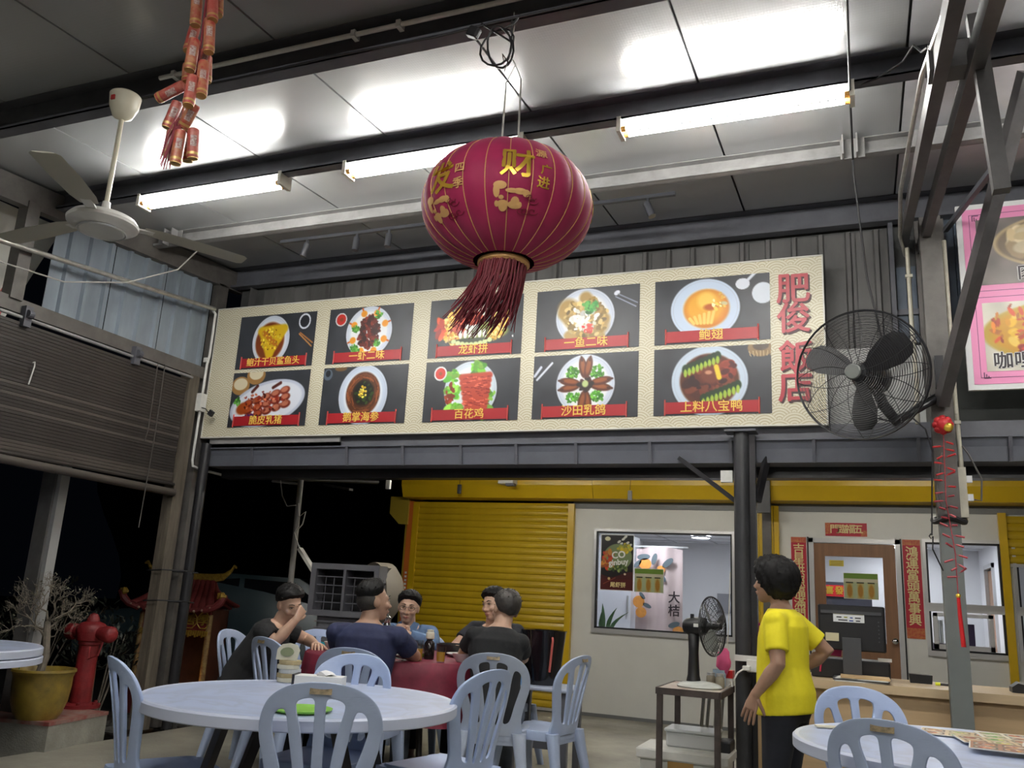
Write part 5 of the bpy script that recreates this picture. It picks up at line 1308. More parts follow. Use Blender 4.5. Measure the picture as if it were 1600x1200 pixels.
# ------------------------------------------------------------------ plastic chairs
M_CHAIR = mat('pale_blue_plastic', (.41, .51, .74), .33, var=.05, vs=5, spec=.5)
M_CHAIRB = mat('grey_blue_plastic', (.39, .47, .65), .36, var=.08, vs=5, spec=.5)
M_CHAIRG = mat('greyer_plastic', (.42, .48, .60), .38, var=.10, vs=5)
def back_mesh(m):
    cu = bpy.data.curves.new('b', 'CURVE'); cu.dimensions = '2D'; cu.fill_mode = 'BOTH'
    cu.extrude = .0045; cu.bevel_depth = .0035; cu.bevel_resolution = 1
    def spl(pts):
        s = cu.splines.new('POLY'); s.points.add(len(pts) - 1); s.use_cyclic_u = True
        for q, p in zip(s.points, pts): q.co = (p[0], p[1], 0, 1)
    def interp(keys, n=64):          # closed catmull-rom through keys
        K = len(keys); out = []
        for i in range(K):
            p0, p1, p2, p3 = (Vector(keys[(i + d) % K]) for d in (-1, 0, 1, 2))
            for k in range(max(2, n // K)):
                t = k / max(2, n // K); out.append(.5 * ((2 * p1) + (p2 - p0) * t + (2 * p0 - 5 * p1 + 4 * p2 - p3) * t * t + (3 * p1 - p0 - 3 * p2 + p3) * t ** 3))
        return [(v.x, v.y) for v in out]
    R = [(.168, -.015), (.172, .08), (.196, .18), (.216, .26), (.214, .33), (.185, .393), (.125, .436), (.06, .453)]
    L = [(-x, y) for x, y in reversed(R)]
    spl(interp(R + [(0, .457)] + L + [(0, -.015)], 120))
    for s in (1, -1):
        f = lambda P: [(s * x, y) for x, y in P]
        spl(interp(f([(.018, .05), (.040, .05), (.050, .16), (.068, .28), (.089, .362), (.083, .393), (.045, .407), (.021, .40), (.016, .36), (.016, .2)]), 50))
        spl(interp(f([(.068, .05), (.108, .06), (.138, .16), (.166, .25), (.175, .30), (.166, .343), (.142, .362), (.119, .345), (.098, .24), (.076, .12)]), 50))
    o = bpy.data.objects.new('b', cu); COL.objects.link(o)
    dg = bpy.context.evaluated_depsgraph_get(); me = bpy.data.meshes.new_from_object(o.evaluated_get(dg))
    bpy.data.objects.remove(o); bpy.data.curves.remove(cu)
    bm = bmesh.new(); bm.from_mesh(me)
    bmesh.ops.remove_doubles(bm, verts=bm.verts[:], dist=.0004)
    bmesh.ops.triangulate(bm, faces=bm.faces[:])
    for _ in range(5):
        le = [e for e in bm.edges if e.calc_length() > .026]
        if not le: break
        bmesh.ops.subdivide_edges(bm, edges=le, cuts=1); bmesh.ops.triangulate(bm, faces=bm.faces[:])
    for v in bm.verts:           # stand up, lean back, wrap round the sitter
        u, w, t = v.co
        lean = .16 * w + .12 * w * w
        v.co = Vector((u, -.205 - lean + 1.05 * u * u + t, .435 + w * .985))
    bm.normal_update(); bm.to_mesh(me); bm.free()
    me.materials.clear(); me.materials.append(m); me.name = 'backrest'
    me.polygons.foreach_set('use_smooth', [True] * len(me.polygons)); me.set_sharp_from_angle(angle=math.radians(38))
    return me
BACKS = [back_mesh(m) for m in (M_CHAIR, M_CHAIRB, M_CHAIRG)]
def make_chair(k):
    m = (M_CHAIR, M_CHAIRB, M_CHAIRG)[k]
    t = thing('plastic_chair', 'chair', 'chair')
    link('backrest', BACKS[k], t)
    b = MB(); n = 40; rings = []
    for z, s, dish in ((.385, .985, 0), (.43, 1.0, 0), (.44, .985, 0), (.442, .95, 0), (.436, .80, 1), (.432, .4, 1)):
        ring = []
        for j in range(n):
            a = 2 * PI * j / n; c, q = math.cos(a), math.sin(a)
            x = .212 * math.copysign(abs(c) ** .45, c) * s; y = .205 * math.copysign(abs(q) ** .45, q) * s + .005
            x *= 1 + .06 * (y / .2)
            ring.append((x, y, z - (.012 if (y > .17 and z > .42) else 0)))
        rings.append(ring)
    vs = [v for r in rings for v in r]; fs = []
    for i in range(len(rings) - 1):
        for j in range(n): jj = (j + 1) % n; fs.append((i * n + j, i * n + jj, (i + 1) * n + jj, (i + 1) * n + j))
    fs.append(tuple(range((len(rings) - 1) * n, len(rings) * n))); fs.append(tuple(range(n))[::-1])
    b.add(vs, fs); b.build('seat', m, t, 50, True)
    for sx in (-1, 1):
        for sy in (1, -1):
            top = Vector((sx * (.185 if sy > 0 else .165), .17 if sy > 0 else -.185, .43)); bot = Vector((sx * .225, .215 if sy > 0 else -.275, 0))
            secs = []
            for q, w, d in ((0, .044, .034), (.25, .036, .028), (.7, .028, .021), (1, .023, .017)):
                secs.append((top.lerp(bot, q), Vector((1, 0, 0)), Vector((0, 1, 0)), w, d))
            MB().loft(secs, 12, 4.0).build('leg', m, t, 50, True)
    # moulded apron under the seat
    MB().bb(-.16, .16, -.19, -.175, .36, .43).build('rear_apron', m, t, local=True)
    if k == 0: return t
    st = MB(); st.box((0, -.205 - .16 * .431 - .12 * .186 - .0098, .435 + .431 * .985), (.078, .0016, .024), Matrix.Rotation(-.20, 3, 'X'))
    st.build('sticker', mat('worn_gold_sticker', (.34, .26, .15), .4, var=.6, vs=60), t, local=True)
    return t
protos = [make_chair(k) for k in range(3)]
used = [False] * 3
def put_chair(k, top, face, lab, grp):
    """top: where the middle of the top rail is; face: direction the sitter looks"""
    f = Vector((face[0], face[1], 0)).normalized(); rz = math.atan2(f.y, f.x) - PI / 2
    loc = Vector((top[0], top[1], 0)) + f * .305
    if not used[k]:
        o = protos[k]; used[k] = True; o.location = loc; o.rotation_euler = (0, 0, rz); ROOT[o] = Matrix.Translation(loc) @ Matrix.Rotation(rz, 4, 'Z'); o['label'] = lab; o['group'] = grp
        return o
    return copy_tree(protos[k], None, grp, lab, loc, rz)
G1, G2, G3 = 'chairs at the white front table', 'chairs at the red table', 'chairs at the right table'
TC = Vector((-2.335, 3.41, 0)); RC = Vector((-2.97, 5.53, 0)); QC = Vector((.37, 4.02, 0))
put_chair(1, (-1.80, 2.735), (-.42, .90), 'empty plastic chair with sticker in front of the white table, back to viewer', G1)
put_chair(0, (-2.46, 4.07), (.12, -1), 'empty pale blue chair on the far side of the white front table', G1)
put_chair(0, (-1.60, 3.87), (-.97, .22), 'empty pale blue chair at the right side of the white front table', G1)
put_chair(0, (-2.93, 2.87), (.52, .85), 'empty pale blue chair at the left side of the white front table', G1)
put_chair(2, (-2.07, 4.93), (-.30, .95), 'grey plastic chair under the man in black seen from behind', G2)
put_chair(1, (-1.64, 5.38), (-.98, .15), 'empty grey-blue chair in front of the yellow shutter, right of the diners', G2)
put_chair(1, (-3.56, 4.68), (.35, .92), 'empty grey-blue chair in front of the man leaning on his fist', G2)
put_chair(1, (-4.20, 5.12), (1, .15), 'chair under the man leaning on his fist', G2)
put_chair(1, (-2.74, 4.40), (-.22, .97), 'chair under the man in the navy shirt', G2)
put_chair(0, (-4.02, 5.98), (.9, -.55), 'empty pale chair far left of the navy shirt man', G2)
put_chair(1, (-3.44, 6.66), (.30, -.95), 'chair under the man with glasses', G2)
put_chair(1, (-2.55, 6.70), (-.25, -.95), 'chair under the man half hidden behind the black shirt', G2)
put_chair(0, (-.085, 4.69), (.40, -.90), 'pale blue chair behind the right table, facing the viewer', G3)
put_chair(1, (.03, 3.30), (.32, .95), 'plastic chair with sticker in front of the right table, back to viewer', G3)
put_chair(0, (-5.02, 3.20), (-.45, .9), 'pale chair at the small table on the left edge', 'chairs at the left table')

# ------------------------------------------------------------------ round plastic tables
def marble():
    m = bpy.data.materials.new('pale_marble_plastic'); m.use_nodes = True; nt = m.node_tree; b = nt.nodes['Principled BSDF']
    tc = nt.nodes.new('ShaderNodeTexCoord'); n1 = nt.nodes.new('ShaderNodeTexNoise'); n1.inputs['Scale'].default_value = 3.2; n1.inputs['Detail'].default_value = 3; n1.inputs['Distortion'].default_value = 1.8
    nt.links.new(tc.outputs['Object'], n1.inputs['Vector'])
    d = (NX(nt, n1.outputs['Fac']) - .5).f('ABSOLUTE') * 9.0
    cl = d.f('MINIMUM', 1.0)
    mx = nt.nodes.new('ShaderNodeMix'); mx.data_type = 'RGBA'; mx.inputs[6].default_value = (.43, .49, .65, 1); mx.inputs[7].default_value = (.50, .58, .79, 1)
    nt.links.new(cl.k, mx.inputs[0]); nt.links.new(mx.outputs[2], b.inputs['Base Color']); b.inputs['Roughness'].default_value = .28
    return m
M_MARB = marble(); M_RIM = mat('table_rim_plastic', (.55, .60, .74), .35); M_LEGD = mat('dark_brown_leg', (.035, .028, .024), .45)
def round_table(c, R, lab, h=.74, double=False, scale_y=1.0):
    t = thing('round_table', lab, 'table', (c[0], c[1], 0))
    wob = (lambda a, i: 1.0)
    MB().lathe([(R * .2, h - .004), (R - .03, h - .004), (R - .02, h), (R - .008, h), (R, h - .008), (R, h - .045), (R - .006, h - .05), (R - .012, h - .045), (R - .014, h - .02), (R * .2, h - .02)], (c[0], c[1], 0), 72).build('rim', M_RIM, t, 35)
    MB().lathe([(0, h - .002), (R - .025, h - .002), (R - .025, h - .012), (0, h - .012)], (c[0], c[1], 0), 64).build('tabletop', M_MARB, t)
    if double: MB().lathe([(R * .2, h - .055), (R - .0, h - .055), (R + .006, h - .062), (R + .006, h - .095), (R * .2, h - .095)], (c[0], c[1], 0), 64).build('lower_top', M_RIM, t, 35)
    for k in range(4):
        a = PI / 4 + k * PI / 2 + .35; d = Vector((math.cos(a), math.sin(a), 0)); s = Vector((-d.y, d.x, 0)) * (1 if k % 2 else -1)
        p = Vector((c[0], c[1], 0)) + d * R * .55
        MB().bar(p + Vector((0, 0, h - .05)) - s * .06, Vector((c[0], c[1], 0)) + d * R * .72 + s * .10, .05, .03, d).build('leg', M_LEGD, t)
    MB().cyl((c[0] - .35 * R, c[1] - .35 * R, .30), (c[0] + .35 * R, c[1] + .35 * R, .30), .012, 8).build('brace', M_LEGD, t)
    return t
round_table(TC, .685, 'white round plastic table in the foreground with marbled top')
round_table(QC, .68, 'white round plastic table at the lower right with menus on it')
round_table((-5.22, 3.72), .60, 'pale round table with double rim at the left edge', .755, True)

# things on the front table
cd_ = thing('drink_card', 'stack of printed drink coasters by the tissue box on the front table', 'menu card', (-2.72, 3.86, .74))
c0 = Vector((-2.74, 3.85, .74))
for k in range(5):
    MB().lathe([(.055, 0), (.056, .004), (.056, .016), (.055, .02)], c0 + Vector((.003 * (-1) ** k, .004 * (k % 3), .021 * k)), 24).build('coaster', (mat('coaster_cream', (.60, .58, .46), .5), mat('coaster_tan', (.42, .34, .18), .5), mat('coaster_grey', (.50, .52, .50), .5))[k % 3], cd_)
MB().prism([(-.055, 0), (.055, 0), (.06, .05), (.04, .075), (0, .082), (-.04, .075), (-.06, .05)], c0 + Vector((0, -.03, .105)), (1, .2, 0), (0, .25, 1), (-.002, .006, 0)).build('card_top', MATS['coaster_cream'], cd_)
MB().prism([(math.cos(a) * .035, math.sin(a) * .022) for a in [2 * PI * i / 16 for i in range(16)]], c0 + Vector((0, -.026, .145)), (1, .2, 0), (0, .25, 1), (0, -.004, 0)).build('oval_print', mat('print_olive', (.22, .25, .14), .5), cd_)
tb = thing('tissue_box', 'white tissue box with tissue pulled out on the front table', 'tissue box', (-2.52, 3.80, .74))
MB().box((-2.51, 3.80, .765), (.23, .115, .05), Matrix.Rotation(.35, 3, 'Z')).build('box', M_PW, tb)
MB().box((-2.625, 3.76, .767), (.012, .12, .056), Matrix.Rotation(.35, 3, 'Z')).build('black_end', M_PLA, tb)
vs, fs = [], []
for i in range(7):
    for j in range(7):
        u, v = i / 6 - .5, j / 6; vs.append((-2.50 + u * .10 + .05 * v * v, 3.80 + .04 * u + .015 * math.sin(9 * u), .788 + .06 * v * (1 - .7 * v) * (1 + .8 * math.cos(6 * u)) - .02 * v * v))
for i in range(6):
    for j in range(6): a = i * 7 + j; fs.append((a, a + 1, a + 8, a + 7))
MB().add(vs, fs).build('tissue', mat('tissue_white', (.78, .78, .80), .8), tb, True)
gp = MB().lathe([(.0, .741), (.105, .741), (.12, .748), (.122, .752), (.10, .747), (0, .746)], (-2.07, 3.02, 0), 32)
single('green_plate', gp, mat('apple_green_plastic', (.22, .50, .06), .4), 'apple green plastic plate lying on the front table', 'plate', (-2.07, 3.02, .74), smooth=35)

# menus on the right table
M_MEN = mat('menu_print', (.58, .52, .40), .35, var=.9, vs=26, col2=(.26, .17, .08)); M_MEN2 = mat('menu_print_green', (.60, .56, .44), .35, var=.9, vs=22, col2=(.18, .28, .08)); M_MEN3 = mat('menu_print_brown', (.50, .36, .24), .35, var=.9, vs=30, col2=(.20, .09, .05))
rq = random.Random(8); LABM = ('brown laminated menu sheet at the far left of the menu pile', 'greenish laminated menu sheet at the far side of the menu pile', 'brown menu sheet on the far right of the menu pile', 'large tan menu sheet in the middle of the menu pile', 'menu sheet with green dishes near the front of the pile', 'front menu sheet closest to the sticker chair', 'rightmost menu sheet of the pile by the table edge')
for k, (x, y, z, r, m_) in enumerate(((.35, 4.44, .742, -.10, M_MEN3), (.58, 4.50, .744, .08, M_MEN2), (.80, 4.40, .746, -.12, M_MEN3), (.48, 4.24, .749, .12, M_MEN), (.70, 4.12, .753, -.15, M_MEN2), (.50, 3.98, .757, -.1, M_MEN), (.86, 4.12, .760, .2, M_MEN3))):
    t = thing('menu_sheet', LABM[k], 'menu', (x, y, z), r, 'laminated menus on the right table')
    MB().box((0, 0, .0015), (.31, .22, .003)).build('sheet', M_PW, t, local=True)
    im, xx, yy = pix(.30, .21, 54); im[:] = ((.80, .72, .58), (.86, .84, .76), (.62, .42, .30))[k % 3]
    for i in range(6):
        cx_, cy_ = .24 + .47 * (i % 3), .30 + .46 * (i // 3); im[(np.abs(xx - cx_) < .20) & (np.abs(yy - cy_) < .17)] = ((.30, .20, .14), (.52, .46, .30), (.25, .26, .20))[(i + k) % 3]
        disc(im, xx, yy, cx_, cy_, .17, .14, (.88, .86, .80), .1); speckle(im, xx, yy, cx_, cy_, .12, .10, [((.62, .30, .08), (.45, .16, .06), (.80, .60, .18)), ((.28, .52, .12), (.46, .64, .18), (.80, .74, .40)), ((.70, .22, .12), (.85, .52, .2), (.4, .14, .08))][(i + k) % 3], 18, .02, .05, i + 9 * k)
    M3 = ROOT[t]; painted('menu_print', .30, .21, im.shape[1], 54, im, t, M3 @ Vector((-.15, -.105, .0034)), (M3.to_3x3() @ Vector((1, 0, 0)))[:], (M3.to_3x3() @ Vector((0, 1, 0)))[:])
nk = MB().box((-.18, 4.22, .745), (.10, .05, .006), Matrix.Rotation(.3, 3, 'Z'))
single('paper_slip', nk, mat('slip_cream', (.66, .62, .48), .6), 'small cream paper slip at the left rim of the right table', 'paper', (-.18, 4.22, .742))
ts = MB().box((.74, 4.30, .775), (.13, .09, .045), Matrix.Rotation(.4, 3, 'Z'))
single('tissue_pack', ts, M_PW, 'white tissue pack lying on the menu pile', 'tissue pack', (.74, 4.3, .752))

# ------------------------------------------------------------------ red table with its meal
M_RED = mat('maroon_cloth', (.165, .008, .028), .6, var=.30, vs=14)
rt = thing('dining_table', 'round dining table under a maroon cloth', 'table', (RC.x, RC.y, 0))
RR = .68
MB().lathe([(0, .755), (RR - .02, .755), (RR - .01, .785), (0, .785)], (RC.x, RC.y, 0), 48).build('tabletop', M_LEGD, rt)
for k in range(4):
    a = PI / 4 + k * PI / 2; MB().cyl((RC.x + .35 * math.cos(a), RC.y + .35 * math.sin(a), .755), (RC.x + .45 * math.cos(a), RC.y + .45 * math.sin(a), 0), .02, 10).build('leg', M_LEGD, rt)
prof = [(.0, .792), (RR * .6, .792), (RR, .792), (RR + .012, .784), (RR + .018, .70), (RR + .03, .58), (RR + .045, .48), (RR + .055, .42)]
def wobf(a, i):
    k = max(0, i - 3) / 4; return 1 + k * (.045 * math.sin(14 * a + .6 * math.sin(3 * a)) + .02 * math.sin(5 * a))
cl_ = MB().lathe(prof, (RC.x, RC.y, 0), 180, wob=wobf); cl_.f.pop()
single('tablecloth', cl_, M_RED, 'maroon patterned tablecloth draped over the dining table', 'tablecloth', (RC.x, RC.y, .42), smooth=60)
M_TEA = mat('amber_tea', (.58, .30, .04), .08); M_GLS = glass_mat('tumbler_glass', (.94, .95, .93))
def tumbler(x, y, lab, fill=.062, h=.095, m_=M_TEA):
    t = thing('tea_glass', lab, 'glass', (x, y, .793), 0, 'glasses on the red table')
    MB().lathe([(.0, 0), (.026, 0), (.031, h), (.029, h), (.0245, .006), (0, .006)], (0, 0, 0), 20).build('glass', M_GLS, t, True, True)
    MB().lathe([(0, .0065), (.0243, .0065), (.0243 + .0045 * fill / h, fill), (0, fill)], (0, 0, 0), 20).build('tea', m_, t, True, True)
tumbler(-2.50, 5.10, 'tea glass nearest to the front edge of the red table'); tumbler(-2.645, 5.07, 'tall tea glass beside the dark sauce bottle', .075, .125); tumbler(-2.50, 5.46, 'tea glass beside the arm of the man in black')
tumbler(-2.74, 5.30, 'tea glass at the middle of the red table', .03, .09, mat('green_drink', (.25, .40, .06), .1, trans=.3))
bt = thing('sauce_bottle', 'dark sauce bottle with pale cap on the red table', 'bottle', (-2.67, 5.27, .793))
MB().lathe([(0, 0), (.032, 0), (.034, .01), (.034, .10), (.02, .12), (.016, .135)], (-2.67, 5.27, .793), 20).build('body', mat('black_sauce', (.012, .008, .008), .12), bt, True)
MB().lathe([(.020, .125), (.028, .13), (.028, .165), (.022, .17), (.022, .185), (0, .187)], (-2.67, 5.27, .793), 20).build('cap', mat('cap_cream', (.62, .58, .46), .35), bt, True)
wb_ = thing('steel_flask', 'shiny steel flask on the red table before the glasses man', 'flask', (-3.16, 5.55, .793))
MB().lathe([(0, 0), (.034, 0), (.036, .01), (.036, .15), (.024, .185), (.022, .20)], (-3.16, 5.55, .793), 24).build('body', mat('flask_chrome', (.75, .75, .75), .1, 1.0), wb_, True)
MB().lathe([(.024, .20), (.026, .205), (.026, .235), (.012, .245), (.010, .262), (0, .264)], (-3.16, 5.55, .793), 20).build('lid', mat('flask_chrome2', (.6, .6, .6), .2, 1.0), wb_, True)
M_BOWL = mat('pinkish_bowl', (.62, .50, .50), .3); M_PLATE = mat('white_porcelain', (.72, .71, .68), .25); M_FOOD = mat('brown_food', (.30, .16, .07), .5, var=.5, vs=40)
M_POT = mat('hotpot_black', (.012, .012, .013), .35)
def dish(x, y, kind, lab, r=.10):
    if kind == 'bowl':
        t = thing('soup_bowl', lab, 'bowl', (x, y, .793)); r = .062
        MB().lathe([(0, 0), (.03, 0), (.034, .006), (.05, .025), (r, .052), (r - .004, .052), (.046, .027), (.028, .010), (0, .009)], (0, 0, 0), 26).build('bowl', M_BOWL, t, True, True)
        MB().lathe([(0, .036), (.052, .036), (.052, .034), (0, .034)], (0, 0, 0), 20).build('soup', M_FOOD, t, local=True)
    elif kind == 'plate':
        t = thing('serving_plate', lab, 'plate', (x, y, .793))
        MB().lathe([(0, 0), (r * .6, 0), (r * .7, .006), (r, .022), (r, .026), (r * .68, .011), (0, .008)], (0, 0, 0), 30).build('plate', M_PLATE, t, True, True)
        MB().ell((0, 0, .014), (r * .6, r * .55, .018), nu=20, nv=8, fn=lambda d: 1 + .12 * math.sin(9 * d.x + 4) * math.cos(8 * d.y)).build('food', M_FOOD, t, True, True)
    else:
        t = thing('hot_pot', lab, 'pot', (x, y, .793))
        MB().lathe([(0, 0), (.13, 0), (.15, .02), (.155, .07), (.15, .07), (.14, .02), (0, .012)], (0, 0, 0), 30).build('pot', M_POT, t, True, True)
        MB().lathe([(0, .05), (.145, .05), (.145, .045), (0, .045)], (0, 0, 0), 24).build('stew', M_FOOD, t, local=True)
        MB().tube([(.15, 0, .06), (.22, .02, .085), (.30, .03, .11)], .010, 8).build('handle', M_POT, t, True, True)
dish(-3.47, 5.36, 'bowl', 'small pinkish bowl in front of the man leaning on his fist')
dish(-2.44, 5.28, 'bowl', 'small bowl beside the tea glass near the man in black')
dish(-2.75, 5.88, 'pot', 'black hot pot at the far side of the red table'); dish(-2.60, 5.66, 'plate', 'white plate of food behind the tea glasses', .12); dish(-2.90, 5.12, 'plate', 'white plate beside the navy shirt man', .11); dish(-3.30, 5.72, 'plate', 'white plate near the steel flask', .11)
for i, (x, y, a, lab) in enumerate(((-3.33, 5.25, .4, 'dark chopsticks by the pinkish bowl'), (-2.74, 4.99, -.3, 'white spoon on the maroon cloth beside the navy shirt'))):
    t = thing('utensil', lab, 'utensil', (x, y, .793), a)
    if i == 0:
        for s in (-.006, .006): MB().cyl((-.10, s, .006), (.10, s * 1.6, .006), .003, 6).build('chopstick', M_LEGD, t, local=True)
    else:
        MB().ell((.05, 0, .006), (.026, .016, .005), nu=14, nv=6).build('bowl', M_PLATE, t, True, True); MB().tube([(.03, 0, .007), (-.04, 0, .012), (-.07, 0, .016)], .004, 6).build('handle', M_PLATE, t, True, True)

# black bag / bin and blue bottle standing behind the men at the shutter
bg = thing('black_bin_bag', 'glossy black tub standing on a grey stool by the yellow shutter', 'tub', (-2.26, 6.35, .60))
MB().lathe([(.0, .60), (.12, .60), (.145, .80), (.165, .97), (.17, .985), (.155, .98), (.135, .80), (0, .64)], (-2.26, 6.35, 0), 28, wob=lambda a, i: 1 + .03 * math.sin(7 * a + i)).build('tub', mat('gloss_black', (.008, .008, .01), .12), bg, True)
MB().tube([(-2.15, 6.22, .94), (-2.14, 6.20, .92), (-2.16, 6.21, .70)], .008, 6).build('pink_handle', mat('salmon_plastic', (.55, .12, .10), .4), bg, True)
sb_ = thing('side_stool', 'grey side table carrying the black tub and the blue bottle', 'stool', (-2.22, 6.33, 0))
MB().rbox((-2.22, 6.33, .585), (.50, .40, .03), .03).build('top', M_CHAIRG, sb_)
for sx in (-1, 1):
    for sy in (-1, 1): MB().bb(-2.22 + sx * .2 - .025, -2.22 + sx * .2 + .025, 6.33 + sy * .15 - .02, 6.33 + sy * .15 + .02, 0, .57).build('leg', mat('dark_stool_leg', (.10, .105, .12), .5), sb_)
MB().bb(-2.42, -2.02, 6.18, 6.20, .18, .23).build('rail', MATS['dark_stool_leg'], sb_)
bb_ = thing('blue_bottle', 'small blue plastic bottle beside the black tub', 'bottle', (-2.37, 6.16, .60))
MB().lathe([(0, 0), (.026, 0), (.028, .02), (.026, .09), (.012, .115), (.012, .13)], (-2.37, 6.16, .60), 16).build('body', mat('sky_blue_plastic', (.16, .34, .62), .3), bb_, True)
MB().lathe([(.015, .128), (.015, .15), (.006, .16), (.004, .19), (0, .19)], (-2.37, 6.16, .60), 12).build('nozzle', M_PW, bb_, True)

# ------------------------------------------------------------------ rusty stand with desk fan
M_RUST = mat('rusty_angle_iron', (.06, .045, .040), .6, var=.5, vs=12); M_RTOP = mat('worn_painted_top', (.46, .44, .38), .5, var=.7, vs=9, col2=(.25, .14, .10))
mt = thing('metal_stand', 'rusty metal stand carrying the desk fan beside the pillar', 'table', (-.96, 5.52, 0))
x0, x1, y0, y1 = -1.155, -.80, 5.25, 5.80
MB().bb(x0, x1, y0, y1, .735, .75).build('top', M_RTOP, mt)
for a, c, d, e in ((x0, x1, y0 - .012, y0), (x0, x1, y1, y1 + .012), (x0 - .012, x0, y0, y1), (x1, x1 + .012, y0, y1)): MB().bb(a, c, d, e, .715, .752).build('rail', M_RUST, mt)
for px_ in (x0 + .012, x1 - .012):
    for py_ in (y0 + .012, y1 - .012): MB().bb(px_ - .016, px_ + .016, py_ - .016, py_ + .016, 0, .735).build('leg', M_RUST, mt)
df = thing('desk_fan', 'black desk fan on grey base standing on the rusty stand', 'fan', (-.97, 5.47, .75))
MB().ell((-.95, 5.47, .758), (.135, .12, .032), nu=24, nv=10).build('base', mat('grey_green_base', (.46, .48, .45), .25), df, True)
MB().lathe([(.045, .78), (.036, .82), (.030, .95), (.034, 1.05), (.02, 1.07)], (-.985, 5.47, 0), 18).build('stem', M_PLA, df, True)
DA = Vector((.94, -.30, .06)).normalized(); DC = Vector((-.865, 5.44, 1.11))
MB().lathe([(.0, -.19), (.04, -.185), (.052, -.16), (.055, -.08), (.048, -.05), (.0, -.045)], DC, 20, DA).build('motor', M_PLA, df, 40)
MB().bb(-1.005, -.985, 5.462, 5.478, 1.15, 1.175).build('knob', M_PLA, df)
MB().bb(-.975, -.945, 5.405, 5.412, 1.10, 1.12).build('rating_label', M_PW, df)
guard_wires(MB(), DC, DA, .172, .0, .055, 14, 20, .0012, .03).build('front_guard', M_WIRE, df)
guard_wires(MB(), DC, DA, .172, -.004, -.045, 12, 20, .0012, .045).build('rear_guard', M_WIRE, df)
X_, Y_, Z_ = frame_of(DA)
for k in range(3):
    a = k * 2 * PI / 3 + .2; d = X_ * math.cos(a) + Y_ * math.sin(a); s = Z_.cross(d)
    MB().loft([(DC + d * r, s * .9 + Z_ * .4, Z_ * .9 - s * .4, w, .002) for r, w in ((.02, .015), (.06, .045), (.12, .058), (.15, .03))], 10).build('blade', mat('smoky_blade', (.30, .32, .31), .15), df, True)
MB().lathe([(0, .06), (.02, .055), (.022, -.03), (0, -.03)], DC, 14, DA).build('hub', M_PLA, df, 40)
# clutter on the stand
t = thing('plastic_cup', 'blue and clear plastic cup with pink cloth behind the desk fan', 'cup', (-.86, 5.66, .75))
MB().lathe([(0, 0), (.034, 0), (.042, .10), (.040, .10), (.032, .004), (0, .004)], (-.86, 5.66, .75), 18).build('cup', mat('pale_blue_cup', (.42, .56, .70), .25), t, True)
MB().ell((-.835, 5.66, .90), (.045, .03, .075), nu=14, nv=8, fn=lambda d: 1 + .15 * math.sin(7 * d.z + 3 * d.x)).build('pink_cloth', mat('cloth_pink', (.70, .10, .25), .7), t, True)
t = thing('red_box', 'small red and white carton on the rusty stand', 'box', (-.82, 5.74, .75))
MB().bb(-.87, -.79, 5.71, 5.79, .75, .84).build('carton', M_PW, t); MB().bb(-.872, -.788, 5.708, 5.792, .80, .845).build('red_lid', M_REDPL, t)
for i, (x, y) in enumerate(((-.90, 5.58), (-.84, 5.54))):
    t = thing('glass_jar', ('small brownish jar behind the fan base', 'small clear jar nearest the pillar on the stand')[i], 'jar', (x, y, .75))
    MB().lathe([(0, 0), (.026, 0), (.028, .01), (.028, .06), (.02, .07)], (x, y, .75), 16).build('jar', mat('murky_glass', (.36, .32, .24), .15, trans=.3), t, True); MB().lathe([(.024, .07), (.024, .085), (0, .086)], (x, y, .75), 16).build('lid', M_ALU, t, True)
ex = thing('extension_socket', 'white extension socket tied to the round pillar', 'socket', (-.72, 5.86, .88))
MB().bb(-.80, -.66, 5.86, 5.90, .90, .935).build('shelf', M_PVC, ex); MB().rbox((-.685, 5.87, .875), (.075, .045, .075), .01).build('socket', M_PVC, ex); MB().rbox((-.72, 5.84, .86), (.05, .035, .03), .008).build('plug', M_PVC, ex)
MB().tube([(-.73, 5.83, .86), (-.77, 5.80, .83), (-.80, 5.74, .765), (-.81, 5.70, .755)], .0055, 7).build('cord', M_PVC, ex, True); MB().tube([(-.82, 5.86, 1.45), (-.83, 5.84, 1.1), (-.835, 5.80, .95), (-.80, 5.70, .76)], .003, 6).build('thin_cord', M_OLDPVC, ex, True)
mb_ = thing('magenta_bag', 'crumpled magenta plastic bag hung behind the pillar', 'bag', (-.62, 6.1, .95))
MB().ell((-.625, 6.06, 1.02), (.07, .05, .10), nu=20, nv=14, fn=lambda d: 1 + .10 * math.sin(9 * d.x + 5 * d.z) + .08 * math.sin(13 * d.z - 4 * d.y)).build('bag', mat('magenta_film', (.45, .02, .17), .3), mb_, True)
MB().tube([(-.64, 6.06, 1.10), (-.70, 6.04, 1.18), (-.72, 6.03, 1.2)], .006, 6).build('handle', MATS['magenta_film'], mb_, True)
# foam box and pipes beneath
fb = thing('foam_box', 'large white foam box under the rusty stand with brown tape', 'box', (-1.05, 5.62, 0))
M_FOAM = mat('dirty_foam', (.66, .66, .62), .8, var=.15, vs=5)
MB().rbox((-1.04, 5.56, .17), (.50, .34, .33), .02).build('body', M_FOAM, fb); MB().rbox((-1.04, 5.56, .365), (.54, .38, .06), .02).build('lid', M_FOAM, fb)
MB().bb(-1.12, -.97, 5.386, 5.392, .27, .335).build('tape', mat('brown_tape', (.42, .24, .07), .4), fb)
t = thing('food_container', 'translucent lidded container on top of the foam box', 'container', (-1.0, 5.62, .395))
MB().rbox((-1.01, 5.62, .44), (.30, .22, .09), .02).build('tub', mat('milky_plastic', (.55, .56, .55), .35), t); MB().rbox((-1.01, 5.62, .49), (.32, .24, .018), .02).build('lid', mat('milky_lid', (.60, .62, .62), .3), t)
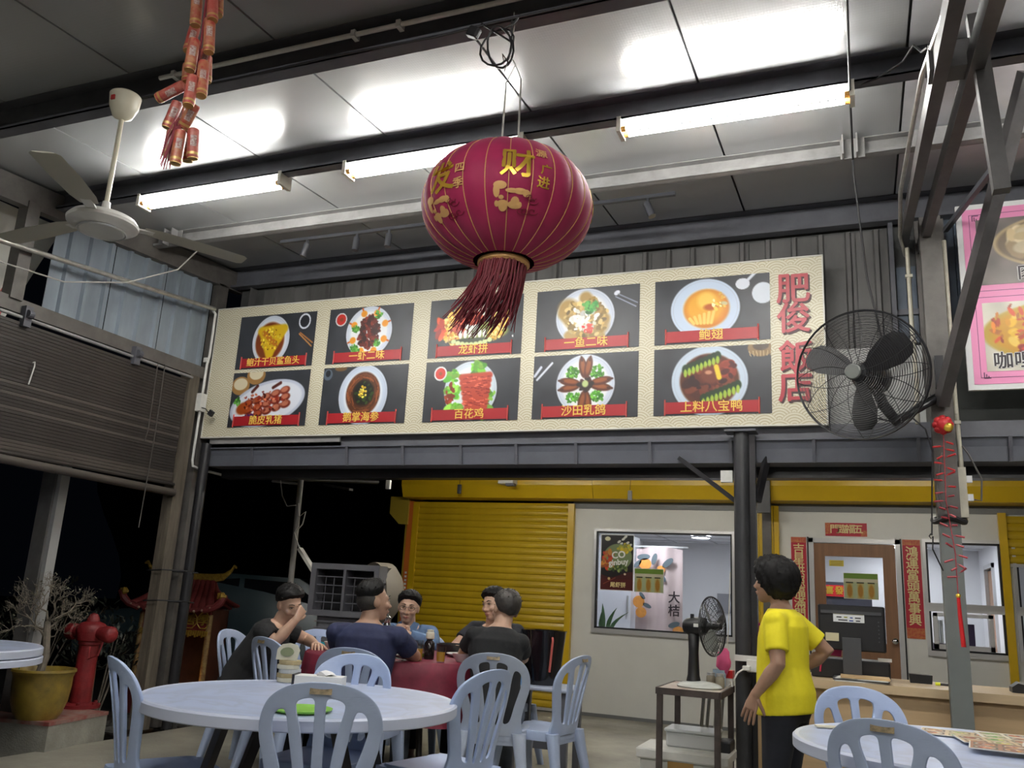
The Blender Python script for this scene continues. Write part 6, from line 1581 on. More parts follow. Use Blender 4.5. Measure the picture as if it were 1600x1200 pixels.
t = thing('black_food_tray', 'low black tray on the foam box beside the clear container', 'tray', (-.84, 5.62, .395)); MB().rbox((-.815, 5.60, .425), (.08, .2, .06), .012).build('tray', M_PLA, t)
for i, dx in enumerate((0, .035, .085, .12)):
    t = thing('aluminium_tube', ('leftmost leaning metal tube', 'second leaning metal tube from the left', 'third leaning metal tube from the left', 'rightmost leaning metal tube')[i] + ' under the rusty stand', 'tube', (-1.0 + dx, 5.9, 0), 0, 'metal tubes leaning under the stand')
    MB().cyl((-1.06 + dx, 5.93, 0), (-.985 + dx, 5.86, .72), .011, 8).build('tube', mat('grey_tube', (.40, .40, .37), .35, metal=.4), t, True)
# ------------------------------------------------------------------ outside on the left
pb = thing('concrete_plinth', 'low concrete plinth with worn red top under the yellow pot', 'plinth', (-5.79, 4.97, -.13), math.radians(12))
MB().bb(-.42, .42, -.32, .34, 0, .30).build('block', mat('rough_concrete', (.30, .29, .25), .8, var=.3, vs=5, bump=.4), pb, local=True)
MB().bb(-.425, .425, -.325, .345, .30, .325).build('red_top', mat('worn_red_paint', (.26, .055, .045), .6, var=.5, vs=9, col2=(.30, .26, .22)), pb, local=True)
ZP = .195
pt = thing('glazed_pot', 'mustard yellow glazed pot on the red-topped plinth', 'pot', (-5.53, 4.82, ZP))
M_GLZ = mat('mustard_glaze', (.36, .25, .035), .35, var=.35, vs=6, col2=(.16, .11, .03))
MB().lathe([(0, 0), (.135, 0), (.16, .04), (.185, .12), (.195, .22), (.195, .28), (.205, .312), (.215, .322), (.212, .338), (.195, .338), (.185, .318), (.18, .28), (0, .28)], (-5.53, 4.82, ZP), 40).build('pot', M_GLZ, pt, 50)
MB().lathe([(0, .298), (.18, .295), (.18, .285), (0, .285)], (-5.53, 4.82, ZP), 24).build('soil', mat('soil', (.03, .022, .016), .9), pt)
# bare little tree
tr3 = thing('bonsai_tree', 'scraggy bare little tree growing in the yellow pot', 'tree', (-5.53, 4.82, ZP + .31))
M_BARK = mat('pale_bark', (.22, .19, .15), .8, var=.4, vs=20)
rq = random.Random(12); tw = MB()
base = Vector((-5.58, 4.82, ZP + .27)); top = Vector((-5.585, 4.82, .86))
tw.tube([base, Vector((-5.555, 4.83, .62)), Vector((-5.57, 4.82, .76)), top], [.030, .026, .026, .022], 8); tw.build('trunk', M_BARK, tr3, True)
br = MB(); tips = []
def grow(p, d, L, r, n):
    q = p + d * L * .5 + Vector((rq.uniform(-.02, .02), rq.uniform(-.02, .02), rq.uniform(-.01, .02))); e = p + d * L + Vector((0, 0, rq.uniform(-.02, .03)))
    br.tube([p, q, e], [r, r * .85, r * .6], 5); tips.append(e)
    if n:
        for _ in range(3):
            nd = (d + Vector((rq.uniform(-.9, .9), rq.uniform(-.9, .9), rq.uniform(-.5, .7)))).normalized(); grow(e, nd, L * rq.uniform(.55, .85), r * .6, n - 1)
for k in range(7):
    a = k * .9 + .3; grow(top - Vector((0, 0, .06 * (k % 3))), Vector((math.cos(a) * .9, math.sin(a) * .6, rq.uniform(-.05, .9))).normalized(), rq.uniform(.09, .14), .009, 4)
br.build('branches', M_BARK, tr3, kind='stuff')
lf = MB()
for e in tips:
    if rq.random() < .45:
        p = e + Vector((rq.uniform(-.02, .02),) * 3); s = rq.uniform(.008, .016); d = Vector((rq.uniform(-1, 1), rq.uniform(-1, 1), rq.uniform(-.3, .6))).normalized(); x_, y_, _ = frame_of(d)
        lf.add([p, p + d * s + x_ * s * .5, p + d * s * 2, p + d * s - x_ * s * .5], [(0, 1, 2, 3)])
lf.build('leaves', mat('dull_leaf', (.16, .15, .10), .7), tr3, kind='stuff')
MB().tube([(-5.66, 4.72, ZP + .28), (-5.665, 4.72, ZP + .36)], .004, 5).build('sprout', MATS['leaf_green'], tr3)
for dx in (-.02, .02, 0): MB().ell((-5.665 + dx, 4.72, ZP + .37 + abs(dx)), (.014, .008, .008), nu=8, nv=5).build('sprout_leaf', mat('fresh_leaf', (.22, .26, .03), .5), tr3, True)

# hydrant
hy = thing('fire_hydrant', 'red pillar fire hydrant beside the yellow pot', 'hydrant', (-5.76, 5.40, -.13))
M_HYD = mat('hydrant_red', (.23, .016, .019), .5, var=.35, vs=10, bump=.2, bs=50)
hx, hyy = -5.76, 5.40
MB().lathe([(.13, -.13), (.13, .02), (.10, .03), (.082, .05), (.082, .19), (.15, .195), (.15, .22), (.078, .23), (.074, .66), (.085, .67), (.085, .69)], (hx, hyy, 0), 28).build('barrel', M_HYD, hy, 40)
MB().lathe([(.085, .69), (.10, .70), (.115, .76), (.115, .80), (.09, .83), (.05, .845), (.045, .87), (.03, .90), (0, .91)], (hx, hyy, 0), 28).build('bonnet', M_HYD, hy, 40)
for s in (-1, 1):
    MB().lathe([(.050, .0), (.052, .11), (.062, .12), (.064, .18), (.05, .20), (.02, .21), (0, .21)], (hx + s * .04, hyy, .765), 20, (s * .98, -.05, -.06)).build('outlet', M_HYD, hy, 40)
for k in range(6):
    a = k * PI / 3 + .2; MB().cyl((hx + .125 * math.cos(a), hyy + .125 * math.sin(a), .215), (hx + .125 * math.cos(a), hyy + .125 * math.sin(a), .24), .014, 6).build('bolt', M_HYD, hy)
MB().tube([(hx + .20, hyy - .06, .70), (hx + .19, hyy - .08, .60), (hx + .12, hyy - .10, .57), (hx + .09, hyy - .08, .66)], .008, 6).build('chain', M_HYD, hy, True)
# dark shrubs behind
def shrub(c, r, n, lab, seed, h=1.0):
    t = thing('dark_shrub', lab, 'shrub', (c[0], c[1], -.13)); q = random.Random(seed); b = MB(); st = MB()
    for k in range(n):
        d = Vector((q.gauss(0, 1), q.gauss(0, 1), abs(q.gauss(0, 1)))).normalized(); p = Vector((c[0], c[1], c[2])) + Vector((d.x * r, d.y * r, d.z * h)) * q.uniform(.5, 1)
        s = q.uniform(.02, .05); n_ = Vector((q.uniform(-1, 1), q.uniform(-1, 1), q.uniform(-.2, 1))).normalized(); x_, y_, _ = frame_of(n_)
        b.add([p, p + n_ * s + x_ * s * .35, p + n_ * s * 2.2, p + n_ * s - x_ * s * .35], [(0, 1, 2, 3)])
    for k in range(7):
        a = k * .9; st.tube([(c[0], c[1], -.13), (c[0] + .1 * math.cos(a), c[1] + .1 * math.sin(a), c[2] * .6), (c[0] + .5 * r * math.cos(a), c[1] + .5 * r * math.sin(a), c[2] + h * .5)], [.012, .008, .004], 5)
    b.build('foliage', mat('night_leaf', (.030, .036, .026), .6), t, kind='stuff'); st.build('stems', M_BARK, t, kind='stuff')
shrub((-6.0, 5.75, .45), .35, 420, 'dark leafy shrub right behind the fire hydrant', 3, .55); shrub((-6.9, 5.9, .5), .6, 500, 'dark shrub in the gloom behind the potted tree', 4, .7)
t = thing('rubble_stones', 'dark stones heaped at the edge of the concrete floor', 'stones', (-5.7, 6.3, -.13))
for k in range(14):
    p = (-5.55 - rq.uniform(0, .7), 5.85 + rq.uniform(0, .9), -.08 + rq.uniform(0, .06)); MB().ell(p, (rq.uniform(.05, .12), rq.uniform(.05, .1), rq.uniform(.03, .07)), nu=9, nv=6, fn=lambda d: 1 + .25 * math.sin(5 * d.x + 3 * d.y)).build('stone', mat('dark_stone', (.10, .095, .085), .85, var=.4, vs=9), t)

# ------------------------------------------------------------------ red shrine
sx, sy = -6.78, 7.55
sh = thing('shrine', 'red roofed shrine with gold ridge and candle, between the posts', 'shrine', (sx, sy, -.13))
M_SRED = mat('shrine_red', (.17, .030, .030), .45, var=.25, vs=8); M_SGOLD = mat('shrine_gold', (.50, .34, .05), .4, metal=.2, var=.5, vs=40, col2=(.22, .12, .02)); M_SDK = mat('shrine_dark', (.025, .010, .008), .6)
A = math.radians(22); ax_ = Vector((math.cos(A), math.sin(A), 0)); ay_ = Vector((-math.sin(A), math.cos(A), 0)); o_ = Vector((sx, sy, 0))
def sp_(x, y, z): return o_ + ax_ * (x * .80) + ay_ * y + Vector((0, 0, z))
q = MB(); q.add([sp_(a, b_, c) for a in (-.55, .55) for b_ in (-.3, .4) for c in (-.13, .12)], [(0, 1, 3, 2), (4, 6, 7, 5), (0, 4, 5, 1), (2, 3, 7, 6), (0, 2, 6, 4), (1, 5, 7, 3)]); q.build('base', M_SRED, sh)
for a in (-.44, .44):
    MB().tube([sp_(a, -.22, .12), sp_(a, -.22, .86)], .03, 10).build('column', mat('dragon_column', (.16, .06, .03), .5, var=.9, vs=22, col2=(.36, .27, .10)), sh, True)
q = MB(); q.add([sp_(a, b_, c) for a in (-.46, .46) for b_ in (.30, .34) for c in (.12, .90)], [(0, 1, 3, 2), (4, 6, 7, 5), (0, 4, 5, 1), (2, 3, 7, 6), (0, 2, 6, 4), (1, 5, 7, 3)])
for a in (-.46, .44): q.add([sp_(a + i * .02, b_, c) for i in (0, 1) for b_ in (-.2, .34) for c in (.12, .9)], [(0, 1, 3, 2), (4, 6, 7, 5), (0, 4, 5, 1), (2, 3, 7, 6), (0, 2, 6, 4), (1, 5, 7, 3)])
q.build('niche_walls', mat('niche_brown', (.085, .026, .014), .5, var=.4, vs=6), sh)
q = MB(); q.add([sp_(a, b_, c) for a in (-.45, .45) for b_ in (-.24, -.20) for c in (.70, .90)], [(0, 1, 3, 2), (4, 6, 7, 5), (0, 4, 5, 1), (2, 3, 7, 6), (0, 2, 6, 4), (1, 5, 7, 3)]); fz = q.build('name_board', mat('board_red', (.14, .012, .012), .45), sh)
for a, ch in ((-.27, '神'), (0.0, '福'), (.20, '善'), (.37, '學')):
    pts = [sp_(a + .085 * math.cos(k * PI / 4 + PI / 8), -.245, .80 + .085 * math.sin(k * PI / 4 + PI / 8)) for k in range(8)]
    MB().tube(pts, .006, 6, closed=True).build('octagon_frame', M_SGOLD, fz, True)
    text('character', ch, .12, M_SGOLD, fz, sp_(a, -.246, .80), right=ax_, bold=.02)
for k in range(30):
    a = -.45 + .03 * k; MB().bar(sp_(a + .015, -.245, .70), sp_(a + .015, -.25, .63 + .01 * (k % 3)), .02, .006).build('fringe_strip', M_SGOLD, sh)
# roof: curved tiles front and back
def rp(u, v, lift=0):       # u -1..1 across, v 0 ridge ..1 eave
    w = .36 + (.16 + .04 * v) * v; z = 1.20 - .30 * (v ** .6) + .07 * (abs(u) ** 4) * v + lift
    return u * w, z
for side, name in ((-1, 'front'), (1, 'back')):
    for k in range(11):
        u0, u1 = -1 + 2 * k / 11, -1 + 2 * (k + 1) / 11; secs = []
        for i in range(7):
            v = i / 6; xa, za = rp((u0 + u1) / 2, v); wa = (rp(u1, v)[0] - rp(u0, v)[0]) / 2
            secs.append((sp_(xa, side * (.02 + .40 * v), za), ax_, Vector((0, 0, 1)), wa * .98, .022))
        MB().loft(secs, 10).build('roof_tile', M_SRED, sh, True)
        p = secs[-1][0]; MB().ell(p - ay_ * (-side) * 0 + Vector((0, 0, -.012)), (.014, .014, .014), nu=8, nv=6).build('tile_end', mat('tile_end_pale', (.32, .22, .16), .5), sh, True)
rd = [sp_(x, 0, z) for x, z in ((-.62, 1.36), (-.585, 1.37), (-.55, 1.32), (-.46, 1.255), (-.3, 1.235), (0, 1.228), (.3, 1.235), (.46, 1.255), (.55, 1.32), (.585, 1.37), (.62, 1.36))]
secs = [(p, Vector((0, 0, 1)), ay_, h_, .025) for p, h_ in zip(rd, (.012, .02, .028, .040, .048, .05, .048, .040, .028, .02, .012))]
rg = MB().loft(secs, 10, 4).build('ridge', M_SGOLD, sh, True)
for s in (-1, 1):
    pts = [sp_(s * x, -.40, z) for x, z in ((.42, .905), (.55, .94), (.62, .99), (.66, 1.05), (.70, 1.06))]; MB().tube(pts, [.03, .035, .04, .035, .015], 8).build('eave_horn', M_SRED, sh, True)
    MB().ell(sp_(s * .63, -.41, 1.06), (.05, .03, .035), nu=10, nv=7, fn=lambda d: 1 + .3 * math.sin(8 * d.x)).build('eave_ornament', M_SGOLD, sh, True)
cb = MB(); cb.lathe([(0, .12), (.06, .12), (.075, .2), (.08, .24), (.07, .24), (0, .2)], sp_(-.12, -.30, 0), 16); ur = cb.build('incense_urn', M_SRED, sh, True)
for k in range(4): MB().cyl(sp_(-.12 + .02 * k, -.30, .2), sp_(-.13 + .025 * k, -.30, .38), .003, 5).build('incense_stick', mat('incense', (.5, .35, .3), .6), ur)
cn = thing('candle_flame', 'small burning candle in front of the shrine', 'candle', sp_(.16, -.37, .115))
MB().cyl(sp_(.16, -.37, .115), sp_(.16, -.37, .16), .018, 12).build('candle', mat('candle_wax', (.5, .12, .06), .4), cn, True)
MB().lathe([(0, 0), (.008, .008), (.009, .018), (.004, .035), (0, .045)], sp_(.16, -.37, .165), 10).build('flame', mat('flame', (1, .6, .2), .5, emit=(1, .50, .12), es=70), cn, True)
for i, (a, m_) in enumerate(((.42, M_PW), (-.3, M_REDPL))):
    t = thing('offering_cup', ('small white offering cup at the right foot of the shrine', 'small red offering cup left of the candle')[i], 'cup', sp_(a, -.40, .0))
    MB().lathe([(0, .115), (.03, .115), (.036, .17), (.034, .17), (0, .125)], sp_(a, -.36 if i else -.34, 0), 14).build('cup', m_, t, True)

# ------------------------------------------------------------------ parked car
car = thing('parked_car', 'dark teal car parked in the dark behind the shrine', 'car', (-8.3, 10.6, -.13), math.radians(30))
M_CAR = mat('teal_car_paint', (.055, .10, .125), .3, coat=.6); M_CGL = mat('car_glass', (.012, .014, .018), .08)
prof = [(-2.1, .35), (-2.15, .62), (-2.0, .85), (-1.3, .95), (-.75, 1.36), (-.3, 1.45), (.7, 1.43), (1.25, 1.12), (1.75, 1.02), (2.1, .88), (2.15, .45), (2.05, .3)]
b = MB(); nP = len(prof); vs = []
for y, k in ((-.85, .0), (-.80, 1), (.80, 1), (.85, 0)):
    for x, z in prof:
        inset = .16 if z > 1.0 else 0
        vs.append((x, (y if not (k and inset) else y) * (1 - (inset * .9 if abs(y) > .8 - 1e-6 else 0)) , z))
fs = [tuple(range(nP))[::-1], tuple(range(3 * nP, 4 * nP))]
for r in range(3):
    for i in range(nP): j = (i + 1) % nP; fs.append((r * nP + i, r * nP + j, (r + 1) * nP + j, (r + 1) * nP + i))
b.add(vs, fs); b.build('body', M_CAR, car, 50, True)
for s in (-1, 1):
    for pl_ in ([(-.66, 1.02), (-.60, 1.34), (-.1, 1.39), (-.1, 1.02)], [(-.03, 1.02), (-.03, 1.39), (.62, 1.37), (1.05, 1.08), (1.05, 1.02)]):
        MB().prism(pl_, (0, s * .735, 0), (1, 0, 0), (0, 0, 1), (0, s * .02, 0)).build('side_window', M_CGL, car, local=True)
    for x in (-1.35, 1.35):
        MB().lathe([(.0, -.1), (.2, -.1), (.31, -.09), (.32, 0), (.31, .09), (.2, .1), (0, .1)], (x, s * .76, .32), 24, (0, 1, 0)).build('wheel', M_PLA, car, 40, True)
MB().add([(1.24, -.66, 1.14), (1.24, .66, 1.14), (.74, .62, 1.41), (.74, -.62, 1.41)], [(0, 1, 2, 3)]).build('windscreen', M_CGL, car, local=True)
MB().add([(-1.26, -.66, .99), (-1.26, .66, .99), (-.78, .62, 1.36), (-.78, -.62, 1.36)], [(0, 1, 2, 3)]).build('rear_window', M_CGL, car, local=True)

# ------------------------------------------------------------------ air cooler, pole, power strip
ac = thing('air_cooler', 'tall grey evaporative air cooler behind the diners', 'air cooler', (-4.36, 7.0, 0), math.radians(8))
M_AC = mat('cooler_grey', (.125, .125, .14), .5, var=.1, vs=5)
f4 = MB()
for a, c, d, e in ((-.33, .33, 1.37, 1.42), (-.33, .33, .96, 1.01), (-.33, -.28, 1.01, 1.37), (.28, .33, 1.01, 1.37), (-.012, .012, 1.01, 1.37)): f4.bb(a, c, -.24, -.05, d, e)
f4.build('grille_frame', M_AC, ac, local=True)
for z in (1.08, 1.155, 1.23, 1.305): MB().bb(-.28, .28, -.20, -.19, z - .004, z + .004).build('louvre', M_AC, ac, local=True)
for x in (-.20, -.12, .08, .16): MB().bb(x - .003, x + .003, -.19, -.185, 1.01, 1.30).build('vane', M_AC, ac, local=True)
MB().bb(-.32, .32, -.06, .1, .97, 1.41).build('dark_interior', M_PLA, ac, local=True)
MB().rbox((0, .02, .78), (.52, .42, .38), .03).build('upper_body', M_AC, ac, local=True)
for k in range(6): MB().bb(-.265, .265, -.205, -.188, .63 + k * .055, .645 + k * .055).build('rib', M_AC, ac, local=True)
MB().rbox((0, .02, .33), (.62, .50, .54), .04).build('tank', M_AC, ac, local=True)
MB().lathe([(.0, .30), (.2, .29), (.27, .22), (.27, .06), (0, .06)], (.1, 0.03, 1.19), 24, (.6, .8, 0)).build('fan_housing', mat('cooler_tan', (.24, .21, .17), .6), ac, 50, True)
MB().bb(-.17, -.11, -.24, -.235, .66, .74).build('blue_label', mat('cyan_label', (.05, .40, .50), .4), ac, local=True)
for sx_ in (-.25, .25):
    for sy_ in (-.15, .2): MB().cyl((sx_, sy_, 0), (sx_, sy_, .06), .03, 10).build('castor', M_PLA, ac, local=True)
tp = thing('thin_pole', 'thin grey pole holding cables, left of the air cooler', 'pole', (-5.05, 7.0, 0))
MB().cyl((-5.05, 7.0, 0), (-5.09, 7.0, 2.72), .028, 12).build('pole', mat('pole_grey', (.16, .15, .14), .6), tp, True)
MB().cyl((-5.42, 7.0, 2.20), (-5.07, 7.0, 2.17), .012, 8).build('arm', M_STEEL2, tp, True)
MB().tube([(-5.30, 6.97, 2.2), (-5.25, 6.96, 2.05), (-5.18, 6.96, 1.95), (-5.08, 6.96, 1.96)], .006, 6).build('cable', M_WCABLE, tp, True)
MB().tube([(-5.05, 6.96, 1.98), (-5.02, 6.95, 1.85), (-4.95, 6.95, 1.9), (-4.97, 6.95, 1.78), (-5.05, 6.95, 1.70), (-5.03, 6.95, 1.65), (-4.98, 6.95, 1.56)], .007, 6).build('cable_knot', M_WCABLE, tp, True)
es = thing('power_strip', 'white power strip dangling diagonally from the thin pole', 'power strip', (-4.82, 6.94, 1.28))
p0_, p1_ = Vector((-4.955, 6.93, 1.55)), Vector((-4.70, 6.93, 1.27))
MB().bar(p0_, p1_, .03, .06, Vector((0, -1, 0))).build('body', mat('strip_white', (.60, .58, .52), .5), es)
for k in range(6):
    c = p0_.lerp(p1_, (k + .6) / 6.2) + Vector((0, -.017, 0)); MB().box(c, (.022, .004, .022), Matrix.Rotation(.8, 3, 'Y')).build('socket', M_STEEL2, es)
MB().tube([(-4.98, 6.95, 1.58), p0_], .005, 6).build('cord', M_WCABLE, es)
# dim tarpaulin / hillside and roof clutter
vs, fs = [], []
for i in range(13):
    for j in range(13):
        u, v = i / 12, j / 12; vs.append((-16 + 11 * u, 15.0 + 1.2 * math.sin(5 * u) + .6 * math.sin(7 * v), -.2 + 5.5 * v + .3 * math.sin(9 * u)))
for i in range(12):
    for j in range(12): a = i * 13 + j; fs.append((a, a + 1, a + 14, a + 13))
single('dark_tarpaulin', MB().add(vs, fs), mat('navy_tarp', (.012, .016, .028), .6, var=.5, vs=2), 'dark navy tarpaulin hanging in the night behind the car', 'tarpaulin', (-10, 15, -.13), smooth=60)
for i, (p, e, w) in enumerate((((-5.3, 8.6, 2.58), (-5.9, 7.2, 2.35), .10), ((-5.35, 8.9, 2.45), (-6.3, 8.2, 2.40), .14), ((-5.4, 8.4, 2.30), (-6.1, 8.9, 2.42), .05), ((-5.5, 7.8, 2.5), (-6.6, 8.1, 2.52), .06))):
    t = thing('roof_scrap', ('pale board leaning under the canopy beside the yellow housing', 'wide grey board stacked left of the yellow housing', 'white pipe end left of the yellow housing', 'thin batten in the dark left of the yellow housing')[i], 'board', Vector(p), 0, 'scraps under the canopy')
    MB().bar(Vector(p), Vector(e), w, .025).build('board', mat('dusty_board', (.17, .165, .155), .7, var=.4, vs=6), t)
single('socket_box', MB().rbox((-4.45, 7.6, 2.25), (.055, .03, .09), .008).cyl((-4.45, 7.6, 2.29), (-4.45, 7.6, 2.72), .003, 5), M_PVC, 'small white switch dangling in the dark above the air cooler', 'switch', (-4.45, 7.6, 2.2))
# small things under the yellow housing
for i, (x, z) in enumerate(((-4.43, 2.36), (-2.36, 2.30), (.72, 2.36))):
    t = thing('pull_switch', ('dark pull switch hanging on a cord before the yellow shutter', 'grey pull switch hanging on a cord above the window', 'small pull switch hanging on a cord near the column')[i], 'switch', (x, 9.22, z))
    MB().cyl((x, 9.22, z + .12), (x + .01, 9.22, 2.72), .003, 5).build('cord', M_CABLE, t); MB().rbox((x, 9.22, z + .06), (.05, .03, .11), .012).build('switch', (M_PLG, M_STEEL2, M_PLG)[i], t)
t = thing('flood_lamp', 'white box lamp mounted on the yellow housing', 'lamp', (-3.82, 9.2, 2.45))
MB().rbox((-3.82, 9.23, 2.56), (.19, .15, .16), .01).build('case', mat('case_white', (.72, .71, .66), .4), t); MB().bb(-3.80, -3.70, 9.12, 9.2, 2.45, 2.48).build('bracket', M_STEEL, t)
# ------------------------------------------------------------------ people
M_EYE = mat('eye_dark', (.012, .009, .008), .2); M_EYEW = mat('eye_white', (.40, .34, .30), .4); M_HAIR = mat('black_hair', (.007, .0065, .0065), .6, var=.4, vs=60, stretch=(1, 1, .3), spec=.25); M_LIP = mat('lip', (.36, .14, .12), .45)
M_HAIRG = mat('cropped_hair', (.035, .030, .026), .6, var=.5, vs=70)
def skin(n, c): return mat(n, c, .5, var=.10, vs=14, sss=.08)
def V(*a): return Vector(a)

def fingers(b, wrist, d, nrm, thumb, curl, s=1.0, spread=.10):
    """palm + four unequal fingers + thumb; d = hand direction, nrm = palm normal, thumb = +1/-1 side"""
    d = d.normalized(); sd = d.cross(nrm).normalized() * thumb; nrm = sd.cross(d) * thumb
    for k, (off, L) in enumerate(((.030, .068), (.010, .078), (-.010, .072), (-.029, .056))):
        p = wrist + d * .082 * s + sd * off * s; dd = (d + sd * spread * (1.2 - .8 * k)).normalized(); pts = [p - d * .02 * s, p]; a = 0
        for j, q in enumerate((.45, .32, .23)):
            a += curl[j] * (1 + .12 * k); v = dd * math.cos(a) + nrm * math.sin(a); p = p + v * L * q * s * 1.15; pts.append(p)
        b.tube(pts + [pts[-1] + (pts[-1] - pts[-2]).normalized() * .004 * s], [.0095 * s, .0095 * s, .0088 * s, .0080 * s, .0068 * s, .003 * s], 8)
    p = wrist + d * .022 * s + sd * .028 * s; v = (d * .72 + sd * .62 + nrm * .25).normalized(); pts = [p - v * .01, p + v * .030 * s, p + v * .052 * s + nrm * .006 * s, p + (v * .078 + d * .006 + nrm * .014) * s]
    b.tube(pts + [pts[-1] + (pts[-1] - pts[-2]).normalized() * .004 * s], [.013 * s, .0115 * s, .0105 * s, .008 * s, .003 * s], 8)
def palm(b, wrist, d, nrm, s=1.0):
    d = d.normalized(); sd = d.cross(nrm).normalized(); n2 = sd.cross(d)
    b.loft([(wrist - d * .02 * s, sd, n2, .027 * s, .020 * s), (wrist + d * .02 * s, sd, n2, .034 * s, .019 * s), (wrist + d * .06 * s, sd, n2, .042 * s, .016 * s), (wrist + d * .088 * s, sd, n2, .040 * s, .013 * s)], 14)

def person(name, label, base, face, J, look, sk, top_m, leg_m, hair, sleeve=.62, scale=1.0, hs=1.0, collar=None, glasses=False, stand=False, bulk=1.0, hands=None, hair_m=None, fem=False):
    f = Vector((face[0], face[1], 0)).normalized(); rz = math.atan2(f.y, f.x) - PI / 2
    t = thing(name, label, 'person', (base[0], base[1], 0), rz)
    body, shirt, leg = MB(), MB(), MB(); J = {k: Vector(v) for k, v in J.items()}
    # torso along the spine
    spine = [J['pelvis'], J['waist'], J['chest'], J['neck']]
    rx = (.178, .165, .188, .062) if not fem else (.158, .135, .150, .052); ry = (.128, .122, .128, .058) if not fem else (.125, .112, .118, .05)
    if stand: rx = (rx[0], rx[1] + .012, rx[2], rx[3]); ry = (ry[0], ry[1] + .010, ry[2], ry[3])
    rx = tuple(v * bulk for v in rx[:3]) + rx[3:]; ry = tuple(v * bulk for v in ry[:3]) + ry[3:]
    R_ = (J['shr'] - J['shl']).normalized()
    def frame(i):
        a = spine[max(0, i - 1)]; c = spine[min(3, i + 1)]; d = (c - a).normalized(); x = (Vector((1, 0, 0)) if i < 2 else R_); x = (x - d * x.dot(d)).normalized(); return x, d.cross(x)
    sh_mid = (J['shr'] + J['shl']) / 2
    def secs(g):
        out = []
        x, y = frame(0); e_ = .016 if (stand and g > 0) else 0; out.append((spine[0] + V(0, 0, -.10), x, y, rx[0] * (.92 if not e_ else 1) + g + e_, ry[0] + g + e_)); out.append((spine[0], x, y, rx[0] + g + e_ * .85, ry[0] + g + e_ * .85))
        x, y = frame(1); out.append((spine[1], x, y, rx[1] + g, ry[1] + g))
        x, y = frame(2); out.append((spine[2], x, y, rx[2] + g, ry[2] + g)); out.append((spine[2].lerp(sh_mid, .75), x, y, rx[2] * 1.02 + g, ry[2] * .92 + g))
        out.append((sh_mid + (spine[3] - sh_mid) * .35, x, y, rx[2] * .80 + g, ry[2] * .74 + g)); return out
    S0 = secs(-.006); x, y = frame(3); S0 += [(spine[3], x, y, rx[3] * 1.05, ry[3] * 1.08)]
    body.loft(S0, 22)
    hc = J['head']; nd = (hc - J['neck']); body.tube([J['neck'] - nd * .25, J['neck'] + nd * .35, hc - V(0, 0, .05)], [rx[3], rx[3] * .92, rx[3] * .9], 14)
    S1 = secs(.010); x, y = frame(2); S1 += [(sh_mid.lerp(spine[3], .80), x, y, .088 if not fem else .076, .080 if not fem else .070)]; shirt.loft(S1, 24)
    # arms
    fm = MB()
    for s, k in ((1, 'r'), (-1, 'l')):
        a, e, w = J['sh' + k], J['el' + k], J['wr' + k]; q = bulk if not fem else .94
        body.tube([a - (e - a) * .08, a, a.lerp(e, .5), e, e.lerp(w, .3), e.lerp(w, .75), w], [.045 * q, .055 * q, .050 * q, .041 * q, .042 * q, .031 * q, .026 * q], 12); body.ell(a, (.056 * q,) * 3, nu=12, nv=8)
        inn = a + (sh_mid - a) * .45; 
        if sleeve < 1:
            c = a.lerp(e, sleeve); shirt.tube([inn, a, a.lerp(c, .5), c], [.070 * q, .067 * q, .066 * q, .066 * q], 14); shirt.ell(a, (.066 * q,) * 3, nu=12, nv=8)
        else:
            shirt.tube([inn, a, a.lerp(e, .5), e, e.lerp(w, .4), e.lerp(w, .93)], [.070 * q, .067 * q, .062 * q, .055 * q, .05 * q, .040 * q], 14); shirt.ell(a, (.066 * q,) * 3, nu=12, nv=8); shirt.ell(e, (.056 * q,) * 3, nu=10, nv=7)
        hd = hands[k] if hands and k in hands else ((w - e), V(0, 0, -1), (.35, .45, .3))
        palm(body, w, hd[0], hd[1], hs_ := .95 * q if fem else .97); fingers(fm, w, hd[0], hd[1], hd[3] if len(hd) > 3 else (-s), hd[2], hs_)
    # legs
    for k in 'rl':
        h_, kn, an = J['hip' + k], J['kn' + k], J['an' + k]
        body.tube([h_, h_.lerp(kn, .5), kn, kn.lerp(an, .35), an], [.080, .068, .050, .050, .034], 12); body.tube([an, an + V(0, .03, -.05), an + V(0, .14, -.07)], [.034, .036, .026], 10)
        leg.tube([h_ - (kn - h_) * .1, h_, h_.lerp(kn, .5), kn, kn.lerp(an, .4), an + V(0, 0, .02)], [.10, .102, .085, .068, .064, .058], 14)
    leg.loft([(J['pelvis'] + V(0, 0, -.13), V(1, 0, 0), V(0, 1, 0), .13, .11), (J['pelvis'] + V(0, 0, -.07), V(1, 0, 0), V(0, 1, 0), rx[0] + .004, ry[0] + .006), (J['pelvis'] + V(0, 0, .04), V(1, 0, 0), V(0, 1, 0), rx[0] + .004, ry[0] + .006)], 20)
    # head
    Hm = Matrix.Rotation(math.radians(look[0]), 3, 'Z') @ Matrix.Rotation(math.radians(look[1]), 3, 'X') @ Matrix.Rotation(math.radians(look[2]), 3, 'Y')
    def H(x, y, z): return hc + Hm @ (V(x, y, z) * scale)
    def he(b, c, r, nu=18, nv=12): b.ell(H(*c), [q * scale for q in r], Hm, nu, nv)
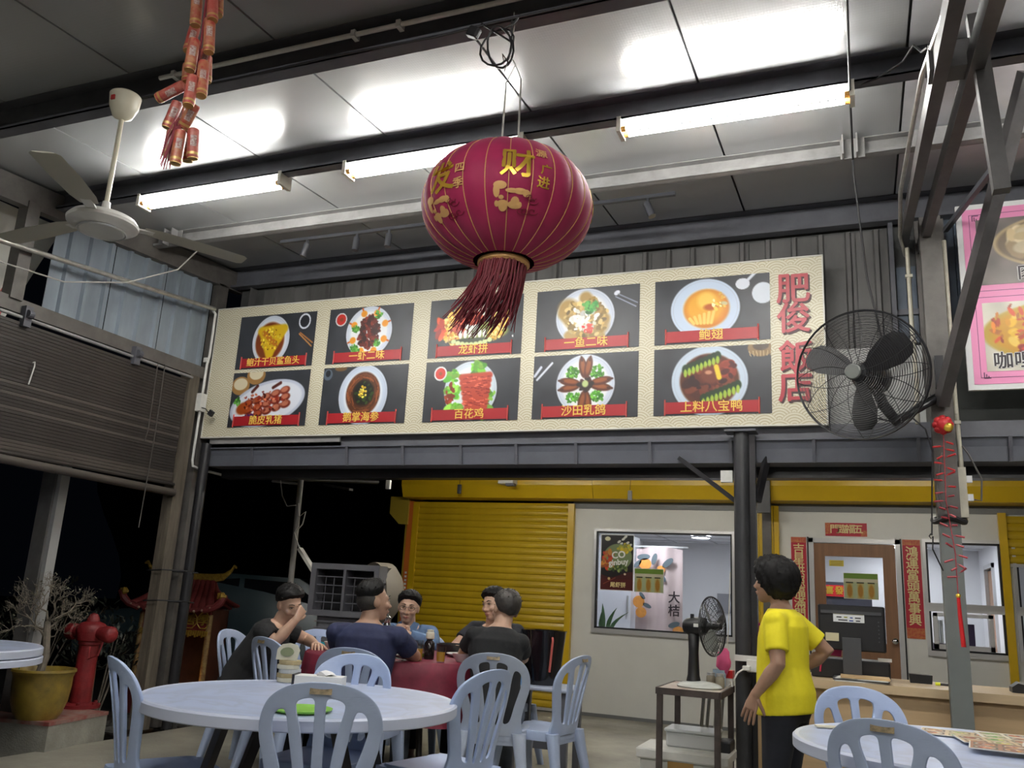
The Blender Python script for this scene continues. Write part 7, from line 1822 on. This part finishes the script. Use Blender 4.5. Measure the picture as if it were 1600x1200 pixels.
    for c, r in (((0, -.012, .030), (.076, .093, .086)), ((0, .020, -.005), (.068, .074, .085)), ((0, .026, -.045), (.058, .064, .062)), ((0, .052, -.088), (.032, .034, .026)), ((0, .072, .020), (.050, .022, .022)),
                 ((0, .096, -.018), (.010, .014, .026)), ((0, .106, -.032), (.015, .015, .012)), ((.012, .096, -.036), (.010, .010, .008)), ((-.012, .096, -.036), (.010, .010, .008)), ((0, .082, -.064), (.024, .016, .014)),
                 ((.036, .066, -.025), (.026, .024, .024)), ((-.036, .066, -.025), (.026, .024, .024)), ((.076, -.008, -.005), (.010, .022, .032)), ((-.076, -.008, -.005), (.010, .022, .032))): he(body, c, r)
    bm_ = remesh(body, .0065, 3, sk, 'body')
    bmh = bmesh.new(); bmh.from_mesh(bm_); fme = fm.mesh('f', None); bmh.from_mesh(fme); bmh.to_mesh(bm_); bmh.free(); bpy.data.meshes.remove(fme)
    bm_.polygons.foreach_set('use_smooth', [True] * len(bm_.polygons))
    bo = link('body', bm_, t)
    link('shirt', remesh(shirt, .0075, 3, top_m, 'shirt'), t); link('trousers', remesh(leg, .010, 3, leg_m, 'trousers'), t)
    for k in 'rl':
        an = J['an' + k]; MB().loft([(an + V(0, y_, -.055), V(1, 0, 0), V(0, 0, 1), w_, h_) for y_, w_, h_ in ((-.075, .02, .02), (-.06, .036, .034), (0, .042, .036), (.09, .048, .034), (.15, .044, .026), (.175, .02, .014))], 14).build('shoe', M_PLA, t, True, True)
    # face details
    for s in (-1, 1):
        MB().ell(H(s * .031, .0855, .010), [q * scale for q in (.0130, .008, .0036)], Hm, 12, 8).build('eye', M_EYEW, t, True, True)
        MB().ell(H(s * .031, .0915, .0095), [q * scale for q in (.0056, .004, .0036)], Hm, 10, 6).build('iris', M_EYE, t, True, True)
        MB().tube([H(s * .014, .096, .030), H(s * .032, .094, .0355), H(s * .050, .080, .030)], [.0028, .0036, .002], 6).build('eyebrow', M_HAIR, t, True, True)
        MB().tube([H(s * .018, .0925, .0125), H(s * .031, .0945, .0165), H(s * .045, .086, .0125)], .0016, 5).build('eyelid', M_EYE, t, True, True)
    MB().tube([H(-.023, .084, -.063), H(-.010, .0965, -.0605), H(0, .098, -.062), H(.010, .0965, -.0605), H(.023, .084, -.063)], [.002, .004, .0042, .004, .002], 7).build('lips', M_LIP, t, True, True)
    MB().tube([H(-.014, .090, -.069), H(0, .096, -.070), H(.014, .090, -.069)], [.002, .0048, .002], 7).build('lips', M_LIP, t, True, True)
    # hair
    q_ = random.Random(hash(name + label) % 1000 if False else len(label)); nu, nv = 64, 40; vs, fs = [], []
    def sm(a): a = max(0, min(1, a)); return a * a * (3 - 2 * a)
    for i in range(nv + 1):
        th = PI * i / nv
        for j in range(nu):
            a = 2 * PI * j / nu; d = V(math.sin(th) * math.sin(a), math.sin(th) * math.cos(a), math.cos(th)); ph = abs(math.atan2(d.x, d.y)); el = math.asin(max(-1, min(1, d.z)))
            lo = np.interp(ph, (0, .6, 1.05, 1.5, 1.9, PI), [math.radians(v) for v in hair['line']]); k = sm((el - lo) / hair.get('edge', .22))
            thk = hair['thick'] * np.interp(el, (-.9, 0, .5, 1.2), hair['prof']) * (1 + hair.get('front', 0) * max(0, d.y) * max(0, d.z))
            nz = 1 + hair.get('rough', .1) * (math.sin(17 * d.x + 5 * d.z + 3) * math.cos(19 * d.y - 7 * d.z) + .6 * math.sin(41 * d.x) * math.cos(37 * d.y + 20 * d.z))
            r = np.array((.079, .096, .090)) * (.90 + .10 * k) + thk * k * nz
            vs.append(H(d.x * r[0], d.y * r[1] - .012, d.z * r[2] + .030))
    for i in range(nv):
        for j in range(nu): jj = (j + 1) % nu; fs.append((i * nu + j, (i + 1) * nu + j, (i + 1) * nu + jj, i * nu + jj))
    MB().add(vs, fs).build('hair', hair_m or M_HAIR, t, True, True)
    if hair.get('fade'):
        MB().ell(H(0, -.026, .012), [q * scale for q in (.0782, .085, .078)], Hm, 28, 18).build('cropped_sides', M_HAIRG, t, True, True)
    if hair.get('tufts'):
        tf = MB()
        for k in range(hair['tufts']):
            a = q_.uniform(0, 2 * PI); e_ = q_.uniform(*hair.get('tel', (.35, 1.3))); d = V(math.cos(e_) * math.sin(a), math.cos(e_) * math.cos(a), math.sin(e_)); r = V(.079, .096, .090)
            if e_ < np.interp(abs(math.atan2(d.x, d.y)), (0, .6, 1.05, 1.5, 1.9, PI), [math.radians(v) for v in hair['line']]) + .22: continue
            p = V(d.x * (r.x + hair['thick'] * .6), d.y * (r.y + hair['thick'] * .6) - .012, d.z * (r.z + hair['thick'] * .6) + .03); o = (d + V(q_.uniform(-.5, .5), q_.uniform(-.2, .6), q_.uniform(-.4, .4))) * .014
            tf.tube([H(*p), H(*(p + o * .6)), H(*(p + o))], [.006, .004, .0008], 5)
        tf.build('hair_tufts', hair_m or M_HAIR, t, True, True, kind='stuff')
    if collar:
        n0 = sh_mid.lerp(J['neck'], .72)
        for s in (-1, 1):
            MB().add([n0 + V(s * .012, .075, -.015), n0 + V(s * .075, .055, -.025), n0 + V(s * .085, -.01, .03), n0 + V(s * .05, .045, .045), n0 + V(s * .02, .105, -.05)], [(0, 4, 1, 2, 3)]).build('collar', collar, t, False, True)
    if glasses:
        g = MB()
        for s in (-1, 1):
            g.tube([H(s * .033 + .024 * math.cos(a), .104 - .010 * abs(math.cos(a)) * (1 if math.cos(a) * s > 0 else 0), .006 + .0185 * math.sin(a)) for a in [2 * PI * i / 20 for i in range(20)]], .0017, 5, closed=True)
            g.tube([H(s * .056, .094, .010), H(s * .074, .05, .012), H(s * .080, -.005, .010)], .0016, 5)
        g.tube([H(-.010, .105, .010), H(0, .107, .013), H(.010, .105, .010)], .0016, 5); g.build('glasses', M_PLA, t, True, True)
    return t
S_A, S_B, S_C = skin('skin_light', (.55, .35, .25)), skin('skin_tan', (.40, .235, .16)), skin('skin_mid', (.48, .30, .21))
T_BLK = mat('black_tshirt', (.012, .0125, .014), .85, var=.2, vs=10, bump=.3, bs=18); T_NAVY = mat('navy_tshirt', (.018, .024, .075), .8, var=.25, vs=8, bump=.4, bs=14); T_DEN = mat('denim_shirt', (.10, .17, .30), .8, var=.25, vs=12, bump=.4, bs=18)
T_YEL = mat('yellow_tshirt', (.86, .74, .020), .8, var=.10, vs=6, bump=.5, bs=12); P_DRK = mat('dark_trousers', (.014, .016, .024), .8, var=.3, vs=8); P_JEAN = mat('grey_jeans', (.10, .115, .14), .85, var=.3, vs=9)
SEAT = dict(pelvis=(0, 0, .54), waist=(0, .015, .68), chest=(0, .05, .84), neck=(0, .075, 1.01), head=(0, .10, 1.135), shr=(.185, .06, .955), shl=(-.185, .06, .955), hipr=(.09, .02, .51), hipl=(-.09, .02, .51), knr=(.13, .42, .49), knl=(-.13, .42, .49), anr=(.13, .44, .085), anl=(-.13, .44, .085),
            elr=(.25, .24, .82), ell=(-.25, .24, .82), wrr=(.12, .42, .83), wrl=(-.12, .42, .83))
def pose(**k): d = dict(SEAT); d.update(k); return d
HM = dict(line=(25, 22, 8, -8, -22, -38), thick=.022, prof=(.2, .55, 1.1, 1.0), front=.6, rough=.10, tufts=70)
HF = dict(line=(34, 26, 10, -2, -8, -14), thick=.021, edge=.6, prof=(.1, .45, 1.0, 1.2), front=.6, rough=.12, tufts=80, fade=True)
person('person', 'man in black shirt resting his nose on his fist at the red table', (-4.03, 5.10), (.95, .30),
       pose(waist=(0, .06, .67), chest=(0, .17, .81), neck=(.0, .25, .95), head=(.01, .30, 1.085), shr=(.17, .19, .90), shl=(-.17, .22, .90), elr=(.17, .29, .838), wrr=(.135, .405, .995), ell=(-.24, .38, .838), wrl=(-.05, .50, .822)),
       (-40, -20, 8), S_A, T_BLK, P_DRK, HM, hands=dict(r=(V(-.28, .12, .40), V(-.6, -.6, .3), (1.3, 1.5, 1.0)), l=(V(.9, .35, .05), V(0, 0, -1), (.3, .5, .4))))
person('person', 'man in navy shirt seen from behind at the red table', (-2.86, 4.76), (-.16, 1),
       pose(chest=(0, .04, .86), neck=(0, .05, 1.025), head=(.01, .075, 1.14), shr=(.205, .04, .940), shl=(-.205, .04, .940)), (-48, 4, 0), S_B, T_NAVY, P_JEAN, HF)
person('person', 'smiling man with glasses and blue denim shirt facing the viewer', (-3.40, 6.36), (.33, -.94),
       pose(waist=(0, .04, .67), chest=(0, .12, .81), neck=(0, .17, .96), head=(0, .20, 1.09), shr=(.18, .14, .90), shl=(-.18, .14, .90), elr=(.23, .33, .835), ell=(-.23, .33, .835), wrr=(.045, .42, .90), wrl=(-.045, .42, .90)),
       (2, -4, -4), S_A, T_DEN, P_DRK, HM, sleeve=1.0, collar=T_DEN, glasses=True, hands=dict(r=(V(-.25, -.05, .30), V(-1, 0, .1), (.9, 1.2, .8), 1), l=(V(.25, .05, .30), V(1, 0, .1), (.9, 1.2, .8), -1)))
person('person', 'man half hidden behind the man in black, facing the viewer', (-2.66, 6.42), (-.10, -1),
       pose(chest=(0, .06, .84), head=(-.02, .14, 1.15), neck=(0, .10, 1.01)), (-14, -6, 6), S_A, P_DRK, P_DRK, dict(HM, line=(24, 20, 6, -8, -22, -36)))
person('person', 'man in black shirt with cropped hair seen from behind, leaning to the table', (-2.16, 5.22), (-.50, .87),
       pose(waist=(.0, .03, .68), chest=(-.01, .07, .86), neck=(.03, .10, 1.03), head=(.05, .135, 1.132), shr=(.15, .05, .935), shl=(-.15, .09, .965), ell=(-.20, .24, .84), wrl=(-.10, .42, .83), elr=(.20, .24, .83), wrr=(.10, .42, .83)), (18, -6, 10), S_C, T_BLK, P_JEAN, bulk=.88, hair=
       dict(line=(34, 28, 6, -14, -46, -66), thick=.013, edge=.35, prof=(.3, .6, 1.2, 1.3), rough=.2, tufts=60), hair_m=mat('short_dark_hair', (.016, .014, .013), .55, var=.6, vs=50, col2=(.045, .038, .032)))
ST = dict(pelvis=(0, 0, .80), waist=(0, .015, .93), chest=(0, .01, 1.08), neck=(0, .02, 1.25), head=(0, .055, 1.368), shr=(.145, .0, 1.165), shl=(-.145, .0, 1.165), hipr=(.08, 0, .74), hipl=(-.08, 0, .74), knr=(.09, .03, .42), knl=(-.09, .03, .42), anr=(.09, -.02, .085), anl=(-.09, -.02, .085),
          ell=(-.205, -.035, .955), wrl=(-.215, .085, .795), elr=(.235, -.15, 1.02), wrr=(.19, .02, .90))
person('person', 'woman in bright yellow t-shirt with black bob standing by the counter', (-.415, 5.0), (-.96, .26), ST, (-8, 6, 0), S_B, T_YEL, P_DRK,
       dict(line=(30, 16, -18, -54, -70, -74), thick=.034, edge=.16, prof=(1.15, 1.05, 1.15, .95), front=.5, rough=.15, tufts=170, tel=(-.8, 1.3)), sleeve=.70, stand=True, fem=True,
       hands=dict(l=(V(-.03, .10, -.30), V(.9, .1, 0), (.10, .16, .12), 1), r=(V(-.15, .2, -.05), V(-.3, 0, -1), (.4, .4, .3))))
